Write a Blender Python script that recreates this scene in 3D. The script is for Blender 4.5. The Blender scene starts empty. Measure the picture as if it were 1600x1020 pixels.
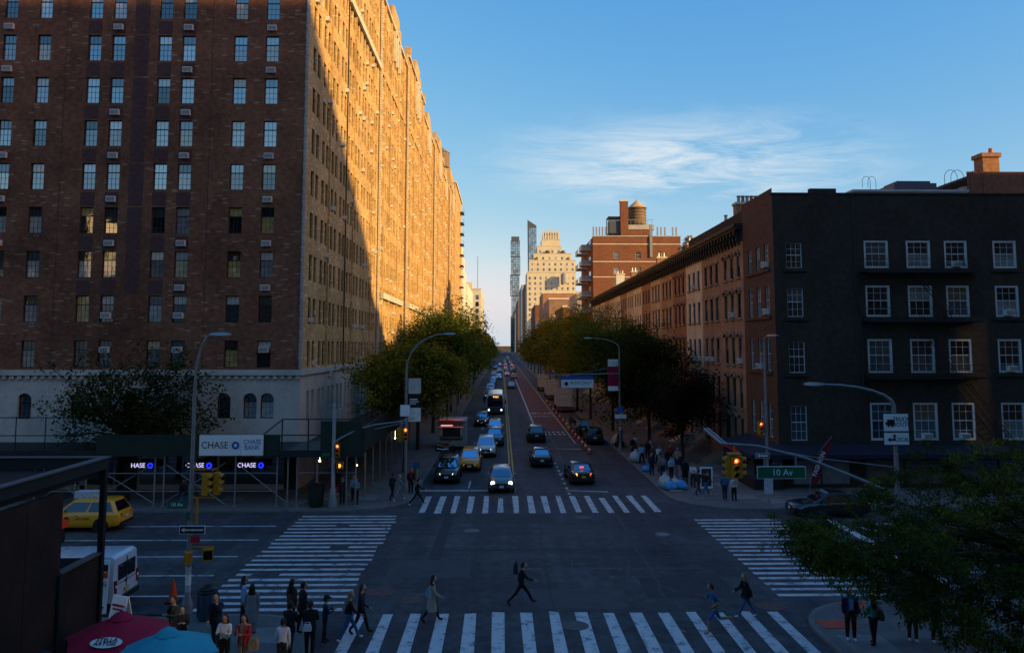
import bpy, bmesh, math, random
import numpy as np
from mathutils import Vector, Matrix, Euler
R = math.radians
random.seed(7); rng = np.random.default_rng(7)
scene = bpy.context.scene
col = scene.collection

# ------------------------------------------------------------------ camera
cam_d = bpy.data.cameras.new('camera'); cam = bpy.data.objects.new('camera', cam_d); col.objects.link(cam)
cam_d.sensor_width = 36; cam_d.lens = 27.0; cam_d.clip_end = 8000; cam_d.clip_start = 0.1
cam_d.shift_x = -3 / 1600; cam_d.shift_y = -73 / 1600
cam.location = (0, 0, 10.5)
cam.rotation_euler = (R(90 + 4.906), 0, R(-0.904))
scene.camera = cam

# ------------------------------------------------------------------ sky and sun
SUN = Vector((1, -0.6, 0.35)).normalized()
SUN_EL = math.asin(SUN.z); SUN_ROT = math.atan2(SUN.x, SUN.y)
world = bpy.data.worlds.new('World'); scene.world = world; world.use_nodes = True
nt = world.node_tree; nt.nodes.clear()
def wn(t, **k):
    n = nt.nodes.new(t)
    for a, b in k.items(): setattr(n, a, b)
    return n
sky = wn('ShaderNodeTexSky', sky_type='NISHITA', sun_disc=False, sun_elevation=SUN_EL, sun_rotation=SUN_ROT,
         air_density=1.0, dust_density=1.0, ozone_density=2.2, altitude=0)
tc = wn('ShaderNodeTexCoord'); sep = wn('ShaderNodeSeparateXYZ')
nt.links.new(tc.outputs['Generated'], sep.inputs[0])
# wispy cirrus drawn on a high flat layer: direction / (z + small)
zz = wn('ShaderNodeMath', operation='ADD'); zz.inputs[1].default_value = 0.10; nt.links.new(sep.outputs[2], zz.inputs[0])
dv = wn('ShaderNodeVectorMath', operation='DIVIDE'); cz = wn('ShaderNodeCombineXYZ')
for i in range(3): nt.links.new(zz.outputs[0], cz.inputs[i])
nt.links.new(tc.outputs['Generated'], dv.inputs[0]); nt.links.new(cz.outputs[0], dv.inputs[1])
mp = wn('ShaderNodeMapping'); mp.inputs['Location'].default_value = (0.35, 0.2, 0); mp.inputs['Rotation'].default_value = (0, 0, R(-34)); mp.inputs['Scale'].default_value = (1.0, 1.9, 1)
nt.links.new(dv.outputs[0], mp.inputs['Vector'])
n1 = wn('ShaderNodeTexNoise'); n1.inputs['Scale'].default_value = 2.3; n1.inputs['Detail'].default_value = 9; n1.inputs['Roughness'].default_value = 0.68; n1.inputs['Distortion'].default_value = 0.55
nt.links.new(mp.outputs[0], n1.inputs['Vector'])
# banks of cirrus: soft patches on that layer, one of them low over the right of the street
prev = None
for cx_, cy_, rx_, ry_ in ((0.72, 2.95, 1.02, 0.74), (-4.2, -1.5, 2.0, 1.0), (3.6, -2.4, 1.8, 1.2), (-1.2, -4.0, 2.2, 1.0)):
    m_ = wn('ShaderNodeMapping', vector_type='TEXTURE'); m_.inputs['Location'].default_value = (cx_, cy_, 0); m_.inputs['Scale'].default_value = (rx_, ry_, 1e6)
    nt.links.new(dv.outputs[0], m_.inputs['Vector'])
    l_ = wn('ShaderNodeVectorMath', operation='LENGTH'); nt.links.new(m_.outputs[0], l_.inputs[0])
    g_ = wn('ShaderNodeMapRange', interpolation_type='SMOOTHSTEP'); g_.inputs[1].default_value = 1.0; g_.inputs[2].default_value = 0.1; nt.links.new(l_.outputs['Value'], g_.inputs[0])
    if prev is None: prev = g_
    else:
        x_ = wn('ShaderNodeMath', operation='MAXIMUM'); nt.links.new(prev.outputs[0], x_.inputs[0]); nt.links.new(g_.outputs[0], x_.inputs[1]); prev = x_
r1 = wn('ShaderNodeMapRange'); r1.inputs[1].default_value = 0.42; r1.inputs[2].default_value = 0.70; nt.links.new(n1.outputs[0], r1.inputs[0])
r2 = prev
mu = wn('ShaderNodeMath', operation='MULTIPLY'); nt.links.new(r1.outputs[0], mu.inputs[0]); nt.links.new(r2.outputs[0], mu.inputs[1])
mx = wn('ShaderNodeMix', data_type='RGBA'); nt.links.new(mu.outputs[0], mx.inputs['Factor'])
# per-channel response of the sky colour (the camera's rendering of blue)
sr = wn('ShaderNodeSeparateColor'); cr = wn('ShaderNodeCombineColor'); nt.links.new(sky.outputs[0], sr.inputs[0])
for i_, (a_, g_) in enumerate(((0.080, 1.55), (0.1636, 0.786), (0.397, 0.2))):
    mn = wn('ShaderNodeMath', operation='MINIMUM'); mn.inputs[1].default_value = 5.5; nt.links.new(sr.outputs[i_], mn.inputs[0])
    pw = wn('ShaderNodeMath', operation='POWER'); pw.inputs[1].default_value = g_; nt.links.new(mn.outputs[0], pw.inputs[0])
    ml_ = wn('ShaderNodeMath', operation='MULTIPLY'); ml_.inputs[1].default_value = a_ / 0.15; nt.links.new(pw.outputs[0], ml_.inputs[0]); nt.links.new(ml_.outputs[0], cr.inputs[i_])
hz = wn('ShaderNodeMapRange', interpolation_type='SMOOTHSTEP'); hz.inputs[1].default_value = 0.13; hz.inputs[2].default_value = -0.02; hz.inputs[3].default_value = 0; hz.inputs[4].default_value = 0.92; nt.links.new(sep.outputs[2], hz.inputs[0])
hm_x = wn('ShaderNodeMix', data_type='RGBA'); nt.links.new(hz.outputs[0], hm_x.inputs['Factor']); nt.links.new(cr.outputs[0], hm_x.inputs['A']); hm_x.inputs['B'].default_value = (2.95, 3.25, 3.45, 1)
nt.links.new(hm_x.outputs['Result'], mx.inputs['A']); mx.inputs['B'].default_value = (3.6, 3.85, 4.0, 1)
bg = wn('ShaderNodeBackground'); bg.inputs[1].default_value = 0.14; nt.links.new(mx.outputs['Result'], bg.inputs[0])
wo = wn('ShaderNodeOutputWorld'); nt.links.new(bg.outputs[0], wo.inputs[0])
sd = bpy.data.lights.new('sun', 'SUN'); sd.energy = 5.0; sd.angle = R(0.53); sd.color = (1, 0.64, 0.23)
so = bpy.data.objects.new('sun', sd); col.objects.link(so); so.rotation_euler = SUN.to_track_quat('Z', 'Y').to_euler(); so.location = (60, -40, 90)
vs = scene.view_settings; vs.view_transform = 'Standard'; vs.look = 'None'; vs.gamma = 1; vs.use_curve_mapping = False; vs.exposure = 0.7
scene.cycles.max_bounces = 6; scene.cycles.diffuse_bounces = 3; scene.cycles.glossy_bounces = 3; scene.cycles.transmission_bounces = 3
scene.cycles.transparent_max_bounces = 6; scene.cycles.use_denoising = True

# ------------------------------------------------------------------ materials
M = {}
def mat(name, c, rough=0.8, var=0.18, scale=3.0, bump=0.0, metal=0.0, spec=0.3, emit=None, es=1.0, c2=None, fine=0.0):
    m = bpy.data.materials.new(name); m.use_nodes = True; t = m.node_tree; b = t.nodes['Principled BSDF']
    b.inputs['Roughness'].default_value = rough; b.inputs['Metallic'].default_value = metal; b.inputs['Specular IOR Level'].default_value = spec
    if var > 0:
        co = t.nodes.new('ShaderNodeTexCoord'); n = t.nodes.new('ShaderNodeTexNoise'); n.inputs['Scale'].default_value = scale
        n.inputs['Detail'].default_value = 6; n.inputs['Roughness'].default_value = 0.65
        t.links.new(co.outputs['Object'], n.inputs['Vector'])
        rp = t.nodes.new('ShaderNodeValToRGB'); e = rp.color_ramp.elements
        e[0].position = 0.3; e[1].position = 0.7
        d = c2 if c2 else tuple(x * (1 + var) for x in c); l = tuple(x * (1 - var) for x in c)
        e[0].color = (*l, 1); e[1].color = (*d, 1)
        t.links.new(n.outputs[0], rp.inputs[0]); src = rp.outputs[0]
        if fine > 0:
            n3 = t.nodes.new('ShaderNodeTexNoise'); n3.inputs['Scale'].default_value = scale * 14; n3.inputs['Detail'].default_value = 3
            t.links.new(co.outputs['Object'], n3.inputs['Vector'])
            mr = t.nodes.new('ShaderNodeMapRange'); mr.inputs[1].default_value = 0.3; mr.inputs[2].default_value = 0.7; mr.inputs[3].default_value = 1 - fine; mr.inputs[4].default_value = 1 + fine
            t.links.new(n3.outputs[0], mr.inputs[0])
            ml = t.nodes.new('ShaderNodeVectorMath'); ml.operation = 'SCALE'; t.links.new(src, ml.inputs[0]); t.links.new(mr.outputs[0], ml.inputs['Scale']); src = ml.outputs[0]
        t.links.new(src, b.inputs['Base Color'])
        if bump > 0:
            bp = t.nodes.new('ShaderNodeBump'); bp.inputs['Strength'].default_value = bump; bp.inputs['Distance'].default_value = 0.02
            t.links.new(n.outputs[0], bp.inputs['Height']); t.links.new(bp.outputs[0], b.inputs['Normal'])
    else:
        b.inputs['Base Color'].default_value = (*c, 1)
    if emit:
        b.inputs['Emission Color'].default_value = (*emit, 1); b.inputs['Emission Strength'].default_value = es
    M[name] = m; return m

def brick(name, c1, c2, mortar, bw=0.21, bh=0.072, stain=0.35, pale=None):
    m = bpy.data.materials.new(name); m.use_nodes = True; t = m.node_tree; b = t.nodes['Principled BSDF']; L = t.links.new
    b.inputs['Roughness'].default_value = 0.9; b.inputs['Specular IOR Level'].default_value = 0.15
    co = t.nodes.new('ShaderNodeTexCoord'); sp = t.nodes.new('ShaderNodeSeparateXYZ'); L(co.outputs['Object'], sp.inputs[0])
    ad = t.nodes.new('ShaderNodeMath'); ad.operation = 'ADD'; L(sp.outputs[0], ad.inputs[0]); L(sp.outputs[1], ad.inputs[1])
    cb = t.nodes.new('ShaderNodeCombineXYZ'); L(ad.outputs[0], cb.inputs[0]); L(sp.outputs[2], cb.inputs[1])
    br = t.nodes.new('ShaderNodeTexBrick'); L(cb.outputs[0], br.inputs['Vector'])
    br.inputs['Color1'].default_value = (*c1, 1); br.inputs['Color2'].default_value = (*c2, 1); br.inputs['Mortar'].default_value = (*mortar, 1)
    br.inputs['Scale'].default_value = 1; br.inputs['Brick Width'].default_value = bw; br.inputs['Row Height'].default_value = bh
    br.inputs['Mortar Size'].default_value = 0.006; br.inputs['Bias'].default_value = -0.1
    src = br.outputs[0]
    if pale:  # a few paler bricks, scattered one by one
        wn_ = t.nodes.new('ShaderNodeTexWhiteNoise'); fl = t.nodes.new('ShaderNodeVectorMath'); fl.operation = 'SNAP'
        fl.inputs[1].default_value = (bw * 2, bh * 1.5, 1); L(cb.outputs[0], fl.inputs[0]); L(fl.outputs[0], wn_.inputs['Vector'])
        gt = t.nodes.new('ShaderNodeMath'); gt.operation = 'GREATER_THAN'; gt.inputs[1].default_value = 0.965; L(wn_.outputs[0], gt.inputs[0])
        mm = t.nodes.new('ShaderNodeMix'); mm.data_type = 'RGBA'; L(gt.outputs[0], mm.inputs['Factor']); L(src, mm.inputs['A']); mm.inputs['B'].default_value = (*pale, 1); src = mm.outputs['Result']
    n = t.nodes.new('ShaderNodeTexNoise'); n.inputs['Scale'].default_value = 0.22; n.inputs['Detail'].default_value = 8; n.inputs['Roughness'].default_value = 0.7
    L(co.outputs['Object'], n.inputs['Vector'])
    mr = t.nodes.new('ShaderNodeMapRange'); mr.inputs[1].default_value = 0.3; mr.inputs[2].default_value = 0.72; mr.inputs[3].default_value = 1 - stain; mr.inputs[4].default_value = 1 + stain * 0.7
    L(n.outputs[0], mr.inputs[0])
    n4 = t.nodes.new('ShaderNodeTexNoise'); n4.inputs['Scale'].default_value = 2.6; n4.inputs['Detail'].default_value = 5; L(cb.outputs[0], n4.inputs['Vector'])
    mr4 = t.nodes.new('ShaderNodeMapRange'); mr4.inputs[1].default_value = 0.3; mr4.inputs[2].default_value = 0.7; mr4.inputs[3].default_value = 0.78; mr4.inputs[4].default_value = 1.22; L(n4.outputs[0], mr4.inputs[0])
    mm4 = t.nodes.new('ShaderNodeMath'); mm4.operation = 'MULTIPLY'; L(mr.outputs[0], mm4.inputs[0]); L(mr4.outputs[0], mm4.inputs[1])
    ml = t.nodes.new('ShaderNodeVectorMath'); ml.operation = 'SCALE'; L(src, ml.inputs[0]); L(mm4.outputs[0], ml.inputs['Scale'])
    L(ml.outputs[0], b.inputs['Base Color']); M[name] = m; return m

def glass(name, gl=0.35, tones=((0.0, (0.008, 0.01, 0.012)), (0.45, (0.02, 0.025, 0.03)), (0.62, (0.16, 0.17, 0.17)), (0.85, (0.33, 0.32, 0.28))), tint=(0.85, 0.92, 1.0)):
    m = bpy.data.materials.new(name); m.use_nodes = True; t = m.node_tree; t.nodes.clear(); L = t.links.new
    oi = t.nodes.new('ShaderNodeObjectInfo'); ge = t.nodes.new('ShaderNodeNewGeometry')
    ad = t.nodes.new('ShaderNodeMath'); ad.operation = 'ADD'; L(oi.outputs['Random'], ad.inputs[0]); L(ge.outputs['Random Per Island'], ad.inputs[1])
    fr = t.nodes.new('ShaderNodeMath'); fr.operation = 'FRACT'; L(ad.outputs[0], fr.inputs[0])
    rp = t.nodes.new('ShaderNodeValToRGB'); rp.color_ramp.interpolation = 'CONSTANT'; e = rp.color_ramp.elements
    e[0].position = tones[0][0]; e[0].color = (*tones[0][1], 1); e[1].position = tones[1][0]; e[1].color = (*tones[1][1], 1)
    for p, c in tones[2:]:
        k = e.new(p); k.color = (*c, 1)
    L(fr.outputs[0], rp.inputs[0])
    co = t.nodes.new('ShaderNodeTexCoord'); nz = t.nodes.new('ShaderNodeTexNoise'); nz.inputs['Scale'].default_value = 1.6; nz.inputs['Detail'].default_value = 2; L(co.outputs['Object'], nz.inputs['Vector'])
    mr = t.nodes.new('ShaderNodeMapRange'); mr.inputs[3].default_value = 0.45; mr.inputs[4].default_value = 1.5; L(nz.outputs[0], mr.inputs[0])
    ml = t.nodes.new('ShaderNodeVectorMath'); ml.operation = 'SCALE'; L(rp.outputs[0], ml.inputs[0]); L(mr.outputs[0], ml.inputs['Scale'])
    d = t.nodes.new('ShaderNodeBsdfDiffuse'); L(ml.outputs[0], d.inputs[0])
    g = t.nodes.new('ShaderNodeBsdfGlossy'); g.inputs['Roughness'].default_value = 0.03; g.inputs[0].default_value = (*tint, 1)
    bp = t.nodes.new('ShaderNodeBump'); bp.inputs['Strength'].default_value = 0.05 if name.startswith('pane') else 0.008; bp.inputs['Distance'].default_value = 0.05; L(nz.outputs[0], bp.inputs['Height']); L(bp.outputs[0], g.inputs['Normal'])
    lw = t.nodes.new('ShaderNodeLayerWeight'); lw.inputs[0].default_value = 0.35
    mf = t.nodes.new('ShaderNodeMapRange'); mf.inputs[3].default_value = gl; mf.inputs[4].default_value = min(1, gl + 0.45); L(lw.outputs['Fresnel'], mf.inputs[0])
    wq = t.nodes.new('ShaderNodeTexWhiteNoise'); wq.noise_dimensions = '1D'; L(fr.outputs[0], wq.inputs['W']); vq = t.nodes.new('ShaderNodeMapRange'); vq.inputs[3].default_value = 0.45; vq.inputs[4].default_value = 1.25; L(wq.outputs['Value'], vq.inputs[0])
    m2 = t.nodes.new('ShaderNodeMath'); m2.operation = 'MULTIPLY'; L(mf.outputs[0], m2.inputs[0]); L(vq.outputs[0], m2.inputs[1]); mf = m2
    ms = t.nodes.new('ShaderNodeMixShader'); L(mf.outputs[0], ms.inputs[0]); L(d.outputs[0], ms.inputs[1]); L(g.outputs[0], ms.inputs[2])
    o = t.nodes.new('ShaderNodeOutputMaterial'); L(ms.outputs[0], o.inputs[0]); M[name] = m; return m

def paint_mark(name, c, wear=0.5):   # road paint worn through to the asphalt
    m = mat(name, c, 0.7, 0)
    t = m.node_tree; b = t.nodes['Principled BSDF']; L = t.links.new
    ge = t.nodes.new('ShaderNodeNewGeometry'); n = t.nodes.new('ShaderNodeTexNoise'); n.inputs['Scale'].default_value = 1.9; n.inputs['Detail'].default_value = 10; n.inputs['Roughness'].default_value = 0.78
    L(ge.outputs['Position'], n.inputs['Vector'])
    rp = t.nodes.new('ShaderNodeValToRGB'); e = rp.color_ramp.elements; e[0].position = 0.36 * wear + 0.13; e[1].position = 0.36 * wear + 0.22
    e[0].color = (0.055, 0.055, 0.06, 1); e[1].color = (*[x * .85 for x in c], 1); k = e.new(0.55); k.color = (*c, 1); k = e.new(0.72); k.color = tuple(x * 0.72 for x in c) + (1,)
    L(n.outputs[0], rp.inputs[0]); L(rp.outputs[0], b.inputs['Base Color'])

def leafmat(name, cols):
    m = bpy.data.materials.new(name); m.use_nodes = True; t = m.node_tree; t.nodes.clear(); L = t.links.new
    ge = t.nodes.new('ShaderNodeNewGeometry'); rp = t.nodes.new('ShaderNodeValToRGB'); e = rp.color_ramp.elements
    e[0].position = 0; e[0].color = (*cols[0], 1); e[1].position = 1; e[1].color = (*cols[-1], 1)
    for i, c in enumerate(cols[1:-1]):
        k = e.new((i + 1) / (len(cols) - 1)); k.color = (*c, 1)
    n = t.nodes.new('ShaderNodeTexNoise'); n.inputs['Scale'].default_value = 0.45; n.inputs['Detail'].default_value = 2; co = t.nodes.new('ShaderNodeTexCoord'); L(co.outputs['Object'], n.inputs['Vector'])
    a = t.nodes.new('ShaderNodeMath'); a.operation = 'MULTIPLY_ADD'; a.inputs[1].default_value = 0.45; L(ge.outputs['Random Per Island'], a.inputs[0])
    s = t.nodes.new('ShaderNodeMapRange'); s.inputs[1].default_value = 0.35; s.inputs[2].default_value = 0.65; s.inputs[3].default_value = 0; s.inputs[4].default_value = 0.55; L(n.outputs[0], s.inputs[0]); L(s.outputs[0], a.inputs[2])
    L(a.outputs[0], rp.inputs[0])
    d = t.nodes.new('ShaderNodeBsdfDiffuse'); tr = t.nodes.new('ShaderNodeBsdfTranslucent'); L(rp.outputs[0], d.inputs[0]); L(rp.outputs[0], tr.inputs[0])
    ms = t.nodes.new('ShaderNodeMixShader'); ms.inputs[0].default_value = 0.35; L(d.outputs[0], ms.inputs[1]); L(tr.outputs[0], ms.inputs[2])
    o = t.nodes.new('ShaderNodeOutputMaterial'); L(ms.outputs[0], o.inputs[0]); M[name] = m

def asphalt_mat():
    m = mat('asphalt', (0.045, 0.046, 0.050), 0.82, 0.42, 0.16, 0.0, fine=0.28); t = m.node_tree; b = t.nodes['Principled BSDF']; L = t.links.new
    src = b.inputs['Base Color'].links[0].from_socket; ge = t.nodes.new('ShaderNodeNewGeometry'); out = src
    for sc, lo, hi, a, z in (((0.9, 0.035, 1), .32, .68, .72, 1.3), ((0.035, 0.8, 1), .35, .7, .8, 1.22), ((1.1, 1.1, 1), .55, .78, 1.0, 0.55), ((7, 7, 1), .3, .7, .8, 1.2)):
        mp_ = t.nodes.new('ShaderNodeMapping'); mp_.inputs['Scale'].default_value = sc; L(ge.outputs['Position'], mp_.inputs['Vector']); n_ = t.nodes.new('ShaderNodeTexNoise'); n_.inputs['Scale'].default_value = 1; n_.inputs['Detail'].default_value = 5; n_.inputs['Roughness'].default_value = .6; L(mp_.outputs[0], n_.inputs['Vector'])
        r_ = t.nodes.new('ShaderNodeMapRange'); r_.inputs[1].default_value = lo; r_.inputs[2].default_value = hi; r_.inputs[3].default_value = a; r_.inputs[4].default_value = z; L(n_.outputs[0], r_.inputs[0])
        v_ = t.nodes.new('ShaderNodeVectorMath'); v_.operation = 'SCALE'; L(out, v_.inputs[0]); L(r_.outputs[0], v_.inputs['Scale']); out = v_.outputs[0]
    L(out, b.inputs['Base Color'])
asphalt_mat()
mat('asphalt_patch', (0.034, 0.035, 0.038), 0.85, 0.2, 1.2, fine=0.2)
mat('asphalt_pale', (0.055, 0.055, 0.059), 0.85, 0.2, 1.2, fine=0.2)
mat('bus_red', (0.115, 0.050, 0.045), 0.85, 0.3, 0.8, fine=0.2)
mat('concrete', (0.115, 0.112, 0.108), 0.9, 0.25, 0.6, 0.1, fine=0.15)
mat('concrete_pale', (0.17, 0.168, 0.162), 0.9, 0.2, 0.9, fine=0.12)
mat('kerb', (0.14, 0.137, 0.13), 0.85, 0.25, 1.5, fine=0.2)
paint_mark('white_mark', (0.50, 0.50, 0.49), 0.70); paint_mark('yellow_mark', (0.55, 0.36, 0.06), 0.6); paint_mark('orange_mark', (0.40, 0.13, 0.06), 1.0)
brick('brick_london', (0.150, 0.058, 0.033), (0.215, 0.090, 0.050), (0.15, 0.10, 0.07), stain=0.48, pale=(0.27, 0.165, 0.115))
brick('brick_sunlit', (0.40, 0.245, 0.098), (0.58, 0.37, 0.150), (0.42, 0.31, 0.16), stain=0.36, pale=(0.66, 0.52, 0.32))  # brick of the sun-facing walls, with the golden sunlight put into its colour
brick('brick_purple', (0.075, 0.038, 0.040), (0.10, 0.052, 0.05), (0.09, 0.06, 0.06), stain=0.2)
brick('brick_red', (0.15, 0.058, 0.034), (0.20, 0.080, 0.045), (0.17, 0.10, 0.07), stain=0.2)
brick('brick_orange', (0.30, 0.13, 0.06), (0.38, 0.18, 0.09), (0.3, 0.2, 0.14), stain=0.25)
brick('brick_grey_paint', (0.042, 0.034, 0.027), (0.050, 0.041, 0.032), (0.033, 0.027, 0.022), stain=0.34)
brick('brick_brown_paint', (0.105, 0.052, 0.034), (0.125, 0.063, 0.041), (0.09, 0.045, 0.03), stain=0.2)
brick('brick_cream', (0.50, 0.45, 0.32), (0.58, 0.53, 0.38), (0.48, 0.43, 0.32), stain=0.15)
brick('brick_far', (0.22, 0.13, 0.09), (0.28, 0.17, 0.12), (0.22, 0.16, 0.12), stain=0.25)
mat('limestone', (0.42, 0.40, 0.35), 0.9, 0.2, 0.5, 0.1, fine=0.1)
mat('stone_pale', (0.50, 0.46, 0.38), 0.9, 0.2, 0.8, fine=0.1)
mat('stone_white', (0.62, 0.57, 0.48), 0.9, 0.15, 0.2, fine=0.05)
mat('stone_grey', (0.30, 0.29, 0.27), 0.9, 0.2, 0.2, fine=0.1)
for k, c in {'brownstone_a': (0.30, 0.175, 0.105), 'brownstone_b': (0.27, 0.165, 0.11), 'brownstone_c': (0.52, 0.45, 0.36), 'brownstone_d': (0.28, 0.135, 0.075), 'brownstone_e': (0.33, 0.20, 0.125), 'brownstone_f': (0.42, 0.33, 0.24)}.items():
    mat(k, c, 0.9, 0.28, 0.5, 0.1, fine=0.14)
mat('cornice_dark', (0.030, 0.020, 0.015), 0.7, 0.3, 2); mat('roof_tar', (0.06, 0.06, 0.06), 0.9, 0.3, 0.7); mat('roof_silver', (0.33, 0.33, 0.32), 0.7, 0.2, 0.7)
mat('black_iron', (0.012, 0.012, 0.013), 0.55, 0.2, 3); mat('white_trim', (0.50, 0.50, 0.50), 0.6, 0.1, 3); mat('frame_dark', (0.018, 0.02, 0.022), 0.5, 0.15, 4)
mat('ac_white', (0.62, 0.60, 0.55), 0.6, 0.2, 5); mat('ac_rust', (0.12, 0.05, 0.03), 0.8, 0.2, 5); mat('ac_grille', (0.10, 0.10, 0.10), 0.6, 0.1, 5)
mat('galvanised', (0.25, 0.26, 0.27), 0.45, 0.2, 2.5, metal=0.5, spec=0.4); mat('pole_grey', (0.20, 0.21, 0.22), 0.5, 0.25, 2, metal=0.3)
mat('shed_green', (0.012, 0.028, 0.020), 0.6, 0.25, 1.2); mat('shed_dark', (0.014, 0.018, 0.018), 0.7, 0.25, 1.2); mat('shed_plank', (0.07, 0.065, 0.055), 0.9, 0.3, 1.5)
mat('signal_yellow', (0.44, 0.19, 0.014), 0.45, 0.12, 4); mat('lens_off', (0.01, 0.012, 0.01), 0.2, 0); mat('lens_red', (0.3, 0.01, 0.0), 0.3, 0, emit=(1, 0.07, 0.012), es=2.2); mat('lens_core', (1, .4, .2), 0.3, 0, emit=(1, 0.30, 0.09), es=2.6)
mat('hand_orange', (0.4, 0.1, 0), 0.3, 0, emit=(1, 0.22, 0.03), es=3.0)
mat('sign_white', (0.70, 0.71, 0.71), 0.5, 0.06, 2); mat('sign_black', (0.012, 0.012, 0.013), 0.5, 0); mat('sign_green', (0.005, 0.11, 0.06), 0.45, 0.05, 2); mat('sign_blue', (0.01, 0.09, 0.35), 0.45, 0); mat('sign_red', (0.40, 0.02, 0.03), 0.5, 0)
mat('lit_white', (0.8, 0.8, 0.9), 0.5, 0, emit=(0.62, 0.60, 1.0), es=0.75); mat('lit_blue', (0.02, 0.05, 0.8), 0.5, 0, emit=(0.015, 0.03, 1.0), es=0.9)
mat('bulb', (1, .9, .7), 0.5, 0, emit=(1, 0.80, 0.45), es=6.0); mat('led_orange', (0.3, .1, 0), 0.5, 0, emit=(1, 0.42, 0.05), es=2.2); mat('neon_red', (0.6, .08, .04), 0.5, 0, emit=(1, 0.12, 0.06), es=0.45)
mat('head_lit', (1, 1, 1), 0.2, 0, emit=(1, 0.93, 0.8), es=3.2); mat('head_warm', (1, .6, .3), 0.2, 0, emit=(1, 0.55, 0.2), es=3.5); mat('head_off', (0.45, 0.47, 0.5), 0.15, 0, spec=0.6); mat('tail_off', (0.22, 0.008, 0.008), 0.2, 0, spec=0.5); mat('tail_lit', (0.6, .02, .01), 0.2, 0, emit=(1, 0.05, 0.02), es=2.6); mat('blink_lit', (0.6, .3, .02), 0.2, 0, emit=(1, 0.35, 0.04), es=3.0)
mat('tyre', (0.014, 0.014, 0.014), 0.85, 0.2, 8); mat('rim', (0.38, 0.39, 0.40), 0.35, 0.1, 5, metal=0.7); mat('plastic_black', (0.014, 0.014, 0.015), 0.55, 0.15, 6); mat('chrome', (0.5, 0.5, 0.5), 0.2, 0, metal=1.0)
mat('plate_white', (0.55, 0.55, 0.52), 0.5, 0.1, 9); mat('plate_yellow', (0.5, 0.33, 0.05), 0.5, 0.1, 9)
def paint(name, c, rough=0.28):
    m = mat(name, c, rough, 0.05, 1.5, spec=0.5); m.node_tree.nodes['Principled BSDF'].inputs['Coat Weight'].default_value = 0.6; m.node_tree.nodes['Principled BSDF'].inputs['Coat Roughness'].default_value = 0.08
for k, c in {'car_black': (0.008, 0.009, 0.011), 'car_taxi': (0.68, 0.30, 0.012), 'car_grey': (0.075, 0.082, 0.09), 'car_white': (0.55, 0.56, 0.56), 'car_silver': (0.30, 0.31, 0.32), 'car_blue': (0.03, 0.055, 0.10), 'car_red': (0.25, 0.015, 0.015), 'car_navy': (0.015, 0.02, 0.035), 'van_white': (0.50, 0.54, 0.60)}.items(): paint(k, c)
glass('pane', 0.30, ((0.0, (0.008, 0.01, 0.012)), (0.34, (0.03, 0.033, 0.036)), (0.52, (0.22, 0.225, 0.22)), (0.74, (0.42, 0.40, 0.35)), (0.92, (0.40, 0.27, 0.10))), (0.92, 0.96, 1.0)); glass('pane_dark', 0.20, ((0, (0.006, 0.007, 0.008)), (0.35, (0.016, 0.018, 0.02)), (0.58, (0.07, 0.07, 0.066)), (0.76, (0.20, 0.20, 0.19)), (0.92, (0.12, 0.085, 0.05))))
glass('car_glass', 0.12, ((0, (0.006, 0.007, 0.009)), (0.3, (0.008, 0.009, 0.011)), (0.6, (0.01, 0.011, 0.012)), (0.9, (0.012, 0.012, 0.014))))
glass('tower_glass', 0.45, ((0, (0.03, 0.05, 0.07)), (0.3, (0.05, 0.08, 0.10)), (0.6, (0.02, 0.035, 0.05)), (0.85, (0.12, 0.13, 0.12))), (0.6, 0.85, 1.0))
mat('cloth_crimson', (0.33, 0.008, 0.035), 0.85, 0.12, 2); mat('cloth_maroon', (0.13, 0.012, 0.022), 0.9, 0.15, 2); mat('cloth_teal', (0.03, 0.30, 0.36), 0.85, 0.12, 2); mat('cloth_blue', (0.01, 0.06, 0.28), 0.85, 0.15, 3); mat('cloth_navy', (0.008, 0.014, 0.03), 0.85, 0.15, 3)
mat('cone_orange', (0.72, 0.06, 0.012), 0.6, 0.08, 4); mat('corten', (0.030, 0.013, 0.008), 0.85, 0.5, 0.7, 0.1, fine=0.25); mat('corten_edge', (0.10, 0.10, 0.10), 0.6, 0.2, 2); mat('slate_metal', (0.06, 0.075, 0.10), 0.5, 0.15, 2)
mat('bark', (0.035, 0.028, 0.022), 0.95, 0.35, 5, 0.3); mat('wood_tank', (0.17, 0.12, 0.075), 0.9, 0.3, 1.5); mat('tank_cone', (0.42, 0.30, 0.15), 0.8, 0.2, 1.5); mat('terracotta', (0.40, 0.16, 0.07), 0.9, 0.2, 4)
mat('litter_bin', (0.03, 0.055, 0.085), 0.6, 0.25, 3); mat('bin_green', (0.008, 0.022, 0.014), 0.6, 0.2, 3); mat('bag_clear', (0.42, 0.40, 0.36), 0.5, 0.35, 6); mat('bag_blue', (0.05, 0.25, 0.50), 0.5, 0.3, 6); mat('bag_black', (0.01, 0.01, 0.011), 0.4, 0.2, 6); mat('carton', (0.30, 0.20, 0.11), 0.9, 0.2, 5)
mat('tactile_red', (0.42, 0.075, 0.045), 0.85, 0.2, 2, fine=0.2); mat('rust_lid', (0.10, 0.055, 0.045), 0.8, 0.4, 3, fine=0.3); mat('iron_lid', (0.05, 0.05, 0.055), 0.6, 0.3, 6)
mat('sticker', (0.4, 0.42, 0.46), 0.7, 0.5, 9); mat('glow_window', (0.3, .2, .1), 0.6, 0, emit=(1, 0.5, 0.18), es=0.35); mat('interior', (0.035, 0.033, 0.03), 0.9, 0.3, 1)
leafmat('leaf_autumn', [(0.045, 0.062, 0.012), (0.14, 0.135, 0.018), (0.24, 0.185, 0.020), (0.33, 0.20, 0.022)])
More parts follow.
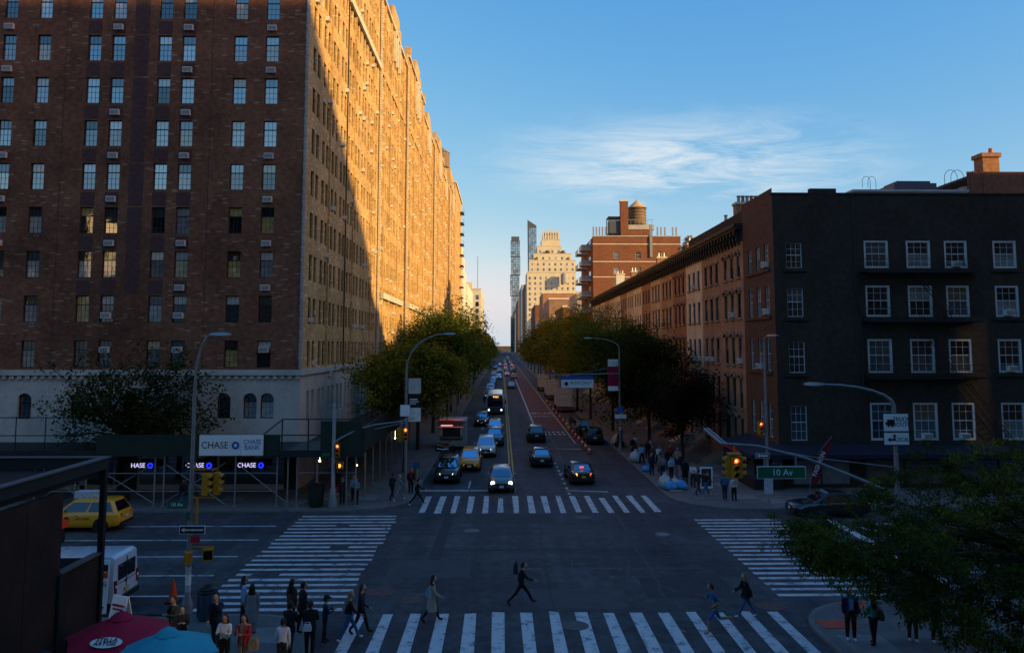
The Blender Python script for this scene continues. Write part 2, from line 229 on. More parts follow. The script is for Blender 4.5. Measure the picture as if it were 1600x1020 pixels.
leafmat('leaf_green', [(0.028, 0.055, 0.013), (0.06, 0.098, 0.018), (0.12, 0.15, 0.024), (0.19, 0.18, 0.026)])
leafmat('leaf_dark', [(0.016, 0.028, 0.010), (0.028, 0.042, 0.012), (0.05, 0.056, 0.014), (0.085, 0.07, 0.015)])
leafmat('leaf_purple', [(0.018, 0.012, 0.012), (0.026, 0.017, 0.015), (0.04, 0.026, 0.018), (0.05, 0.035, 0.02)])
leafmat('leaf_front', [(0.016, 0.032, 0.010), (0.034, 0.055, 0.014), (0.075, 0.095, 0.018), (0.20, 0.165, 0.022)])
leafmat('leaf_gold', [(0.10, 0.085, 0.012), (0.16, 0.12, 0.015), (0.22, 0.13, 0.02), (0.20, 0.07, 0.02)])

# ------------------------------------------------------------------ mesh helpers
class MB:
    def __init__(s): s.v = []; s.f = []; s.m = []; s.cur = 0
    def face(s, pts, mi=None):
        i = len(s.v); s.v += [tuple(p) for p in pts]; s.f.append(tuple(range(i, i + len(pts)))); s.m.append(s.cur if mi is None else mi)
    def box(s, x0, x1, y0, y1, z0, z1, mi=None):
        i = len(s.v); mi = s.cur if mi is None else mi
        s.v += [(x0, y0, z0), (x1, y0, z0), (x1, y1, z0), (x0, y1, z0), (x0, y0, z1), (x1, y0, z1), (x1, y1, z1), (x0, y1, z1)]
        for q in ((0, 3, 2, 1), (4, 5, 6, 7), (0, 1, 5, 4), (1, 2, 6, 5), (2, 3, 7, 6), (3, 0, 4, 7)): s.f.append(tuple(i + k for k in q)); s.m.append(mi)
        return s
    def cbox(s, c, d, mi=None): return s.box(c[0] - d[0] / 2, c[0] + d[0] / 2, c[1] - d[1] / 2, c[1] + d[1] / 2, c[2] - d[2] / 2, c[2] + d[2] / 2, mi)
    def prism(s, poly, z0, z1, mi=None):
        n = len(poly); i = len(s.v); mi = s.cur if mi is None else mi
        s.v += [(x, y, z0) for x, y in poly] + [(x, y, z1) for x, y in poly]
        s.f.append(tuple(i + k for k in range(n - 1, -1, -1))); s.f.append(tuple(i + n + k for k in range(n))); s.m += [mi, mi]
        for k in range(n): s.f.append((i + k, i + (k + 1) % n, i + n + (k + 1) % n, i + n + k)); s.m.append(mi)
        return s
    def rings(s, rings, cap=True, mi=None, closed=True):
        i = len(s.v); n = len(rings[0]); mi = s.cur if mi is None else mi
        for r in rings: s.v += [tuple(p) for p in r]
        for a in range(len(rings) - 1):
            for k in range(n if closed else n - 1):
                s.f.append((i + a * n + k, i + a * n + (k + 1) % n, i + (a + 1) * n + (k + 1) % n, i + (a + 1) * n + k)); s.m.append(mi)
        if cap:
            s.f.append(tuple(i + k for k in range(n - 1, -1, -1))); s.f.append(tuple(i + (len(rings) - 1) * n + k for k in range(n))); s.m += [mi, mi]
        return s
    def tube(s, pts, r, n=6, mi=None):
        pts = [Vector(p) for p in pts]; rs = r if isinstance(r, (list, tuple)) else [r] * len(pts); out = []
        for k, p in enumerate(pts):
            d = (pts[min(k + 1, len(pts) - 1)] - pts[max(k - 1, 0)]).normalized()
            a = d.cross(Vector((0, 0, 1))) if abs(d.z) < 0.95 else d.cross(Vector((0, 1, 0)))
            a.normalize(); b = d.cross(a)
            out.append([p + a * math.cos(2 * math.pi * j / n) * rs[k] - b * math.sin(2 * math.pi * j / n) * rs[k] for j in range(n)])
        return s.rings(out, True, mi)
    def lathe(s, prof, n=16, c=(0, 0, 0), axis='z', mi=None):
        out = []
        for r, h in prof:
            ring = []
            for j in range(n):
                a = 2 * math.pi * j / n
                p = (r * math.cos(a), r * math.sin(a), h) if axis == 'z' else (h, r * math.cos(a), r * math.sin(a)) if axis == 'x' else (r * math.sin(a), h, r * math.cos(a))
                ring.append((p[0] + c[0], p[1] + c[1], p[2] + c[2]))
            out.append(ring)
        return s.rings(out, True, mi)
    def wall(s, O, U, W, H, ops, depth, mi=0, mr=None):
        O = Vector(O); U = Vector(U); Z = Vector((0, 0, 1)); N = U.cross(Z); mr = mi if mr is None else mr
        us = sorted({0, W, *[o[0] for o in ops], *[o[1] for o in ops]})
        P = lambda u, v, d=0: O + U * u + Z * v - N * d
        for a, b in zip(us[:-1], us[1:]):
            here = sorted((o[2], o[3]) for o in ops if o[0] <= a + 1e-6 and o[1] >= b - 1e-6); v = 0
            for lo, hi in here:
                if lo > v: s.face([P(a, v), P(b, v), P(b, lo), P(a, lo)], mi)
                v = max(v, hi)
            if v < H: s.face([P(a, v), P(b, v), P(b, H), P(a, H)], mi)
        for u0, u1, v0, v1 in ops:
            s.face([P(u0, v0), P(u0, v0, depth), P(u0, v1, depth), P(u0, v1)], mr); s.face([P(u1, v0, depth), P(u1, v0), P(u1, v1), P(u1, v1, depth)], mr)
            s.face([P(u0, v0, depth), P(u0, v0), P(u1, v0), P(u1, v0, depth)], mr); s.face([P(u0, v1), P(u0, v1, depth), P(u1, v1, depth), P(u1, v1)], mr)
        return s
    def mesh(s, name, mats, smooth=None):
        me = bpy.data.meshes.new(name); me.from_pydata(s.v, [], s.f)
        for m in (mats if isinstance(mats, (list, tuple)) else [mats]): me.materials.append(M[m])
        if len(me.materials) > 1: me.polygons.foreach_set('material_index', s.m)
        if smooth is not None:
            bm = bmesh.new(); bm.from_mesh(me); bmesh.ops.remove_doubles(bm, verts=bm.verts, dist=1e-4); bm.to_mesh(me); bm.free()
            me.polygons.foreach_set('use_smooth', [True] * len(me.polygons)); me.set_sharp_from_angle(angle=R(smooth))
        me.update(); return me
    def build(s, name, mats, parent=None, smooth=None, loc=None, rz=0):
        return put(name, s.mesh(name, mats, smooth), parent, loc, rz)
def put(name, me, parent=None, loc=None, rz=0):
    o = bpy.data.objects.new(name, me); col.objects.link(o); o.parent = parent
    if loc is not None: o.location = loc
    if rz: o.rotation_euler = (0, 0, rz)
    return o
def tag(o, label, cat, group=None):
    o['label'] = label; o['category'] = cat
    if group: o['group'] = group
    return o
def empty(name, loc=(0, 0, 0), rz=0, label=None, cat=None, group=None):
    o = bpy.data.objects.new(name, None); col.objects.link(o); o.location = loc; o.rotation_euler = (0, 0, rz); o.empty_display_size = 0.3
    if label: tag(o, label, cat, group)
    return o
def struct(o): o['kind'] = 'structure'; return o
def B(name, m, parent, *boxes, smooth=None):
    mb = MB()
    for b in boxes: mb.box(*b)
    return mb.build(name, m, parent, smooth)

# lettering: all text meshes are made once from the built-in font
_texts = {}
def prep_text(strings):
    objs = {}
    for s in strings:
        c = bpy.data.curves.new('lettering', 'FONT'); c.body = s; c.align_x = 'CENTER'; c.align_y = 'CENTER'; c.size = 1; c.extrude = 0.006; c.resolution_u = 3; c.space_line = 0.85
        o = bpy.data.objects.new('lettering', c); col.objects.link(o); objs[s] = o
    dg = bpy.context.evaluated_depsgraph_get()
    for s, o in objs.items(): _texts[s] = bpy.data.meshes.new_from_object(o.evaluated_get(dg))
    for o in objs.values(): c = o.data; bpy.data.objects.remove(o); bpy.data.curves.remove(c)
prep_text(['CHASE', 'CHASE\nBANK', '10 Av', 'ONE WAY', 'TRUCK\nROUTE', 'LOCAL', 'STELLA\nARTOIS', 'TRULY', 'BUSES ONLY', 'BUS', 'ONLY', 'W 23 ST', 'OF TIME', 'TACOS', 'MELTING', 'M23', 'NYC TAXI', 'FASHION', 'AND'])
def text(s, size, m, parent, loc, rot=(R(90), 0, 0), wide=1.0, name='lettering', bold=0):
    me = _texts[s].copy(); me.materials.clear(); me.materials.append(M[m]); o = put(name, me, parent, loc); o.rotation_euler = rot; o.scale = (size * wide, size, 1); return o

# ------------------------------------------------------------------ body meshes, one per pose (grown once, then copied per person)
POSES = {
 #        thighL kneeL thighR kneeR  armL elbL armR elbR lean  inward forearm L,R
 'stand': (2, 2, -3, 2, 3, 12, -4, 12, 1, 0, 0),
 'stand2': (-6, 4, 8, 4, 10, 30, -6, 20, 2, .3, .1),
 'phone': (3, 3, -4, 4, 22, 95, 18, 100, 3, .6, .6),
 'fold': (2, 2, -3, 3, 20, 88, 20, 92, 2, .9, .9),
 'walk': (26, 6, -22, 12, -24, 14, 26, 28, 4, 0, 0),
 'walk2': (18, 4, -16, 20, -16, 20, 20, 34, 3, .1, .1),
 'stride': (36, 10, -30, 14, -30, 30, 34, 40, 8, 0, 0),
 'run': (30, 28, -24, 70, -40, 85, 30, 92, 9, .2, .2),
 'reach': (4, 4, -6, 6, 50, 130, 8, 20, 2, .35, .1),
}
def fk(pose):
    tl, kl, tr, kr, al, el, ar, er, lean, il, ir = POSES[pose]
    V = Vector; J = {}; J['pelvis'] = V((0, 0, 0.95)); ln = R(lean)
    up = lambda h, x=0, y=0: V((x, y + (h - 0.95) * math.sin(ln), 0.95 + (h - 0.95) * math.cos(ln)))
    J['waist'] = up(1.10); J['chest'] = up(1.30, 0, .005); J['neck'] = up(1.46); J['jaw'] = up(1.53, 0, 0.01); J['head'] = up(1.62, 0, 0.015)
    for s, sx, t, k, a, e, inn in (('l', -1, tl, kl, al, el, il), ('r', 1, tr, kr, ar, er, ir)):
        t, k, a, e = R(t), R(k), R(a), R(e)
        h = V((0.085 * sx, 0, 0.90)); kn = h + 0.43 * V((0.02 * sx, math.sin(t), -math.cos(t))); an = kn + 0.41 * V((0, math.sin(t - k), -math.cos(t - k)))
        fo = t - k if abs(t - k) > R(10) else 0
        J['hip' + s] = h; J['knee' + s] = kn; J['ankle' + s] = an; J['toe' + s] = an + V((0.01 * sx, 0.16 * math.cos(fo), 0.16 * math.sin(fo) * 0.9 - 0.045))
        sh = up(1.405, 0.165 * sx); elb = sh + 0.285 * V((0.14 * sx, math.sin(a), -math.cos(a))).normalized()
        fd = V((-inn * sx, math.sin(a + e), -math.cos(a + e))).normalized(); wr = elb + 0.245 * fd
        J['sh' + s] = sh; J['elb' + s] = elb; J['wr' + s] = wr; J['hand' + s] = wr + 0.085 * fd
    return J
def body_mesh(pose, bulky=1.0):
    J = fk(pose); names = list(J); KX = 1.22
    rad = dict(pelvis=.125, waist=.112, chest=.128, neck=.058, jaw=.055, head=.045)
    for s in 'lr': rad.update({'hip' + s: .092, 'knee' + s: .062, 'ankle' + s: .045, 'toe' + s: .038, 'sh' + s: .062, 'elb' + s: .047, 'wr' + s: .033, 'hand' + s: .036})
    ed = [('pelvis', 'waist'), ('waist', 'chest'), ('chest', 'neck'), ('neck', 'jaw'), ('jaw', 'head')]
    for s in 'lr': ed += [('pelvis', 'hip' + s), ('hip' + s, 'knee' + s), ('knee' + s, 'ankle' + s), ('ankle' + s, 'toe' + s), ('chest', 'sh' + s), ('sh' + s, 'elb' + s), ('elb' + s, 'wr' + s), ('wr' + s, 'hand' + s)]
    me = bpy.data.meshes.new('body'); me.from_pydata([(J[n].x / KX, J[n].y, J[n].z) for n in names], [(names.index(a), names.index(b)) for a, b in ed], [])
    o = bpy.data.objects.new('body', me); col.objects.link(o); md = o.modifiers.new('s', 'SKIN'); md.use_smooth_shade = True
    sk = me.skin_vertices[0].data
    for i, n in enumerate(names):
        r = rad[n] * (bulky if n in ('chest', 'waist', 'pelvis', 'shl', 'shr', 'elbl', 'elbr') else 1); sk[i].radius = (r, r); sk[i].use_root = n == 'pelvis'
    sb = o.modifiers.new('d', 'SUBSURF'); sb.levels = 1; sb.render_levels = 1
    out = bpy.data.meshes.new_from_object(o.evaluated_get(bpy.context.evaluated_depsgraph_get()))
    bpy.data.objects.remove(o); bpy.data.meshes.remove(me)
    n = len(out.vertices); co = np.empty(n * 3); out.vertices.foreach_get('co', co); co = co.reshape(-1, 3); co[:, 0] *= KX
    faces = [tuple(p.vertices) for p in out.polygons]; bpy.data.meshes.remove(out)
    # which cloth each face wears: nearest bone
    segs = [(np.array(J[a]), np.array(J[b]), a, b) for a, b in ed]
    cen = np.array([co[list(f)].mean(0) for f in faces]); best = np.full(len(faces), 9.); mi = np.zeros(len(faces), int)
    for a, b, na, nb in segs:
        d = b - a; t = np.clip(((cen - a) @ d) / (d @ d), 0, 1); ds = np.linalg.norm(cen - a - t[:, None] * d, axis=1)
        cl = np.zeros(len(faces), int)
        if nb[:-1] in ('knee', 'ankle') or nb[:-1] == 'hip': cl[:] = 1
        if nb[:-1] == 'toe': cl[:] = 3
        if nb[:-1] == 'hand' or nb in ('jaw', 'head'): cl[:] = 2
        if nb[:-1] == 'wr': cl[:] = 4          # forearm: sleeve or skin
        if nb[:-1] == 'ankle': cl[:] = 5       # lower leg: trousers, skin or boot
        if na == 'pelvis' and nb == 'waist': cl = np.where(t < 0.35, 1, 0)
        k = ds < best; best[k] = ds[k]; mi[k] = cl[k]
    mb = MB(); mb.v = [tuple(c) for c in co]; mb.f = list(faces); mb.m = [int(x) for x in mi]
    for s, sx in (('l', -1), ('r', 1)):           # four fingers and a thumb per hand
        w, h = J['wr' + s], J['hand' + s]; d = (h - w).normalized(); side = Vector((0, 1, 0)) - d * d.y
        if side.length < .2: side = Vector((0, 0, 1)) - d * d.z
        side.normalize(); pal = d.cross(side) * sx
        for q, (off, ln) in enumerate(((-.027, .062), (-.009, .075), (.009, .08), (.027, .07))):
            p = h + side * off + d * .01; mb.tube([p, p + d * ln * .55, p + d * ln * .9 - pal * .02 + Vector((0, 0, -.008))], [.0095, .0085, .007], 4, 2)
        p = w + d * .03 + side * .03; mb.tube([p, p + d * .03 + side * .03, p + d * .065 + side * .035], [.011, .01, .008], 4, 2)
    # head: shaped ellipsoid with chin, nose, ears, eyes and mouth
    hc = J['head'] + Vector((0, .005, .02)); rings = []
    for i in range(9):
        ph = math.pi * i / 8; z = -math.cos(ph) * .118; r = math.sin(ph) + .02; ring = []
        for j in range(12):
            a = 2 * math.pi * j / 12; x = math.sin(a) * .074 * r; y = math.cos(a) * .094 * r
            if z < -.03 and math.cos(a) > 0: y += .012 * math.cos(a); x *= .88
            if j == 0 and i in (3, 4): y += .02 if i == 3 else .012
            ring.append((hc.x + x, hc.y + y, hc.z + z))
        rings.append(ring)
    mb.rings(rings, True, 2)
    for sx in (-1, 1):
        mb.cbox((hc.x + .075 * sx, hc.y - .005, hc.z - .01), (.014, .03, .05), 2); mb.cbox((hc.x + .031 * sx, hc.y + .088, hc.z + .012), (.024, .01, .011), 6)
    mb.cbox((hc.x, hc.y + .093, hc.z - .062), (.042, .012, .009), 7)
    lo = min(p[2] for p in mb.v); mb.v = [(x, y, z - lo) for x, y, z in mb.v]; hc = hc - Vector((0, 0, lo))
    J = {k: v - Vector((0, 0, lo)) for k, v in J.items()}
    return mb, hc, J
BODY = {p: body_mesh(p) for p in POSES}

# ================================================================== SETTING
struct(B('ground', 'asphalt_pale', None, (-3000, 3000, -600, 6000, -1.2, -0.02)))
XN, XS = -6.0, 11.5            # kerbs of the cross street
YW, YE = 31.0, 50.0            # kerbs of the avenue
roadway = struct(B('roadway', 'asphalt', None, (-220, 220, YW - 3, YE + 1, -0.3, 0.0)))
street_e = struct(B('roadway', 'asphalt', None, (XN - 4, XS + 3, YE + 1, 1500, -0.3, 0.0)))
street_w = struct(B('roadway', 'asphalt', None, (XN - 4, XS + 3, -60, YW - 3, -0.3, 0.0)))

def rounded(x0, x1, y0, y1, corner, r, n=8):
    """rectangle with one rounded corner; corner = (sx, sy)"""
    pts = []
    for cx, cy, sx, sy, a0 in ((x1, y0, 1, -1, -90), (x1, y1, 1, 1, 0), (x0, y1, -1, 1, 90), (x0, y0, -1, -1, 180)):
        if (sx, sy) == corner:
            for k in range(n + 1):
                a = R(a0 + 90 * k / n); pts.append((cx - sx * r + math.cos(a) * r, cy - sy * r + math.sin(a) * r))
        else: pts.append((cx, cy))
    return pts
def inside(poly, x, y):
    c = False
    for (x1, y1), (x2, y2) in zip(poly, poly[1:] + poly[:1]):
        if (y1 > y) != (y2 > y) and x < (x2 - x1) * (y - y1) / (y2 - y1) + x1: c = not c
    return c
slab_me = MB().box(-.742, .742, -.742, .742, -.02, 0).mesh('paving_slab', 'concrete')
slab_pale = MB().box(-.742, .742, -.742, .742, -.02, 0).mesh('paving_slab', 'concrete_pale')
def sidewalk(name, x0, x1, y0, y1, corner, r, area):
    poly = rounded(x0, x1, y0, y1, corner, r); inner = rounded(x0 + (.18 if corner[0] < 0 else -3), x1 - (.18 if corner[0] > 0 else -3), y0 + (.18 if corner[1] < 0 else -3), y1 - (.18 if corner[1] > 0 else -3), corner, r - .18)
    s = struct(MB().prism(inner, -0.2, 0.140).build(name, 'concrete', None))
    k = struct(MB().prism(poly, -0.2, 0.132).build('kerb', 'kerb', None))
    ax0, ax1, ay0, ay1 = area; n = 0
    y = ay0 + .75
    while y < ay1:
        x = ax0 + .75
        while x < ax1:
            if all(inside(inner, x + a, y + b) for a in (-.8, .8) for b in (-.8, .8)) and n < 290:
                put('paving_slab', slab_pale if random.random() < .12 else slab_me, s, (x, y, 0.152 + random.uniform(-.002, .002))); n += 1
            x += 1.5
        y += 1.5
    return s
sw_ne = sidewalk('sidewalk_north_east', -200, XN, YE, 1400, (1, -1), 4.0, (-40, XN, YE, 57))
sw_se = sidewalk('sidewalk_south_east', XS, 200, YE, 1400, (-1, -1), 4.5, (XS, 30, YE, 74))
sw_nw = sidewalk('sidewalk_north_west', -200, XN - .6, -60, YW, (1, 1), 3.0, (-30, XN, 22, YW))
sw_sw = sidewalk('sidewalk_south_west', XS, 200, -60, YW + 1.2, (-1, 1), 3.2, (XS, 24, 22, YW + 1))

def bar(x0, x1, y0, y1, parent, z=0.004, m='white_mark', name='crosswalk_bar', jag=0.0):
    j = lambda: random.uniform(-jag, jag)
    mb = MB(); mb.prism([(x0 + j(), y0 + j()), (x1 + j(), y0 + j()), (x1 + j(), y1 + j()), (x0 + j(), y1 + j())], -0.01, z); return mb.build(name, m, parent)
for i in range(16): bar(-5.25 + 1.0 * i, -4.87 + 1.0 * i, 49.5 + (i % 5 == 0) * .2, 55.0 - (i in (5, 12)) * .8, roadway, jag=.04)
for i in range(16): bar(-5.75 + 1.085 * i, -5.3 + 1.085 * i, 25.0, 31.35 + random.uniform(-.12, .1), roadway, jag=.05)
for i in range(22):
    y = 31.7 + .79 * i + i * .0006 * i
    if i == 12: bar(-12.2, -9.0, y, y + .3, roadway, jag=.03); bar(-8.0, -6.5, y, y + .3, roadway, jag=.03)
    elif i == 6: bar(-12.2, -11.5, y, y + .3, roadway, jag=.03); bar(-10.2, -6.5, y, y + .3, roadway, jag=.03)
    else: bar(-12.3, -6.4 + random.uniform(-.1, .1), y, y + .3, roadway, jag=.03)
for i in range(19): bar(11.7, 16.7, 33.2 + .78 * i, 33.5 + .78 * i, roadway, jag=.03)
for y in (46.2, 43.0, 39.7, 36.5, 33.6): bar(-120, -13.2, y - .07, y + .07, roadway, name='lane_line')
for y in (46.2, 39.7, 36.5): bar(21.0, 120, y - .07, y + .07, roadway, name='lane_line')
bar(19.6, 20.1, 34, 47.6, roadway, name='stop_line')
mbh = MB(); mbh.prism([(20.6, 45.6), (21.2, 45.6), (22.6, 41.8), (22.0, 41.8)], -.01, .004); mbh.build('lane_arrow', 'white_mark', roadway)
bar(-5.9, 0.3, 56.9, 57.3, street_e, name='stop_line')
for k in (0, 1): bar(.62 + .27 * k, .75 + .27 * k, 56.5, 700, street_e, m='yellow_mark', name='centre_line')
for k in range(8): bar(4.72, 4.92, 55.6 + k * 2.0, 56.2 + k * 2.0, street_e, name='lane_dash')
for y in (58, 66, 74, 82, 90, 98, 110, 122): bar(-2.5, -2.36, y, y + 3, street_e, name='lane_dash')
for y in range(112, 420, 9): bar(3.0 - 5.5, 3.14 - 5.5, y, y + 3, street_e, name='lane_dash') if y > 130 else None
bl = bar(4.45, 7.85, 98, 420, street_e, m='bus_red', name='bus_lane')
bar(4.15, 4.4, 98, 420, street_e, z=.005, name='lane_line'); bar(7.9, 8.02, 84, 420, street_e, z=.005, name='lane_line')
for k in range(6):
    for q in (0, 1): bar(4.5 + k * .56, 4.8 + k * .56, 92 + q * 2.4, 93 + q * 2.4, street_e, name='lane_dash')
text('ONLY', 2.6, 'white_mark', street_e, (6.15, 116, .012), (0, 0, 0), .6, 'road_lettering'); text('BUS', 3.2, 'white_mark', street_e, (6.15, 121, .012), (0, 0, 0), .6, 'road_lettering')
# turn arrows / slanted marks beside the eastbound lanes
for x, y, l in ((6.9, 79.5, 2.4), (6.0, 64.3, 2.6), (6.2, 56.6, 3.0)):
    mb = MB(); mb.prism([(x - l / 2, y + .35), (x + l / 2, y - .3), (x + l / 2, y - .02), (x - l / 2, y + .5)], -.01, .004); mb.build('lane_arrow', 'white_mark', street_e)
# patches, lids and utility marks
_pz = 0
for x0, x1, y0, y1, m in ((-1.8, 3.2, 46.5, 49.2, 'asphalt_patch'), (2.6, 6.4, 43.5, 46.3, 'asphalt_pale'), (-3.6, -3.1, 34, 48, 'asphalt_patch'), (5.0, 8.4, 60.0, 62.5, 'asphalt_patch'), (-0.6, 9.6, 37.2, 37.5, 'asphalt_pale'), (6.2, 10.0, 33.0, 36.0, 'asphalt_patch'), (-22, -14, 41, 42.4, 'asphalt_patch'), (-3, 8.5, 40.6, 40.85, 'asphalt_patch'), (7.3, 11.2, 66, 70, 'asphalt_patch'), (-5.2, -1.5, 36.0, 38.8, 'asphalt_pale'), (1.0, 5.2, 31.8, 34.4, 'asphalt_pale')):
    bar(x0, x1, y0, y1, roadway if y1 < 52 else street_e, z=.0008 + .0003 * (_pz := _pz + 1), m=m, name='asphalt_patch', jag=.12)
for k, (x0, y0, x1, y1) in enumerate(((-6, 39.2, 11, 39.4), (2.1, 31.5, 2.3, 49), (-60, 41.2, -13, 41.0), (6.9, 33, 7.2, 48), (-5.5, 45.2, 10.5, 45.6), (-2.2, 56, -2.0, 120), (5.6, 70, 5.8, 97))):
    mb = MB(); n = 14; L0 = [(x0 + (x1 - x0) * q / n + random.uniform(-.12, .12), y0 + (y1 - y0) * q / n + random.uniform(-.12, .12)) for q in range(n + 1)]; hz_ = abs(x1 - x0) > abs(y1 - y0)
    for a, b in zip(L0[:-1], L0[1:]): mb.face([(a[0], a[1], .0045), (b[0] + (0 if hz_ else .0), b[1], .0045), (b[0] - (0 if hz_ else .07), b[1] + (.07 if hz_ else 0), .0045), (a[0] - (0 if hz_ else .07), a[1] + (.07 if hz_ else 0), .0045)])
    mb.build('tar_seam', 'asphalt_patch' if k % 3 else 'sign_black', roadway if y1 < 52 else street_e)
for k in range(7):  # cracks
    x, y = ((-1.9, 41), (3.0, 40), (6.2, 38.5), (9.5, 35), (-4, 44), (5, 45), (-9, 36))[k]; mb = MB(); pts = [(x, y)]
    for q in range(9): pts.append((pts[-1][0] + random.uniform(-.18, .22), pts[-1][1] - random.uniform(.25, .6)))
    for a, b in zip(pts[:-1], pts[1:]): mb.face([(a[0], a[1], .003), (b[0], b[1], .003), (b[0] + .05, b[1], .003), (a[0] + .05, a[1], .003)])
    mb.build('crack', 'sign_black', roadway)
def lid(x, y, r, m): MB().lathe([(r, -.01), (r, .012), (r * .86, .012), (r * .84, .009), (.001, .009)], 20, (x, y, 0)).build('manhole_cover', [m], roadway)
for x, y, r, m in ((-5.2, 34.0, .62, 'rust_lid'), (-3.7, 32.9, .5, 'rust_lid'), (-5.9, 32.0, .5, 'rust_lid'), (-1.7, 44.9, .45, 'kerb'), (5.0, 48.2, .5, 'iron_lid'), (2.8, 29.9, .5, 'iron_lid'), (9.0, 43.9, .4, 'concrete_pale'), (10.9, 32.0, .6, 'rust_lid'), (-9.3, 46.1, .4, 'iron_lid')): lid(x, y, r, m)
for x, y, l, a in ((-4.2, 36.6, .7, 0), (-3.4, 33.6, .5, .9), (5, 37.4, 1.4, .05), (5.6, 36.0, 1.3, .03), (-1.2, 47.5, .5, .4), (4.4, 44.6, .5, 1.2), (7.2, 34.4, 1.2, 2.1), (1.4, 37.3, .9, .02), (-.4, 30.9, .5, .5), (6.7, 29.4, .6, 2.)):
    mb = MB().box(-l / 2, l / 2, -.04, .04, -.01, .003); mb.build('utility_mark', 'orange_mark', roadway, loc=(x, y, 0), rz=a)
for x, y, w, d in ((11.9, 29.5, 1.3, .9), (13.6, 31.55, 1.1, .7)):  # red tactile ramps
    t = B('tactile_paving', 'tactile_red', sw_sw, (x, x + w, y - d / 2, y + d / 2, .1, .162))
B('paving_slab', 'concrete_pale', sw_sw, (12.0, 13.6, 26.0, 28.4, .1, .158))

# ================================================================== BUILDINGS
WIN = {}
def win_meshes(w, h, style):
    k = (round(w, 3), round(h, 3), style)
    if k in WIN: return WIN[k]
    f = MB(); t = .055; fm = {'dark': 'frame_dark', 'white': 'white_trim', 'white_wide': 'white_trim', 'plain': 'frame_dark'}[style]
    tt = .15 if style == 'white_wide' else t; yo = -.06 if style == 'white_wide' else 0
    f.box(0, tt, yo, .08, 0, h); f.box(w - tt, w, yo, .08, 0, h); f.box(tt, w - tt, yo, .08, 0, tt); f.box(tt, w - tt, yo, .08, h - tt, h)
    mid = h * .52 if style != 'dark' else h * .66
    f.box(tt, w - tt, .0, .085, mid - .03, mid + .03)
    if style in ('dark', 'white', 'white_wide'):
        g = .010 if style == 'dark' else .011
        for q in (1, 2): x = tt + (w - 2 * tt) * q / 3; f.box(x - g, x + g, .03, .07, tt, h - tt)
        for z in ([mid * .5, mid + (h - mid) * .5] if style != 'dark' else [mid * .33, mid * .66]): f.box(tt, w - tt, .032, .068, z - g, z + g)
    lo = MB().box(tt * .8, w - tt * .8, .05, .07, tt * .8, mid); hi = MB().box(tt * .8, w - tt * .8, .045, .065, mid, h - tt * .8)
    pm = 'pane' if style == 'dark' else 'pane_dark'
    WIN[k] = (f.mesh('window', fm), lo.mesh('pane', pm), hi.mesh('pane', pm)); return WIN[k]
def window(parent, loc, rz, w, h, style='dark'):
    f, lo, hi = win_meshes(w, h, style); o = put('window', f, parent, loc, rz)
    put('pane', lo, o); put('pane', hi, o); return o
ac_m = MB(); ac_m.box(-.33, .33, -.34, .1, 0, .42); ac_m.box(-.30, .30, -.350, -.34, .05, .37, 1)
for q in range(4): ac_m.box(-.28, .28, -.358, -.350, .08 + q * .08, .10 + q * .08, 0)
ac_me = ac_m.mesh('air_conditioner', ['ac_white', 'ac_grille']); ac_rm = ac_m.mesh('air_conditioner', ['ac_rust', 'ac_grille'])
def aircon(parent, loc, rz, rust=False): return put('air_conditioner', ac_rm if rust else ac_me, parent, loc, rz)

# ---- the big corner apartment block
YB, XB = 57.0, -14.8
apt = empty('apartment_building', (XB, YB, 0), 0, 'huge brown brick apartment block at the corner with limestone base behind the sidewalk shed', 'building')
off = Vector((-XB, -YB, 0))     # parts are written in world coordinates
def rel(o, root): o.location = o.location - root.location; return o
ROOF = 56.0
cols_w = [-57.0, -54.6, -50.8, -49.0, -45.4, -43.5, -37.3, -34.7, -30.9, -29.1, -25.6, -23.8, -19.9, -17.5]
rows = [8.9 + 3.3 * i for i in range(13)]
WW, WH = 1.0, 1.98
Wd = 62.0; ops = []
for c in cols_w:
    for z in rows: ops.append((c - WW / 2 + XB * -1 + Wd, c + WW / 2 + XB * -1 + Wd, z - 8.7, z + WH - 8.7))
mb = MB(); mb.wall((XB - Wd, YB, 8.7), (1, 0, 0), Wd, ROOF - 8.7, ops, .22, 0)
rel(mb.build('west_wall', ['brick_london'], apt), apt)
for c in cols_w:
    for i, z in enumerate(rows):
        if c < -46 or z > 41: continue
        window(apt, (c - WW / 2 - XB, .14, z), 0, WW, WH, 'dark')
        edge = c in (-37.3, -29.1, -23.8, -17.5)
        if edge and (i * 7 + int(c)) % 5 != 0:
            if i < 2: rel(aircon(apt, (c, YB + .1, z + (.3 if i == 1 else 1.1)), 0), apt)
            else: rel(aircon(apt, (c, YB + .1, z - .95), 0, (i * 3 + int(c)) % 6 == 0), apt)
pm = MB().box(-.52, .52, -.012, .05, 0, 1.0); pme = pm.mesh('brick_panel', 'brick_purple')
pmt = MB().box(-.55, .55, -.012, .05, 0, 2.1).mesh('brick_panel', 'brick_purple')
for c in (-30.9, -29.1, -25.6, -23.8):
    for z in rows[2:]:
        if z < 42: rel(put('brick_panel', pme, apt, (c, YB, z - 1.2)), apt)
for z in rows[2:]:
    if z < 42: rel(put('brick_panel', pme, apt, (-27.35, YB, z - 1.2)), apt); rel(put('brick_panel', pmt, apt, (-27.35, YB - .003, z - .15)), apt)
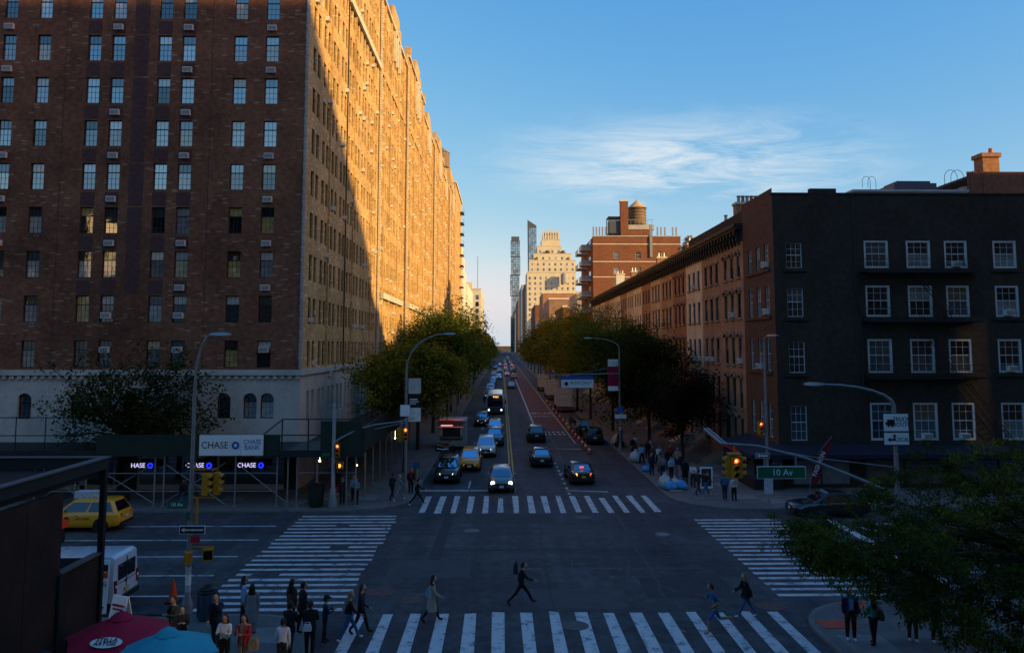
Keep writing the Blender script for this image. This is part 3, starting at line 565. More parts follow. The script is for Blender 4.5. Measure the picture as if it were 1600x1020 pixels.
# limestone base
bo = []
arch_x = [-44, -40.5, -37.3, -34.7, -30.9, -27.2, -24.2, -20.3, -18.4, -17.15]
for c in arch_x: bo.append((c - .5 - XB + Wd, c + .5 - XB + Wd, 5.2, 7.05))
for c in (-43, -36.5, -30.2, -23.9, -18.2): bo.append((c - 2.4 - XB + Wd, c + 2.4 - XB + Wd, 0.5, 3.1))
mb = MB(); mb.wall((XB - Wd, YB - .05, 0), (1, 0, 0), Wd + .05, 8.35, bo, .35, 0)
rel(mb.build('limestone_base', 'limestone', apt), apt)
for c in arch_x:   # round-headed windows: glass, ring and spandrels
    fr = MB(); n = 10
    for q in range(n):
        a0, a1 = math.pi * q / n, math.pi * (q + 1) / n
        P = lambda a, r, y: (c + r * math.cos(a), y, 7.05 - .5 + r * math.sin(a))
        fr.face([P(a0, .5, YB - .045), P(a1, .5, YB - .045), (c + .5 * (1 if q < 5 else -1), YB - .045, 7.06), ]) if False else None
    for sx in (-1, 1):
        pts = [(c + sx * .5, 6.55), (c + sx * .5, 7.06), (c, 7.06)] + [(c + sx * .5 * math.cos(R(90 - 9 * q)), 6.55 + .5 * math.sin(R(90 - 9 * q))) for q in range(11)]
        pts = [pts[0], pts[1], pts[2]] + pts[3:-1]
        fr.face([(x, YB - .052, z) for x, z in (pts if sx > 0 else pts[::-1])])
    o = rel(fr.build('arch_head', 'limestone', apt), apt)
    w = window(apt, (c - .5 - XB, .2, 5.2), 0, 1.0, 1.85, 'dark')
mb = MB(); mb.box(XB - Wd, XB + .25, YB - .3, YB + .1, 8.35, 8.75)
rel(mb.build('base_cornice', 'limestone', apt), apt)
mb = MB()
for q in range(105): x = XB - .1 - q * .56; mb.box(x - .14, x + .14, YB - .22, YB - .05, 8.08, 8.35)
rel(mb.build('dentil_course', 'limestone', apt), apt)['kind'] = 'stuff'
for c in (-43, -36.5, -30.2, -23.9, -18.2):
    rel(B('shop_window', 'pane_dark', apt, (c - 2.35, c + 2.35, YB + .2, YB + .25, .5, 3.1)), apt)
for a_, b_ in ((-76, -45.45), (-40.55, -38.95), (-34.05, -32.65), (-27.75, -26.35), (-21.45, -20.65), (-15.75, -14.9)): rel(B('storefront_pier', 'interior', apt, (a_, b_, YB - .14, YB - .051, .1, 3.3)), apt)  # dark storefront panels over the limestone, added to darken the space under the shed
rel(B('storefront_fascia', 'interior', apt, (XB - Wd, XB - .1, YB - .2, YB - .051, 3.1, 3.32)), apt)
rp = MB()    # rope moulding up the corner
for q in range(150): z = 8.8 + q * .315; rp.lathe([(.11, 0), (.135, .1), (.135, .2), (.11, .31)], 8, (XB - .01 + .02 * math.sin(q * 2.2), YB - .01, z))
rel(rp.build('rope_moulding', 'stone_grey', apt, smooth=60), apt)
# south face of the corner block (33 m)
ys = []
for k in range(9): ys += [59.3 + 3.5 * k, 60.75 + 3.5 * k]
ops = [(y - .45 - YB, y + .45 - YB, z - 8.7, z + WH - 8.7) for y in ys for z in rows]
mb = MB(); mb.wall((XB, YB, 8.7), (0, 1, 0), 33.5, ROOF - 8.7, ops, .22, 0); rel(mb.build('south_wall', 'brick_sunlit', apt), apt)
for y in ys:
    for i, z in enumerate(rows):
        window(apt, (-.14, y - .45 - YB, z), R(90), .9, WH, 'dark')
        if random.random() < .14: rel(aircon(apt, (XB + .05, y, z - (.95 if random.random() < .5 else -.1)), R(90)), apt).scale = (.85, .75, .8)
so_ = [(y - .42 - YB, y + .42 - YB, 4.8, 7.1) for y in ys]
mb = MB(); mb.wall((XB + .05, YB - .05, 0), (0, 1, 0), 33.5, 8.35, so_, .3, 0); rel(mb.build('limestone_base', 'limestone', apt), apt)
for y in ys: window(apt, (-.15, y - .42 - YB, 4.8), R(90), .84, 2.3, 'dark')
rel(B('base_cornice', 'limestone', apt, (XB - .1, XB + .25, YB + .1, 90.4, 8.35, 8.75)), apt)
rel(B('belt_course', 'stone_pale', apt, (XB, XB + .3, 72, 90.5, 43.6, 44.3), (XB, XB + .1, YB, 71.9, 43.7, 44.2)), apt)
for y in (64.9, 75.4, 85.9): rel(B('pilaster', 'brick_sunlit', apt, (XB, XB + .16, y - .12, y + .12, 8.8, ROOF)), apt)
rel(B('roof', 'roof_tar', apt, (XB - Wd + .3, XB - .3, YB + .3, 90, ROOF - 1.2, ROOF - .9)), apt)
rel(B('downpipe', 'frame_dark', apt, (XB + .02, XB + .12, 71.9, 72.0, 8, ROOF)), apt)
for c in (-22.0, -33.0): rel(B('seam', 'brick_purple', apt, (c - .03, c + .03, YB - .008, YB + .01, 8.8, ROOF)), apt)

# ---- the terrace of apartment houses that continues it
def terrace(i, y0, y1, label):
    X = XB + (.5 if i % 2 else .15); root = empty('apartment_building', (X, y0, 0), 0, label, 'building', 'row of brick apartment houses along the street')
    L_ = y1 - y0; n = 8; wy = []
    for k in range(n): c = (k + .5) * L_ / n; wy += [c - .62, c + .62]
    rr = [5.0] + rows[:-1]
    H_ = 53.5 + (.8 if i % 2 else -.6)
    ops = [(y - .45, y + .45, z, z + WH) for y in wy for z in rr + [48.5]]
    MB().wall((0, 0, 0), (0, 1, 0), L_, H_, ops, .22, 0).build('front_wall', 'brick_sunlit', root)
    g = MB(); fr = MB()
    for y in wy:
        for z in rr + [48.5]:
            g.box(-.18, -.16, y - .45, y + .45, z, z + WH); fr.box(-.17, -.12, y - .45, y + .45, z + WH * .62, z + WH * .68); fr.box(-.17, -.12, y - .45, y - .39, z, z + WH); fr.box(-.17, -.12, y + .39, y + .45, z, z + WH)
    g.build('window_panes', 'pane', root)['kind'] = 'stuff'; fr.build('window_frames', 'frame_dark', root)['kind'] = 'stuff'
    B('side_walls', 'brick_sunlit', root, (-12, -.01, .01, .4, 0, H_), (-12, -.01, L_ - .4, L_ - .01, 0, H_)); B('roof', 'roof_tar', root, (-12, -.2, .4, L_ - .4, H_ - 1.2, H_ - 1))
    mb = MB()
    for q in range(140): mb.box(-.02, .22 + .04 * (q % 2), -.14, .14, 8.8 + q * .315, 9.08 + q * .315)
    mb.build('rope_moulding', 'stone_pale', root)
    B('belt_course', 'stone_pale', root, (-.01, .28, 0.2, L_, 8.3, 8.7)); B('belt_course', 'stone_pale', root, (-.01, .35, L_ * .1, L_ * .9, 16.2, 16.9)); B('belt_course', 'brick_sunlit', root, (-.01, .1, .2, L_, 43.6, 44.2))
    for q in (.12, .34, .66, .88): B('pilaster', 'brick_sunlit', root, (0, .2, L_ * q - .22, L_ * q + .22, 8.8, H_))
    mb = MB(); mb.box(-.6, .3, 0, L_, H_, H_ + .35)
    mb.build('coping', 'stone_pale', root)
    gb = MB(); a = L_ * .3; b = L_ * .7
    gb.prism([(-.5, a), (.2, a), (.2, b), (-.5, b)], H_ + .35, H_ + 2.0); gb.prism([(-.5, a + 2), (.2, a + 2), (.2, b - 2), (-.5, b - 2)], H_ + 2.0, H_ + 3.0)
    for q in (.03, .97): gb.box(-.6, .3, L_ * q - .5, L_ * q + .5, H_ + .35, H_ + 1.7)
    gb.build('parapet_gable', 'brick_sunlit', root)
    for q in (.4, .5, .6): B('loggia_column', 'stone_pale', root, (.2, .5, L_ * q - .3, L_ * q + .3, 48.2, H_ - .6))
    for y in wy:
        for z in rr:
            if random.random() < .22: aircon(root, (.05, y, z - .1 if random.random() < .5 else z - .8), R(90)).scale = (.8, .7, .75)
    return root
ends = [90.5, 114, 137.5, 161, 184.5, 208, 231.5]
words = ['first', 'second', 'third', 'fourth', 'fifth', 'sixth']
for i in range(6): terrace(i, ends[i], ends[i + 1], f'sunlit brick apartment house, {words[i]} beyond the shaded corner block, dotted with air conditioners')
# east end tower with roof tank
ee = empty('apartment_building', (XB + .6, 231.5, 0), 0, 'taller brick end tower of the sunlit terrace with fire stair and roof tank', 'building')
MB().wall((0, 0, 0), (0, 1, 0), 36, 60, [(y - .45, y + .45, z, z + 2) for y in [2 + 3 * k for k in range(11)] for z in [5 + 3.3 * q for q in range(16)]], .22, 0).build('front_wall', 'brick_sunlit', ee)
gp = MB()
for k in range(11):
    for q in range(16): gp.box(-.2, -.18, 1.5 + 3 * k, 2.5 + 3 * k, 5 + 3.3 * q, 7 + 3.3 * q)
gp.build('window_panes', 'pane_dark', ee)['kind'] = 'stuff'
B('west_wall', 'brick_sunlit', ee, (-26, -.01, .0, .4, 0, 60)); B('roof_block', 'brick_sunlit', ee, (-14, -2, 6, 20, 59, 66)); B('coping', 'stone_pale', ee, (-26, .35, -.3, 36, 60, 60.6))
MB().lathe([(2.6, 0), (2.6, 4.6), (2.75, 4.7), (.1, 6.6)], 16, (-5, 8, 66.5)).build('water_tank', 'wood_tank', ee, 40); B('tank_base', 'black_iron', ee, (-7, -3, 6, 10, 66, 66.5))
fe = MB()
for q in range(13): fe.box(.1, 1.3, 24, 31, 12 + 3.6 * q, 12.12 + 3.6 * q); fe.box(1.25, 1.3, 24, 31, 13.0 + 3.6 * q, 13.08 + 3.6 * q)
fe.build('fire_stair', 'black_iron', ee)

# ---- dark grey corner house on the right, painted brick
XR = 20.4
dk = empty('corner_building', (XR, 57, 0), 0, 'dark grey painted brick corner house with white windows and black fire escapes', 'building')
DH = 21.9; WDK = 46
wx = [(21.35, 1.2, 'white')] + [(27.25, 1.85, 'white_wide'), (30.45, 1.85, 'white_wide'), (33.35, 1.75, 'white_wide'), (37.05, 1.8, 'white_wide'), (41.5, 1.8, 'white_wide'), (46, 1.8, 'white_wide'), (51, 1.8, 'white_wide')]
fl = [(3.55, 2.75), (8.5, 2.5), (12.65, 2.35), (16.3, 2.1)]
ops = [(x - XR, x - XR + w, z, z + h - (.2 if w < 1.5 else 0)) for x, w, s in wx for z, h in fl]
gops = [(1.0, 5.2, .4, 2.8), (6.4, 12.2, .4, 2.8), (13.2, 19.4, .4, 2.8), (20.4, 26, .4, 2.8)]
MB().wall((0, 0, 0), (1, 0, 0), WDK, DH, ops + gops, .2, 0).build('west_wall', 'brick_grey_paint', dk)
for x, w, s in wx:
    for i, (z, h) in enumerate(fl):
        window(dk, (x - XR, .1, z), 0, w, h - (.2 if w < 1.5 else 0), s)
        B('sill', 'brick_grey_paint', dk, (x - XR - .25, x - XR + w + .25, -.16, .05, z - .28, z - .003))
for x, z in ((33.35 + .85, 16.4), (37.05 + .9, 12.75), (37.05 + .9, 8.6), (30.45 + .9, 3.65), (33.35 + .8, 3.65)): aircon(dk, (x - XR, .0, z), 0)
for a, b, z0, z1 in gops: B('shop_window', 'pane_dark', dk, (a, b, .12, .16, z0, z1)); B('mullion', 'frame_dark', dk, (a, b, .05, .1, 2.1, 2.2), ((a + b) / 2 - .05, (a + b) / 2 + .05, .06, .11, .4, 2.8))
sy = [1.6, 3.55, 5.5]
ops = [(7.3 - y - .45, 7.3 - y + .45, z, z + h) for y in sy for z, h in ((3.6, 2.6), (8.6, 2.5), (12.8, 2.3), (16.4, 1.9))]
MB().wall((0, 7.3, 0), (0, -1, 0), 7.3, DH + .5, ops, .2, 0).build('street_wall', 'brick_brown_paint', dk)
for y in sy:
    for z, h in ((3.6, 2.6), (8.6, 2.5), (12.8, 2.3), (16.4, 1.9)):
        window(dk, (.1, y + .45, z), R(-90), .9, h, 'white')
for z in (8.6, 12.8, 16.4): B('sill', 'brick_brown_paint', dk, (-.14, .05, .8, 6.4, z - .26, z - .003))
aircon(dk, (0, 1.6, 16.5), R(-90)); aircon(dk, (0, 1.6, 12.9), R(-90)); aircon(dk, (0, 3.55, 8.7), R(-90))
B('roof', 'roof_silver', dk, (.3, WDK, .3, 26, DH - 1.0, DH - .8)); B('parapet', 'brick_grey_paint', dk, (2.9, 4.9, -.02, .4, DH, DH + .45), (0, .35, 7.31, 26, 20, DH))
B('coping', 'brick_grey_paint', dk, (-.08, 2.89, -.08, .4, DH, DH + .12), (4.91, WDK, -.08, .4, DH, DH + .12))
B('side_wall', 'brick_grey_paint', dk, (.4, WDK, 25.7, 26, 0, DH - .5))
MB().tube([(6.45, -.1, 4.5), (6.4, -.1, 13), (6.1, -.1, 14), (6.1, -.1, DH)], .06, 6).build('downpipe', 'frame_dark', dk)
# fire escapes: balconies, railings and stairs
for z in (8.15, 12.3, 15.95):
    f = MB(); x0, x1 = 6.4, 15.0
    for q in range(9): f.box(x0, x1, -1.1 + q * .12, -1.04 + q * .12, z, z + .04)
    f.box(x0, x1, -1.14, -1.1, z - .08, z + .06); f.build('fire_escape_balcony', 'black_iron', dk)
    f = MB()
    for zz_ in (.5, .95): f.box(x0, x1, -1.13, -1.1, z + zz_, z + zz_ + .03); f.box(x0, x0 + .03, -1.1, 0, z + zz_, z + zz_ + .03); f.box(x1 - .03, x1, -1.1, 0, z + zz_, z + zz_ + .03)
    for q in range(44): x = x0 + q * .2; f.box(x, x + .012, -1.125, -1.105, z, z + .95)
    f.build('fire_escape_railing', 'black_iron', dk)
    for bx in (7, 10.5, 14.4): B('bracket', 'black_iron', dk, (bx, bx + .05, -1.0, 0, z - .14, z - .08))
for xa, za, xb, zb in ((10.3, 15.95, 13.0, 12.35), (10.4, 12.3, 13.2, 8.2), (13.6, 8.15, 16.8, 3.8)):
    f = MB()
    for y in (-.85, -.4): f.tube([(xa, y, za), (xb, y, zb)], .035, 4); f.tube([(xa, y, za + .8), (xb, y, zb + .8)], .016, 4)
    for q in range(12): t = (q + .5) / 12; f.cbox((xa + (xb - xa) * t, -.62, za + (zb - za) * t), (.2, .46, .025))
    f.build('fire_escape_stair', 'black_iron', dk)
# awning round the shop
aw = MB(); aw.rings([[(-.02, 7.2, 3.3), (-.02, -.02, 3.3), (30, -.02, 3.3)], [(-2.6, 7.2, 2.75), (-2.6, -1.7, 2.75), (30, -1.7, 2.75)], [(-2.6, 7.2, 2.45), (-2.6, -1.7, 2.45), (30, -1.7, 2.45)]], False, closed=False)
aw.build('awning', 'cloth_navy', dk); B('cafe_enclosure', 'shed_dark', dk, (-2.2, -.05, -.9, 6.9, .15, .9)); B('cafe_glazing', 'pane_dark', dk, (-2.15, -2.1, -.85, 6.85, .9, 2.6), (-2.1, -.1, -.85, -.8, .9, 2.6))
B('awning_stripe', 'sign_red', dk, (-2.64, -2.605, 1.0, 7.0, 2.5, 2.7))
rb = empty('roof_bulkhead', (XR + 12, 66, DH + .35), 0, 'pale roof bulkhead with grey skylight behind the dark parapet', 'roof structure')
B('wall', 'stone_grey', rb, (-1.5, 8.5, 0, 7, -1.8, 1.7)); B('cornice', 'roof_silver', rb, (-1.7, 8.6, -.15, 7.1, 1.7, 1.88)); B('skylight', 'slate_metal', rb, (2.6, 6.4, 1, 4, 2.0, 2.7), (3.0, 6.0, 1.3, 3.7, 2.7, 2.95))
ld = MB()
for dx in (0, .5): ld.tube([(-.9 + dx, -.3, 2.0)] + [(-.9 + dx + .35 - .35 * math.cos(R(20 * q)), -.3, 2.5 + .5 * math.sin(R(20 * q))) for q in range(10)] + [(-.2 + dx, -.3, 1.8)], .02, 4)
ld.build('ladder_hoop', 'black_iron', rb)
# brick house behind, far right, with chimney
bh = empty('brick_house', (43.4, 70, -.9), 0, 'red brick house with tall lit chimney rising behind the dark parapet, far right', 'building')
ops = [(5.0, 6.0, 22.0, 25.2)]
MB().wall((0, 0, 0), (1, 0, 0), 18, 27.6, ops, .3, 0).build('wall', 'brick_red', bh); B('side_wall', 'stone_grey', bh, (-.3, -.005, .02, 9, 20, 26.2)); B('window_pane', 'pane_dark', bh, (5.0, 6.0, .25, .3, 22, 25.2)); B('roof', 'roof_tar', bh, (0.1, 18, .1, 12, 27, 27.2))
B('chimney', 'brick_orange', bh, (2.9, 4.5, 2, 3.4, 26.8, 29.5)); B('chimney_cap', 'brick_orange', bh, (2.75, 4.65, 1.85, 3.55, 29.5, 29.9)); MB().lathe([(.22, 0), (.18, .6)], 8, (4.1, 2.6, 29.9)).build('chimney_pot', 'terracotta', bh)
ld = MB()
for dx in (0, .6, 2.4): ld.tube([(-2.2 + dx, -.2, 25.6)] + [(-2.2 + dx + .6 - .6 * math.cos(R(18 * q)), -.2, 27.0 + .7 * math.sin(R(18 * q))) for q in range(11)] + [(-1.0 + dx, -.2, 25.6)], .025, 4)
ld.build('ladder_hoop', 'black_iron', bh)

# ---- row houses down the right side
hm = ['brownstone_a', 'brownstone_b', 'brownstone_c', 'brownstone_d', 'brownstone_e', 'brownstone_f', 'brownstone_d', 'brownstone_c', 'brownstone_f', 'brownstone_b', 'brownstone_c', 'brownstone_f', 'brownstone_e', 'brownstone_c', 'brownstone_f', 'brownstone_c']
hn = ['brown stucco row house beside the dark corner house, arched brows over its windows', 'brown row house with plain windows, second from the dark corner house', 'pale cream row house with narrow windows between two brown ones', 'reddish brown row house with arched brows, fourth from the corner', 'tan row house, fifth from the dark corner house', 'pale stone row house, sixth from the dark corner house'] + [f'row house number {n} from the dark corner house, half hidden by trees' for n in ('seven', 'eight', 'nine', 'ten', 'eleven', 'twelve', 'thirteen', 'fourteen', 'fifteen', 'sixteen')]
brk = MB(); brk.box(-.55, 0, -.11, .11, -.05, .45); brk.box(-.32, 0, -.09, .09, -.55, -.05); brk.box(-.18, 0, -.08, .08, -.85, -.55); brk_me = brk.mesh('bracket', 'cornice_dark')
brow = MB(); 
for q in range(6):
    a0, a1 = R(25 + 130 * q / 6), R(25 + 130 * (q + 1) / 6); P = lambda a, r, x: (x, -r * math.cos(a), r * math.sin(a) - .25)
    brow.rings([[P(a0, .55, 0), P(a0, .75, 0), P(a0, .78, -.2), P(a0, .55, -.2)], [P(a1, .55, 0), P(a1, .75, 0), P(a1, .78, -.2), P(a1, .55, -.2)]], True)
brow_me = brow.mesh('window_brow', 'brownstone_b'); lint_me = MB().box(-.1, .02, -.6, .6, 0, .22).mesh('lintel', 'brownstone_b'); sill_me = MB().box(-.14, .02, -.6, .6, -.18, 0).mesh('sill', 'brownstone_b')
for i in range(16):
    y0 = 64.3 + 6.75 * i; L_ = 6.75; root = empty('row_house', (XR + .02, y0, 0), 0, hn[i], 'house', 'row houses along the street')
    cs = [1.4, 3.35, 5.3]; fls = [(1.9, 2.4), (5.2, 2.5), (8.9, 2.3), (12.9, 2.1), (16.4, 1.85)]
    ops = [(L_ - c - .46, L_ - c + .46, z, z + h) for c in cs for z, h in fls]
    MB().wall((0, L_, 0), (0, -1, 0), L_ - .004, 20.4, ops, .22, 0).build('front_wall', hm[i], root)
    B('side_wall', hm[i], root, (.02, 10, .02, .3, 0, 20.9), (.02, 10, L_ - .3, L_ - .02, 0, 20.9)); B('roof', 'roof_silver', root, (.1, 10, .3, L_ - .3, 20.5, 20.7))
    for c in cs:
        for z, h in fls:
            if i < 8: window(root, (.1, c + .46, z), R(-90), .92, h, 'plain')
            if i < 6:
                put('sill', sill_me, root, (0, c, z - .003))
                if i in (0, 3): put('window_brow', brow_me, root, (0, c, z + h + .05))
                elif i != 2: put('lintel', lint_me, root, (0, c, z + h))
    if i >= 8:
        g = MB()
        for c in cs:
            for z, h in fls: g.box(.14, .17, c - .46, c + .46, z, z + h)
        g.build('window_panes', 'pane_dark', root)['kind'] = 'stuff'
    B('cornice', 'cornice_dark', root, (-.75, .1, 0, L_, 20.55, 20.85), (-.6, .1, .01, L_ - .01, 20.35, 20.549), (-.12, .1, .01, L_ - .01, 19.4, 20.349))
    for q in range(7): put('bracket', brk_me, root, (-.121, .5 + q * .96, 20.0 - .1))
    if i < 6 and i % 2 == 0: aircon(root, (.02, 1.4, 9.0), R(-90)); aircon(root, (.02, 3.35, 9.0 if i else 13.0), R(-90))
    if i in (1, 2): aircon(root, (.02, 5.3, 9.0), R(-90)); aircon(root, (.02, 3.35, 16.5 if i == 2 else 9.0), R(-90))
    # stoop and door
    st = MB()
    for q in range(6): st.box(-2.4 + q * .35, .02, 4.6, 6.1, .15 + q * .2, .35 + q * .2)
    st.build('stoop', hm[i], root); B('door', 'cornice_dark', root, (-.06, .03, 4.85, 5.85, 1.36, 3.9))
def chimney(x, y, z0, w, h, label, pots=3, m='brick_orange'):
    r = empty('chimney', (x, y, z0), 0, label, 'chimney', 'chimneys on the row house roofs'); B('stack', m, r, (-w / 2, w / 2, -.5, .5, 0, h)); B('cap', 'stone_pale', r, (-w / 2 - .1, w / 2 + .1, -.6, .6, h, h + .2))
    for q in range(pots):
        MB().lathe([(.17, 0), (.14, .5), (.2, .55), (.2, .62), (.1, .66)], 8, ((q - (pots - 1) / 2) * w / pots * .85, 0, h + .2)).build('chimney_pot', 'terracotta' if q % 2 else 'galvanised', r)
chimney(21.6, 66.5, 20.6, 2.2, 2.2, 'broad orange brick chimney against the dark corner house', 5)
for k, (y, h, w, lb) in enumerate(((73, 1.6, .5, 'tall white metal flue on the brown house roof'), (79, 1.1, .5, 'short metal flue on the cream house roof'), (86, 1.2, 1.4, 'low pale chimney with pots above the reddish house'), (108, 2.2, 1.3, 'orange chimney with tall pot standing midway along the cornice'), (125, 1.8, .9, 'small pale chimney toward the far end of the cornice'), (146, 3.4, 1.6, 'pale square stack at the far end of the row houses'))):
    chimney(21.6 + k % 2, y, 20.6, w, h, lb, 1 if k < 2 else 3, 'white_trim' if k in (0, 5) else 'galvanised' if k == 1 else 'brick_orange')

# ---- red brick block with the roof tank
rb2 = empty('brick_building', (20.7, 173, 0), 0, 'red brick block with cream bands, balconies and a wooden roof water tank', 'building')
RH = 35.2
wz = [(5.3, 30.2), (10.3, 30.2), (15.2, 30.2), (5.3, 26.6), (10.3, 26.6), (5.3, 23.2)]
MB().wall((0, 0, 0), (1, 0, 0), 20, RH, [(x - .6, x + .6, z, z + 1.6) for x, z in wz], .2, 0).build('west_wall', 'brick_red', rb2)
for x, z in wz: window(rb2, (x - .6, .1, z), 0, 1.2, 1.6, 'white')
B('side_wall', 'brick_red', rb2, (.01, .4, .02, 26, 0, RH)); B('side_wall', 'brick_red', rb2, (19.6, 19.99, .02, 26, 0, RH)); B('roof', 'roof_tar', rb2, (.4, 19.6, .3, 26, RH - .6, RH - .4))
B('band', 'stone_pale', rb2, (-.05, 20, -.06, .02, 33.4, 33.6)); B('band', 'stone_pale', rb2, (-.05, 20, -.06, .02, 29.4, 29.6)); B('band', 'stone_pale', rb2, (-.05, 20, -.06, .02, 25.9, 26.1)); B('coping', 'roof_silver', rb2, (-.15, 20.1, -.15, .4, RH, RH + .25))
for q in range(5):
    z = 18.2 + 3.6 * q; B('balcony', 'stone_pale', rb2, (-2.3, 0, 3.4, 9, z, z + .2)); B('balcony', 'stone_pale', rb2, (-2.3, 0, 12, 18, z, z + .2))
    B('balcony_rail', 'galvanised', rb2, (-2.3, -2.25, 3.4, 9, z + .2, z + 1.2), (-2.25, 0, 3.4, 3.45, z + .2, z + 1.2)); B('balcony_rail', 'galvanised', rb2, (-2.3, -2.25, 12, 18, z + .2, z + 1.2))
    B('balcony_door', 'pane_dark', rb2, (-.05, .005, 4.2, 7.5, z + .25, z + 2.4))
B('flue', 'galvanised', rb2, (12.9, 13.5, -.35, -.06, 30.5, 38)); B('bulkhead', 'brick_red', rb2, (7.6, 14.6, 5, 12, RH - .4, 37.6)); B('tank_deck', 'roof_silver', rb2, (7.4, 15.0, 4.8, 12.2, 37.6, 38.7)); B('chimney', 'brick_red', rb2, (6.9, 8.7, 3.4, 4.79, RH - .4, 44.0)); B('chimney_cap', 'stone_pale', rb2, (6.8, 8.8, 3.3, 4.9, 44.0, 44.3))
rl = MB()
for q in range(8): rl.box(7.5 + q, 7.56 + q, 4.85, 4.9, 38.7, 39.9)
rl.box(7.5, 14.9, 4.85, 4.9, 39.85, 39.95); rl.build('deck_rail', 'galvanised', rb2)
tk = MB().lathe([(2.15, 0), (2.2, .2), (2.15, 2), (2.05, 4.0)], 20, (11.6, 8.2, 39.0)); tk.build('water_tank', 'wood_tank', rb2, 40)
hp = MB()
for q in range(6): hp.lathe([(2.19, .3 + q * .68), (2.24, .3 + q * .68), (2.24, .36 + q * .68), (2.19, .36 + q * .68)], 20, (11.6, 8.2, 39.0))
hp.build('tank_hoops', 'black_iron', rb2); MB().lathe([(2.35, 4.2), (.1, 6.2), (.1, 6.5)], 20, (11.6, 8.2, 39.0)).build('tank_roof', 'tank_cone', rb2, 40)
B('cooling_tower', 'slate_metal', rb2, (4.4, 7.6, 4, 7, 36.6, 39.6)); cf = MB()
for x in (4.2, 7.8):
    for y in (3.8, 7.2): cf.box(x - .1, x + .1, y - .1, y + .1, RH - .4, 40.4)
cf.box(4.1, 7.9, 3.7, 7.3, 40.2, 40.5); cf.box(4.1, 7.9, 3.7, 7.3, 36.3, 36.6); cf.build('cooling_frame', 'black_iron', rb2)
for q in range(10): x = [.2, .9, 1.6, 2.3, 3.0, 14.9, 15.7, 16.6, 18.4, 19.2][q]; MB().cbox((x, .7, RH + 1.4), (.32, .2, 1.9)).tube([(x, .85, RH - .4), (x, .85, RH + 2.4)], .05, 5).build('antenna', 'galvanised', rb2)
tl = empty('roof_tree', (29.0, 118, 20.7), 0, 'tall yellow conifer growing on the row house roof', 'tree'); rr_ = empty('roof_tree', (30.5, 124, 20.7), 0, 'reddish autumn tree on the row house roof', 'tree')

# ---- generic street building farther away
def block(label, x0, x1, y0, y1, h, wm, cols_=6, pitch=3.6, face='-X', ww=1.2, wh=1.7, cat='building', name='city_building', pm='pane_dark', tops=(), grp=None):
    root = empty(name, (x0, y0, 0), 0, label, cat, grp); W, D = x1 - x0, y1 - y0; zs = [4 + pitch * q for q in range(int((h - 5) / pitch))]
    us = [(k + .5) * W / cols_ for k in range(cols_)]; o1 = [(u - ww / 2, u + ww / 2, z, z + wh) for u in us for z in zs]
    wl = MB(); wl.wall((0, 0, 0), (1, 0, 0), W, h, o1, .3, 0); n2 = max(2, int(D / 4)); vs_ = [(k + .5) * D / n2 for k in range(n2)]
    g = MB()
    for u in us:
        for z in zs: g.box(u - ww / 2, u + ww / 2, .25, .29, z, z + wh)
    if face == '-X':
        wl.wall((0, D, 0), (0, -1, 0), D, h, [(v - ww / 2, v + ww / 2, z, z + wh) for v in vs_ for z in zs], .3, 0)
        for v in vs_:
            for z in zs: g.box(.25, .29, D - v - ww / 2, D - v + ww / 2, z, z + wh)
        wl.box(W - .4, W, .4, D, 0, h)
    else:
        wl.wall((W, 0, 0), (0, 1, 0), D, h, [(v - ww / 2, v + ww / 2, z, z + wh) for v in vs_ for z in zs], .3, 0)
        for v in vs_:
            for z in zs: g.box(W - .29, W - .25, v - ww / 2, v + ww / 2, z, z + wh)
        wl.box(0, .4, .4, D, 0, h)
    wl.build('wall', wm, root); g.build('window_panes', pm, root)['kind'] = 'stuff'
    B('roof', 'roof_tar', root, (.4, W - .4, .4, D, h - .8, h - .5)); B('cornice', 'stone_pale', root, (-.3, W + .3, -.35, -.005, h - .5, h + .25))
    for nm, m_, bx in tops: B(nm, m_, root, bx)
    return root
# cream stepped building with a crown
cr_ = block('cream brick stepped building with terraces and a fluted crown at the end of the street', 21, 62, 640, 680, 72, 'brick_cream', 9, 4.4, ww=1.7, wh=2.3)
def tier(root, x0, x1, y0, y1, z0, z1, m='brick_cream', win=0):
    zs = [z0 - .0 + 1.2 + 4.4 * q for q in range(int((z1 - z0 - 1) / 4.4))]; us = [(k + .5) * (x1 - x0) / max(win, 1) for k in range(win)]
    wl = MB(); wl.wall((x0, y0, z0), (1, 0, 0), x1 - x0, z1 - z0, [(u - .85, u + .85, z - z0, z - z0 + 2.2) for u in us for z in zs], .3, 0); wl.box(x0, x0 + .4, y0 + .4, y1, z0, z1); wl.box(x1 - .4, x1, y0 + .4, y1, z0, z1); wl.box(x0, x1, y0 + .5, y1, z1 - .5, z1 - .1)
    wl.build('tier', m, root); g = MB()
    for u in us:
        for z in zs: g.box(x0 + u - .85, x0 + u + .85, y0 + .25, y0 + .29, z, z + 2.2)
    if us: g.build('window_panes', 'pane_dark', root)['kind'] = 'stuff'
    B('coping', 'stone_pale', root, (x0 - .3, x1 + .3, y0 - .3, y0 + .3, z1, z1 + .5))
tier(cr_, 2, 41, 3, 38, 72, 82, win=8); tier(cr_, 6, 38, 7, 36, 82, 88, win=6); tier(cr_, 9, 30, 10, 34, 88, 95, win=4)
tier(cr_, 13, 29, 14, 30, 95, 101, win=0); tier(cr_, 14, 28, 15, 30, 101, 104, win=0)
for q in range(7): B('crown_pier', 'brick_cream', cr_, (14 + q * 2.15, 15.2 + q * 2.15, 14.6, 16, 93, 109 + (q % 3) * .6))
B('crown', 'brick_cream', cr_, (14.4, 27.6, 15.6, 29, 100, 107.4))
for q in range(3): B('crown_window', 'pane_dark', cr_, (17.2 + q * 3.9, 18.1 + q * 3.9, 14.9, 15.61, 99, 104))
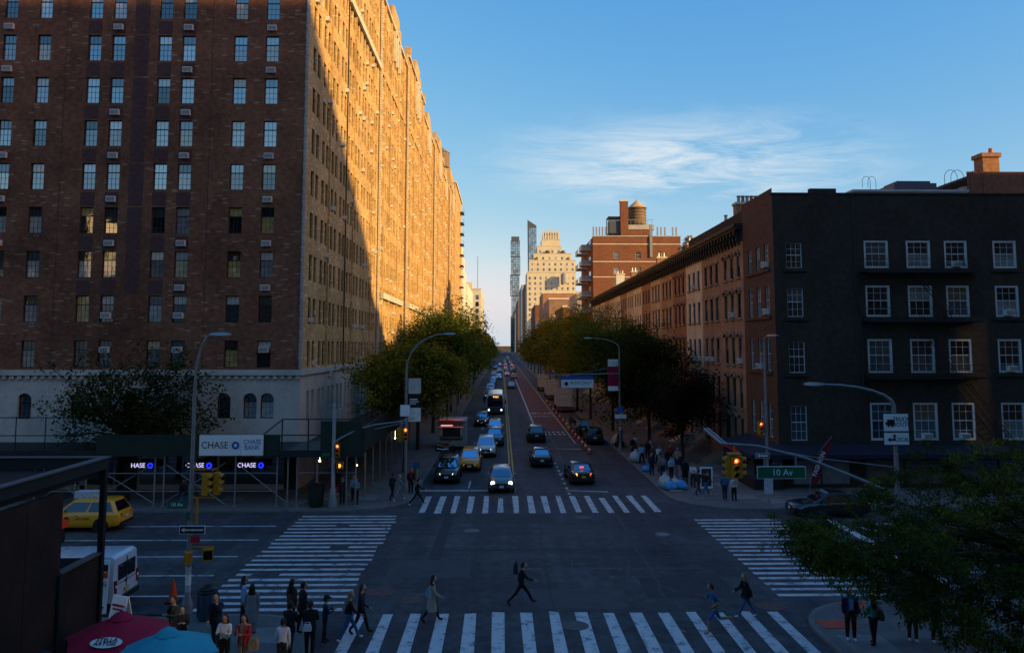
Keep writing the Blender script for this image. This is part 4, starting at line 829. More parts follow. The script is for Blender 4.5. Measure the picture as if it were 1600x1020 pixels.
for x, z in ((8, 82.3), (18, 88.3), (31, 88.3), (35, 82.3)): MB().lathe([(.3, 0), (2.2, .8), (1.8, 2), (.3, 3)], 7, (x, 8, z)).build('terrace_shrub', 'leaf_gold', cr_)
MB().lathe([(3.2, 0), (3.2, 7.5), (.3, 9.5)], 14, (31, -6, 62)).build('water_tank', 'stone_grey', cr_, 40)
# slim glass towers
t1 = empty('glass_tower', (14.5, 1250, 0), 0, 'slim dark glass tower with notched edges, shorter of the two far towers', 'tower'); zz0 = 0
for q, (h, dx) in enumerate(((58, 0), (34, 1.2), (34, -.8), (30, .6), (26, 0))):
    mb = MB(); g = MB(); mb.box(dx, 15 + dx, 0, 15, zz0, zz0 + h)
    for k in range(int(h / 4)):
        for j in range(4): g.box(dx + .3 + j * 3.7, dx + 3.5 + j * 3.7, -.12, -.02, zz0 + .6 + k * 4, zz0 + 3.8 + k * 4)
    mb.build('tower_stage', 'slate_metal', t1); g.build('window_panes', 'tower_glass', t1)['kind'] = 'stuff'; zz0 += h
B('crown', 'slate_metal', t1, (1, 14, 1, 14, zz0, zz0 + 7))
t2 = empty('glass_tower', (46, 1345, 0), 0, 'tall pale blue glass tower with a slanted top behind the cream building', 'tower')
mb = MB(); A = [(-1, 0), (13, 0), (13, 12), (-1, 12)]
mb.rings([[(0 + 1.5, 0, 0), (14.5, 0, 0), (14.5, 14, 0), (1.5, 14, 0)], [(0, 0, 160), (15, 0, 160), (15, 14, 160), (0, 14, 160)], [(-.5, 0, 232), (15, 0, 222), (15, 14, 222), (-.5, 14, 232)]], True); mb.build('shaft', 'slate_metal', t2)
g = MB()
for k in range(54):
    for j in range(4): g.box(1.7 + j * 3.3, 4.7 + j * 3.3, -.3, -.05, 2 + k * 4, 5.6 + k * 4)
g.build('window_panes', 'tower_glass', t2)['kind'] = 'stuff'
# right side of the street beyond the brick block
spec = [(20.6, 44, 201, 222, 20, 'brick_far', 'plum brown low block just beyond the brick block'), (22, 40, 224, 250, 26, 'stone_grey', 'grey low block with white roof shed'), (21, 36, 262, 300, 24, 'brick_red', 'dark red brick block past the avenue, right side'),
        (20.6, 40, 304, 330, 22, 'stone_white', 'white narrow block on the right side of the far street'), (20.6, 45, 334, 380, 31, 'brick_far', 'brown loft block on the right side of the far street'), (20.6, 36, 384, 420, 37, 'brick_orange', 'orange brick loft block on the right side of the far street'),
        (20.6, 36, 424, 470, 24, 'stone_white', 'pale stone loft block on the right side of the far street'), (20.6, 40, 474, 540, 36, 'brick_red', 'tall red brick loft block below the cream building'), (20.6, 36, 545, 630, 30, 'stone_white', 'white loft block next to the cream building'),
        (20.6, 40, 700, 780, 66, 'brick_far', 'brown tall block past the cream building'), (20.6, 40, 800, 920, 74, 'stone_grey', 'grey tall block in the far canyon'), (20.6, 44, 950, 1150, 70, 'brick_orange', 'orange brick block deep in the far canyon'), (20.6, 44, 1180, 1240, 60, 'stone_grey', 'hazy grey block deepest in the far canyon')]
for x0, x1, y0, y1, h, m_, lb in spec: block(lb, x0, x1, y0, y1, h, m_, 4, 4.0)
wsh = empty('roof_shed', (26, 226, 25.4), 0, 'white windowless roof shed on the grey low block', 'roof structure'); B('wall', 'stone_white', wsh, (0, 14, 0, 8, 0, 5.5)); B('cap', 'roof_silver', wsh, (-.2, 14.2, -.2, 8.2, 5.5, 5.8))
# left side beyond the terrace
block('white blank walled building past the terrace, sunlit', -60, XB - .5, 300, 330, 41, 'stone_white', 5, 3.8, '+X', tops=(('stepped_top', 'stone_white', (36, 44.5, 2, 20, 41, 46)), ('stepped_top', 'stone_white', (39, 44, 4, 16, 46, 50)), ('spire', 'stone_white', (41, 43.5, 6, 10, 50, 56))))
block('pale block past the avenue on the left, narrow lit front', -50, XB - .5, 335, 405, 38, 'stone_white', 5, 3.8, '+X')
block('grey stone office building with arched top windows and flagpole', -48, XB - .5, 560, 660, 52, 'stone_pale', 6, 5.0, '+X', ww=2.4, wh=3.4, tops=(('flagpole', 'galvanised', (30, 30.4, 2, 2.4, 52, 76)), ('penthouse', 'stone_pale', (8, 26, 4, 20, 52, 57))))
block('low dark block on the left side of the far street', -40, XB - .5, 410, 540, 22, 'brick_far', 5, 4, '+X')
block('hazy low block closing the left end of the street', -60, -12, 1300, 1500, 11, 'roof_tar', 8, 4, '+X'); block('hazy low block closing the street end', -12, 20, 1560, 1600, 10, 'roof_tar', 8, 4, '+X')
block('far brick block at the end of the left side', -40, XB - .5, 700, 1100, 24, 'brick_far', 5, 4, '+X')

# ---- buildings behind and beside the viewer (out of frame): they shade the crossing and show in the windows
block('tall residential tower southwest of the crossing, outside the frame', 70, 184, -90, -33, 90.0, 'brick_far', 24, 3.3, '-X', grp='buildings behind the viewer')
block('mid-rise loft building on the west side of the avenue, outside the frame', 62, 150, -12, 26, 53, 'brick_red', 16, 3.6, '-X', grp='buildings behind the viewer')
block('long warehouse west of the elevated park, outside the frame', -190, 66, -120, -70, 46, 'brick_far', 20, 4, '-X', grp='buildings behind the viewer')
block('pale loft building northwest of the crossing, outside the frame', -170, -75, -70, -25, 34, 'stone_white', 14, 3.8, '+X', grp='buildings behind the viewer')

# ================================================================== TREES
def leaf_cloud(centers, n_per, spread, size, flat=.6, droop=0.0, aspect=1.0):
    """one mesh of many small folded leaves scattered round clump centres"""
    C_ = np.repeat(np.array(centers), n_per, axis=0); n = len(C_)
    P_ = C_ + rng.normal(0, 1, (n, 3)) * np.array([spread, spread, spread * flat])
    a = rng.uniform(0, 2 * np.pi, n); tilt = rng.normal(0, .55, n) - droop; s = size * rng.uniform(.6, 1.35, n)
    d = np.stack([np.cos(a) * np.cos(tilt), np.sin(a) * np.cos(tilt), np.sin(tilt)], 1); q = np.stack([-np.sin(a), np.cos(a), rng.normal(0, .5, n)], 1); q /= np.linalg.norm(q, axis=1)[:, None]
    L1 = d * s[:, None]; W1 = q * (s * .36 * aspect)[:, None]
    V = np.stack([P_ - L1 * .5, P_ + W1, P_ + L1 * .5 + np.array([0, 0, -.12]) * s[:, None], P_ - W1], 1).reshape(-1, 3)
    me = bpy.data.meshes.new('crown'); me.vertices.add(4 * n); me.vertices.foreach_set('co', V.ravel()); me.loops.add(4 * n); me.loops.foreach_set('vertex_index', np.arange(4 * n, dtype=np.int32)); me.polygons.add(n); me.polygons.foreach_set('loop_start', np.arange(0, 4 * n, 4, dtype=np.int32)); me.update(calc_edges=True); return me
def tree(loc, h, rx, ry, rz_, cz_, label, lm, leaves=9000, size=.2, trunk_r=.17, group='street trees', clumps=150, name='street_tree', gap=.0, trunk_h=None, lean=(0, 0), aspect=1.0, droop=.1):
    cz_ -= .7; rz_ += .45; root = empty(name, loc, 0, label, 'tree', group); t = MB(); th = trunk_h or cz_ - rz_ * .55
    top = Vector((lean[0], lean[1], th)); t.tube([(0, 0, -.1), (.03, 0, th * .35), (lean[0] * .6, lean[1] * .6 + .05, th * .75), top], [trunk_r * 1.25, trunk_r, trunk_r * .9, trunk_r * .8], 8)
    cen = []; lobes = []
    for k in range(11):
        p = np.array([random.gauss(0, 1) for _ in range(3)]); p /= np.linalg.norm(p); p[2] = p[2] * .8 + .1; lobes.append((p * np.array([rx, ry, rz_]) * random.uniform(.5, .78), random.uniform(.26, .44)))
    for k in range(int(clumps * .85)):
        c0, lr = lobes[k % len(lobes)]; p = np.array([random.gauss(0, 1) for _ in range(3)]); p /= np.linalg.norm(p); c = c0 + p * (random.random() ** .4) * lr * np.array([rx, ry, rz_ * 1.1])
        if c[2] > -rz_ * .95: cen.append((lean[0] + c[0], lean[1] + c[1], cz_ + c[2]))
    for k in range(int(clumps * .3)):
        for _ in range(20):
            p = np.array([random.gauss(0, 1) for _ in range(3)]); p /= np.linalg.norm(p); r = random.random() ** .38
            wob = 1 + .2 * math.sin(3.1 * p[0] + 2.3 * p[1] * 2 + loc[1]) + .18 * math.sin(7 * p[2] + 5 * p[0] + loc[0])
            c = p * r * np.array([rx, ry, rz_]) * wob
            if c[2] > -rz_ * .8: break
        cen.append((lean[0] + c[0], lean[1] + c[1], cz_ + c[2]))
    limbs = random.sample(cen, min(len(cen), 26))
    for c in limbs:
        e = Vector(c); m_ = top.lerp(e, .5) + Vector((0, 0, .25 * rz_ * random.uniform(-.2, .6))); t.tube([top - Vector((0, 0, th * .12 * random.random())), m_, e], [trunk_r * .5, trunk_r * .28, .02], 5)
    t.build('trunk', 'bark', root, smooth=60)
    me = leaf_cloud(cen, leaves // clumps, min(rx, rz_) * .125, size, .7, droop, aspect); me.materials.append(M[lm]); put('crown', me, root); return root
tree((-25.2, 53.0, .15), 9, 6.6, 3.0, 3.3, 7.1, 'broad dark street tree in front of the big brick block, above the shed', 'leaf_dark', 12500, .22, .2, clumps=200)
tree((-8.0, 64.5, .15), 11, 5.2, 4.4, 3.3, 8.0, 'yellowing street tree beside the corner shed and curved lamp', 'leaf_autumn', 20000, .25, .16, clumps=220)
tree((-8.4, 78, .15), 11, 5.0, 4.6, 3.6, 8.2, 'yellowing street tree behind the food kiosk', 'leaf_autumn', 16000, .26, .16, clumps=180)
tree((-8.2, 93, .15), 13, 5.2, 5.4, 4.8, 9.8, 'tall green street tree with sunlit top beside the brick terrace', 'leaf_green', 17000, .28, .17, clumps=180)
tree((-7.6, 108, .15), 14, 6.4, 6, 5.8, 11.0, 'tallest green tree beside the brick terrace, its crown catching the sun', 'leaf_green', 20000, .3, .18, clumps=200)
for k, y in enumerate((122, 136, 152, 170, 190, 212)): tree((-8.0 + .3 * (k % 2), y, .15), 12, 5.4, 6, 4.9, 9.2 + .5 * (k % 3), ('sixth', 'seventh', 'eighth', 'ninth', 'tenth', 'eleventh')[k] + ' tree down the left sidewalk, mostly behind nearer crowns', 'leaf_green' if k % 2 else 'leaf_autumn', 9000, .4, .17, clumps=120)
tree((16.4, 70.5, .15), 8, 3.4, 3.2, 3.2, 5.6, 'purple leaved tree in front of the brown row houses, close to the corner shop', 'leaf_purple', 12000, .22, .14)
tree((15.2, 80, .15), 10, 5.4, 4.6, 4.9, 7.8, 'dark green street tree next to the pole with banners', 'leaf_dark', 22000, .25, .17, clumps=230)
tree((13.6, 95, .15), 12, 5.8, 5.4, 5.2, 9.8, 'olive street tree behind the bus lane sign', 'leaf_green', 19000, .27, .17, clumps=200)
tree((12.6, 110, .15), 12, 6.4, 5.8, 5.6, 10.8, 'yellow-olive street tree above the white box trucks', 'leaf_autumn', 19000, .29, .17, clumps=200)
for k, y in enumerate((125, 141, 158, 176, 196, 217, 240)): tree((12.2 + .3 * (k % 2), y, .15), 12, 6.0, 6, 5.4, 10.6 + .4 * (k % 3), ('fifth', 'sixth', 'seventh', 'eighth', 'ninth', 'tenth', 'eleventh')[k] + ' tree down the right sidewalk beside the bus lane', 'leaf_autumn' if k % 3 else 'leaf_green', 9000, .4, .17, clumps=120)
for k, y in enumerate((236, 262, 290, 322, 360, 410, 470, 540)): tree((-8.0, y, .15), 12, 5.8, 8, 5.2, 9.4, ('twelfth', 'thirteenth', 'fourteenth', 'fifteenth', 'sixteenth', 'seventeenth', 'eighteenth', 'last visible')[k] + ' tree down the left sidewalk, a dark patch by the sky gap', 'leaf_green', 5000, .55, .17, clumps=80)
for k, y in enumerate((266, 296, 330, 370)): tree((12.6, y, .15), 12, 5.6, 7, 4.6, 8.8, ('twelfth', 'thirteenth', 'fourteenth', 'last visible')[k] + ' tree down the right sidewalk, a dark patch below the far facades', 'leaf_autumn', 5000, .55, .17, clumps=80)
for (x, y, h, w_, lm, r_) in ((29.0, 118, 6.5, 1.3, 'leaf_gold', tl), (30.5, 124, 5.2, 2.6, 'leaf_gold', rr_)):
    MB().tube([(0, 0, 0), (0, 0, h * .6)], [.12, .05], 5).build('trunk', 'bark', r_)
    cen = [(random.gauss(0, w_ * .42), random.gauss(0, w_ * .4), h * (.25 + .75 * random.random())) for _ in range(50)]; me = leaf_cloud(cen, 36, w_ * .2, .3); me.materials.append(M[lm]); put('crown', me, r_)
# the near tree, lower right: fine pinnate leaves on drooping sprays
nt_ = empty('honey_locust', (16.6, 23.0, .15), 0, 'large near tree with fine drooping leaves overhanging the lower right corner', 'tree')
t = MB(); top = Vector((0, .2, 3.6)); t.tube([(0, 0, -.1), (.05, 0, 1.5), top], [.24, .19, .16], 9); cen = []
for k in range(560):
    a = random.uniform(0, 2 * math.pi); r = 8.0 * math.sqrt(random.random()); ph = math.cos(a) * -1
    x, y = r * math.cos(a), r * math.sin(a) * .55
    ztop = 7.8 - .050 * r * r - (1.0 if random.random() < .3 else 0); zlo = 1.0 + .50 * max(0, -x - 2.0) + random.uniform(0, .6)
    z = random.uniform(zlo, max(zlo + .4, ztop)); 
    if math.sin(3 * a + r) > .82 and r > 3.5: continue
    cen.append((x, y, z))
for c in random.sample(cen, 60):
    e = Vector(c); m_ = top.lerp(e, .55) + Vector((0, 0, random.uniform(.1, .7))); t.tube([top - Vector((0, 0, random.uniform(0, .8))), top.lerp(m_, .5) + Vector((0, 0, .2)), m_, e], [.085, .06, .035, .012], 5)
t.build('trunk', 'bark', nt_, smooth=60)
sub = []
for c in cen:      # short sprays hanging from each branch end
    for _ in range(6):
        a = random.uniform(0, 2 * math.pi); l = random.uniform(.3, .8); b0 = np.array(c) + np.array([random.gauss(0, .22), random.gauss(0, .22), random.gauss(0, .15)])
        for s_ in range(5): q = s_ / 4; sub.append(b0 + np.array([math.cos(a) * l * q, math.sin(a) * l * q, .08 * q - .34 * l * q * q]))
me = leaf_cloud(sub, 14, .08, .088, .75, .45, .8); me.materials.append(M['leaf_front']); put('crown', me, nt_)

# ================================================================== SIDEWALK SHED
shed = empty('sidewalk_shed', (-15, 52, .15), 0, 'dark green sidewalk shed on pipe legs wrapping the brick corner block', 'scaffold')
def rs(o): return rel(o, shed)
Z0 = .15
rs(B('deck', 'shed_dark', shed, (-60, -9.2, 50.9, 56.5, 3.35, 3.6))); rs(B('deck', 'shed_dark', shed, (-14.1, -9.2, 56.51, 88, 3.35, 3.6)))
rs(B('parapet', 'shed_green', shed, (-26.2, -14.4, 50.75, 50.89, 3.4, 4.75))); rs(B('parapet', 'shed_green', shed, (-11.8, -9.1, 50.9, 51.0, 3.75, 5.6))); rs(B('parapet', 'shed_green', shed, (-9.15, -9.0, 51.01, 70, 3.6, 5.2))); rs(B('fascia', 'shed_dark', shed, (-60, -26.21, 50.78, 50.89, 3.3, 3.75))); rs(B('fascia', 'shed_dark', shed, (-14.39, -9.0, 50.78, 50.89, 3.3, 3.74)))
for q in range(9): rs(B('deck_plank', 'shed_plank', shed, (-14.2 + .58 * q, -13.66 + .58 * q, 51.2, 56.3, 3.605, 3.64)))
rl = MB()
for x in [-60 + 1.9 * q for q in range(18)]: rl.tube([(x, 50.95, 3.6), (x, 50.95, 5.9)], .035, 5)
for z in (4.7, 5.85): rl.tube([(-60, 50.95, z), (-27, 50.95, z)], .035, 5)
rs(rl.build('guard_rail', 'shed_dark', shed))
rl = MB()
for x in (-14.3, -12.6, -11, -9.3): rl.tube([(x, 50.95, 3.6), (x, 50.95, 5.75)], .045, 5)
for z in (4.7, 5.72): rl.tube([(-14.3, 50.95, z), (-9.3, 50.95, z)], .04, 5)
rl.tube([(-14.3, 50.95, 5.7), (-16.3, 50.95, 4.1)], .04, 5); rl.tube([(-14.3, 50.95, 4.7), (-15.6, 50.95, 3.8)], .04, 5); rs(rl.build('guard_rail', 'shed_dark', shed))
leg = MB().tube([(0, 0, 0), (0, 0, 3.2)], .055, 7); leg.cbox((0, 0, .02), (.25, .25, .04)); leg_me = leg.mesh('leg', 'galvanised', 60)
legs = []
for x in (-58, -54, -50, -46, -42, -38, -34.4, -30.2, -27.6, -26.9, -22.5, -21.9, -17.3, -14.6, -13.9, -13.3, -12.0, -10.1, -9.5): legs.append((x, 51.1)); legs.append((x, 56.2)) if int(x * 10) % 3 == 0 else None
legs += [(-9.4, 54 + 3.2 * q) for q in range(9)] + [(-13.8, 58 + 4 * q) for q in range(6)]
for x, y in legs: rs(put('leg', leg_me, shed, (x, y, Z0)))
br_ = MB()
for z in (1.1, 2.25): br_.tube([(-58, 51.15, z), (-14.6, 51.15, z)], .03, 5)
for z in (2.25,): br_.tube([(-13.3, 51.15, z), (-9.5, 51.15, z)], .025, 5)
rs(br_.build('cross_pipe', 'galvanised', shed))
for xa, xb in ((-30.2, -26.9), (-26.9, -22.5), (-17.3, -13.9), (-22, -18)): rs(MB().tube([(xa, 51.2, 2.9), (xb, 51.2, .3)], .025, 5).build('brace', 'galvanised', shed)); rs(MB().tube([(xa, 51.22, .3), (xb, 51.22, 2.9)], .025, 5).build('brace', 'galvanised', shed)) if xa < -18 else None
for x, y, z in ((-12.3, 53, 2.75), (-10.0, 54, 2.3), (-9.0, 66, 2.7)): rs(MB().lathe([(.02, -.07), (.075, -.03), (.075, .03), (.02, .07)], 8, (x, y, z)).tube([(x, y, z + .07), (x, y, 3.35)], .008, 4).build('work_lamp', 'bulb', shed))
bn = empty('bank_banner', (-17.45, 50.6, 3.45), 0, 'white bank banner hung on the green shed parapet', 'sign')
B('panel', 'sign_white', bn, (-2.05, .62, -.03, .05, 0, 1.3)); B('panel', 'sign_white', bn, (.64, 2.05, -.03, .05, 0, 1.3)); text('CHASE', .62, 'sign_black', bn, (-1.05, -.035, .65), wide=.92); text('CHASE\nBANK', .42, 'sign_blue', bn, (1.35, -.035, .68), wide=.9)
def octa(parent, c, r, m, y0, y1, tilt=0):
    mb = MB()
    for k in range(4):
        a = R(90 * k); P = lambda px, pz: (c[0] + (px * math.cos(a) - pz * math.sin(a)) * r, c[1] + (px * math.sin(a) + pz * math.cos(a)) * r)
        q = [P(-.42, 1), P(.42, 1), P(1, .42), P(-.42, .42)]
        mb.rings([[(x, y0, z) for x, z in q], [(x, y1, z) for x, z in q]], True)
    return mb.build('emblem', m, parent)
octa(bn, (.28, .65), .24, 'sign_blue', -.05, -.032)
for k, (x, lb) in enumerate(((-30.3, 'lit bank sign partly behind the rusty pavilion beam'), (-25.9, 'lit bank sign left of the tall grey lamp pole'), (-21.7, 'lit bank sign right beside the tall grey lamp pole'), (-18.0, 'lit bank sign below the white bank banner'))):
    sg = empty('bank_sign', (x, 56.4, 1.95), 0, lb, 'sign', 'lit bank signs under the shed'); B('backing', 'sign_black', sg, (-1.1, 1.05, -.02, .04, -.25, .25)); text('CHASE', .46, 'lit_white', sg, (-.3, -.03, 0), wide=.95); octa(sg, (.72, 0), .2, 'lit_blue', -.05, -.022)

# ================================================================== STREET FURNITURE
def pole_lamp(name, label, x, y, h, arm, m='pole_grey', r=.1, adir=(1, 0), bend=1.6, group='street lamps'):
    root = empty(name, (x, y, .15), 0, label, 'street lamp', group); p = MB(); p.lathe([(.22, 0), (.22, .35), (.16, .5), (r * 1.15, .9)], 8)
    p.tube([(0, 0, .8), (0, 0, h * .5), (0, 0, h - bend)], [r * 1.15, r, r * .8], 8); p.build('pole', m, root, smooth=50)
    a = MB(); pts = [(adir[0] * arm * (1 - math.cos(R(t))), adir[1] * arm * (1 - math.cos(R(t))), h - bend + bend * math.sin(R(t))) for t in range(0, 91, 15)]
    a.tube(pts, [r * .75, r * .7, r * .62, r * .55, r * .5, r * .46, r * .44], 7); a.build('arm', m, root, smooth=50)
    e = pts[-1]; f = MB(); d = Vector((adir[0], adir[1], 0)); n = Vector((-d.y, d.x, 0)); rings = []
    for t, w, hh in ((-.1, .06, .05), (.1, .12, .08), (.45, .15, .09), (.72, .10, .05)):
        c = Vector(e) + d * t; rings.append([c + n * w + Vector((0, 0, -hh * .6)), c - n * w + Vector((0, 0, -hh * .6)), c - n * w * .7 + Vector((0, 0, hh)), c + n * w * .7 + Vector((0, 0, hh))])
    f.rings(rings); f.build('lamp_head', 'galvanised', root, smooth=40); return root
def signal(parent, x, y, z, face, lit='red', heads=1):
    """three-light signal; face = direction the lenses look (angle, 0 = toward -Y)"""
    hs_ = put('signal_head', MB().box(-.17, .17, -.12, .14, -.52, .52).cbox((0, .2, .45), (.08, .14, .06)).cbox((0, .2, -.45), (.08, .14, .06)).mesh('signal_head', 'signal_yellow'), parent, (x, y, z), face)
    for k, dz in enumerate((.34, 0, -.34)):
        on = (k == 0 and lit == 'red'); MB().lathe([(.125, -.13), (.125, -.122), (.001, -.121)], 12, (0, 0, dz), 'y').build('lens', 'lens_red' if on else 'lens_off', hs_)
        if on: MB().lathe([(.07, -.145), (.03, -.16), (.001, -.162)], 10, (0, 0, dz), 'y').build('lens', 'lens_core', hs_)
        v = MB(); n = 9; rr1 = []
        for yy, r_ in ((-.12, .145), (-.34, .14)): rr1.append([(r_ * math.cos(R(-20 + 220 * q / n)), yy + (.08 if q in (0, n) and yy < -.2 else 0), dz + r_ * math.sin(R(-20 + 220 * q / n))) for q in range(n + 1)])
        v.rings(rr1, False, closed=False); v.build('visor', 'signal_yellow', hs_)
    hs_.scale = (.8, .8, .82); return hs_
def ped(parent, x, y, z, face, lit=True):
    o = put('pedestrian_signal', MB().box(-.2, .2, -.14, .14, -.22, .22).mesh('pedestrian_signal', 'signal_yellow'), parent, (x, y, z), face); B('display', 'lens_off', o, (-.16, .16, -.15, -.141, -.17, .17))
    if lit:
        mb = MB(); mb.box(-.06, .06, -.16, -.151, -.12, .0)
        for q in range(4): mb.box(-.06 + q * .032, -.035 + q * .032, -.16, -.151, .0, .11)
        mb.box(.065, .10, -.16, -.151, -.04, .03); mb.build('hand_symbol', 'hand_orange', o)
    return o
def plate(parent, x0, x1, z0, z1, y, m, name='sign_panel', edge=None):
    if edge: B(name + '_border', edge, parent, (x0 - .03, x1 + .03, y, y + .02, z0 - .03, z1 + .03))
    return B(name, m, parent, (x0, x1, y - .02, y - .002, z0, z1))

# lamp by the near-left corner, carrying signals seen from the side
la = pole_lamp('street_lamp', 'grey lamp pole plastered with stickers, standing behind the blue and red umbrellas', -12.2, 31.0, 10.8, .62, r=.085, bend=2.0)
signal(la, .62, -.15, 4.95, R(90), None); signal(la, .98, .05, 4.95, R(90), None); B('bracket', 'signal_yellow', la, (0, 1.0, -.05, .0, 5.48, 5.54), (0, 1.0, -.05, 0, 4.38, 4.44), (.2, .3, -.05, 0, 3.4, 4.38))
ped(la, .02, -.1, 2.15, R(-70), False); ped(la, .75, -.05, 2.25, R(20), False); B('bracket', 'signal_yellow', la, (0, .95, -.04, 0, 2.5, 2.55))
plate(la, -.85, -.13, 4.02, 4.30, -.1, 'sign_green'); text('10 Av', .2, 'sign_white', la, (-.5, -.125, 4.16)); plate(la, -.1, .04, 3.6, 3.9, -.16, 'sign_green')
plate(la, -.32, .62, 3.08, 3.34, -.16, 'sign_black', edge='sign_white'); text('ONE WAY', .15, 'sign_black', la, (.2, -.185, 3.21)); mbx = MB(); mbx.rings([[(-.28, -.19, 3.21), (-.14, -.19, 3.29), (-.14, -.19, 3.245), (.57, -.19, 3.245), (.57, -.19, 3.175), (-.14, -.19, 3.175), (-.14, -.19, 3.13)], [(-.28, -.181, 3.21), (-.14, -.181, 3.29), (-.14, -.181, 3.245), (.57, -.181, 3.245), (.57, -.181, 3.175), (-.14, -.181, 3.175), (-.14, -.181, 3.13)]], True); mbx.build('arrow', 'sign_white', la)
plate(la, .1, .46, 2.72, 2.98, -.14, 'sign_red')
for q, (z0, z1) in enumerate(((.5, .75), (.78, 1.05), (1.08, 1.5), (1.52, 1.8), (1.85, 2.05))): MB().lathe([(.104 + .002 * q, z0), (.104 + .002 * q, z1)], 10).build('sticker', 'sticker' if q != 2 else 'sign_white', la)
# signal mast at the far-left corner
lm_ = empty('signal_mast', (-10.9, 50.8, .15), 0, 'grey signal mast with red lights and a curved arm beside the shed corner', 'traffic light')
MB().lathe([(.3, 0), (.3, .4), (.24, .55), (.2, 1.1), (.13, 1.2), (.12, 6.5), (.05, 6.65)], 8).build('pole', 'pole_grey', lm_, 50)
MB().tube([(-.5, 0, 6.35), (-.2, 0, 6.5), (.2, 0, 6.5), (.5, 0, 6.35)], .05, 6).build('finial_arm', 'pole_grey', lm_); MB().tube([(0, 0, 4.1), (.6, 0, 4.45), (1.5, .2, 4.9), (2.6, .3, 5.2), (3.9, .3, 5.35), (5.2, .3, 5.6)], [.07, .07, .06, .055, .05, .045], 6).build('mast_arm', 'pole_grey', lm_, 50); MB().tube([(2.6, .3, 4.9), (4.6, .3, 5.35)], .03, 5).build('tie_rod', 'pole_grey', lm_)
B('bracket', 'signal_yellow', lm_, (.0, .3, -.05, .0, 4.1, 4.16), (.0, .3, -.05, 0, 2.95, 3.0)); signal(lm_, .28, -.12, 3.6, 0); ped(lm_, .45, -.12, 2.65, 0)
signal(lm_, 4.25, .2, 4.55, R(-50), None); signal(lm_, 4.62, .1, 4.6, R(10)); B('sign_bracket', 'pole_grey', lm_, (4.3, 4.4, .2, .3, 5.1, 5.4)); plate(lm_, -.75, -.2, 3.2, 3.45, -.1, 'sign_green')
# curved lamp with banners at the left kerb
lb = pole_lamp('street_lamp', 'tall curved street lamp with dark banners beside the yellowing tree', -6.9, 56.2, 11.2, 2.8, r=.11, bend=2.6)
for z0, z1, m in ((6.9, 8.0, 'limestone'), (5.9, 6.88, 'sign_black'), (4.9, 5.88, 'ac_white')): B('banner', m, lb, (.15, 1.05, -.02, .02, z0, z1))
B('banner_lettering', 'sign_white', lb, (.25, .8, -.03, -.021, 6.45, 6.52), (.25, .9, -.03, -.021, 6.3, 6.35), (.25, .7, -.03, -.021, 6.15, 6.2)); B('sign_panel', 'sign_white', lb, (-.4, .3, -.2, -.17, 5.3, 6.1))
# right kerb pole with bus lane sign arm
lc = pole_lamp('street_lamp', 'slim street lamp on the right kerb carrying the white bus lane sign', 11.7, 76.7, 11.1, 2.8, adir=(-1, 0), bend=1.0, r=.09)
MB().tube([(0, 0, 7.6), (-4, 0, 7.5), (-7.4, 0, 7.45)], [.07, .06, .045], 6).build('sign_arm', 'pole_grey', lc); MB().tube([(0, 0, 8.3), (-4.5, 0, 7.55)], .02, 4).build('tie_rod', 'pole_grey', lc)
B('sign_panel', 'sign_white', lc, (-5.8, -2.6, -.1, -.06, 6.2, 7.0)); B('sign_header', 'sign_blue', lc, (-5.8, -2.6, -.1, -.06, 7.0, 7.35)); text('BUSES ONLY', .42, 'sign_black', lc, (-3.85, -.105, 6.68), wide=.9); MB().prism([(-.25, 0), (0, -.25), (.25, 0), (0, .25)], 0, .02).build('diamond', 'sign_black', lc, loc=(-5.3, -.105, 6.6)).rotation_euler = (R(90), 0, 0)
for z0, z1, m in ((8.3, 9.0, 'ac_white'), (6.4, 8.28, 'cloth_crimson'), (5.9, 6.35, 'sign_white')): B('banner', m, lc, (-1.15, -.12, -.02, .02, z0, z1))
B('sign_panel', 'sign_blue', lc, (-.3, .3, -.14, -.12, 3.7, 4.3)); B('sign_panel', 'sign_white', lc, (-.5, .6, -.14, -.12, 3.2, 3.6)); MB().lathe([(.1, 1.2), (.1, 2.4)], 8).build('sticker', 'sticker', lc)
# right corner pole with lamp, signal, flyers
ld_ = pole_lamp('street_lamp', 'tall thin lamp pole with red signal and taped flyers in front of the dark house', 17.3, 50.6, 11.0, .45, adir=(.4, -1), bend=.5, r=.09)
signal(ld_, -.45, -.15, 5.0, R(10)); B('bracket', 'signal_yellow', ld_, (-.4, 0, -.03, .0, 5.48, 5.53)); plate(ld_, -.75, .1, 3.1, 3.35, -.1, 'sign_black', edge='sign_white'); mbx = MB(); mbx.rings([[(-.7, -.13, 3.22), (-.52, -.13, 3.33), (-.52, -.13, 3.27), (.02, -.13, 3.27), (.02, -.13, 3.18), (-.52, -.13, 3.18), (-.52, -.13, 3.12)], [(-.7, -.121, 3.22), (-.52, -.121, 3.33), (-.52, -.121, 3.27), (.02, -.121, 3.27), (.02, -.121, 3.18), (-.52, -.121, 3.18), (-.52, -.121, 3.12)]], True); mbx.build('arrow', 'sign_white', ld_)
B('flyer', 'sticker', ld_, (-.28, .3, -.12, -.1, .8, 1.75)); B('flyer', 'sign_green', ld_, (-.12, .2, -.13, -.1, 1.8, 2.05)); B('sign_panel', 'sign_blue', ld_, (-.3, .12, -.13, -.11, 2.05, 2.5))
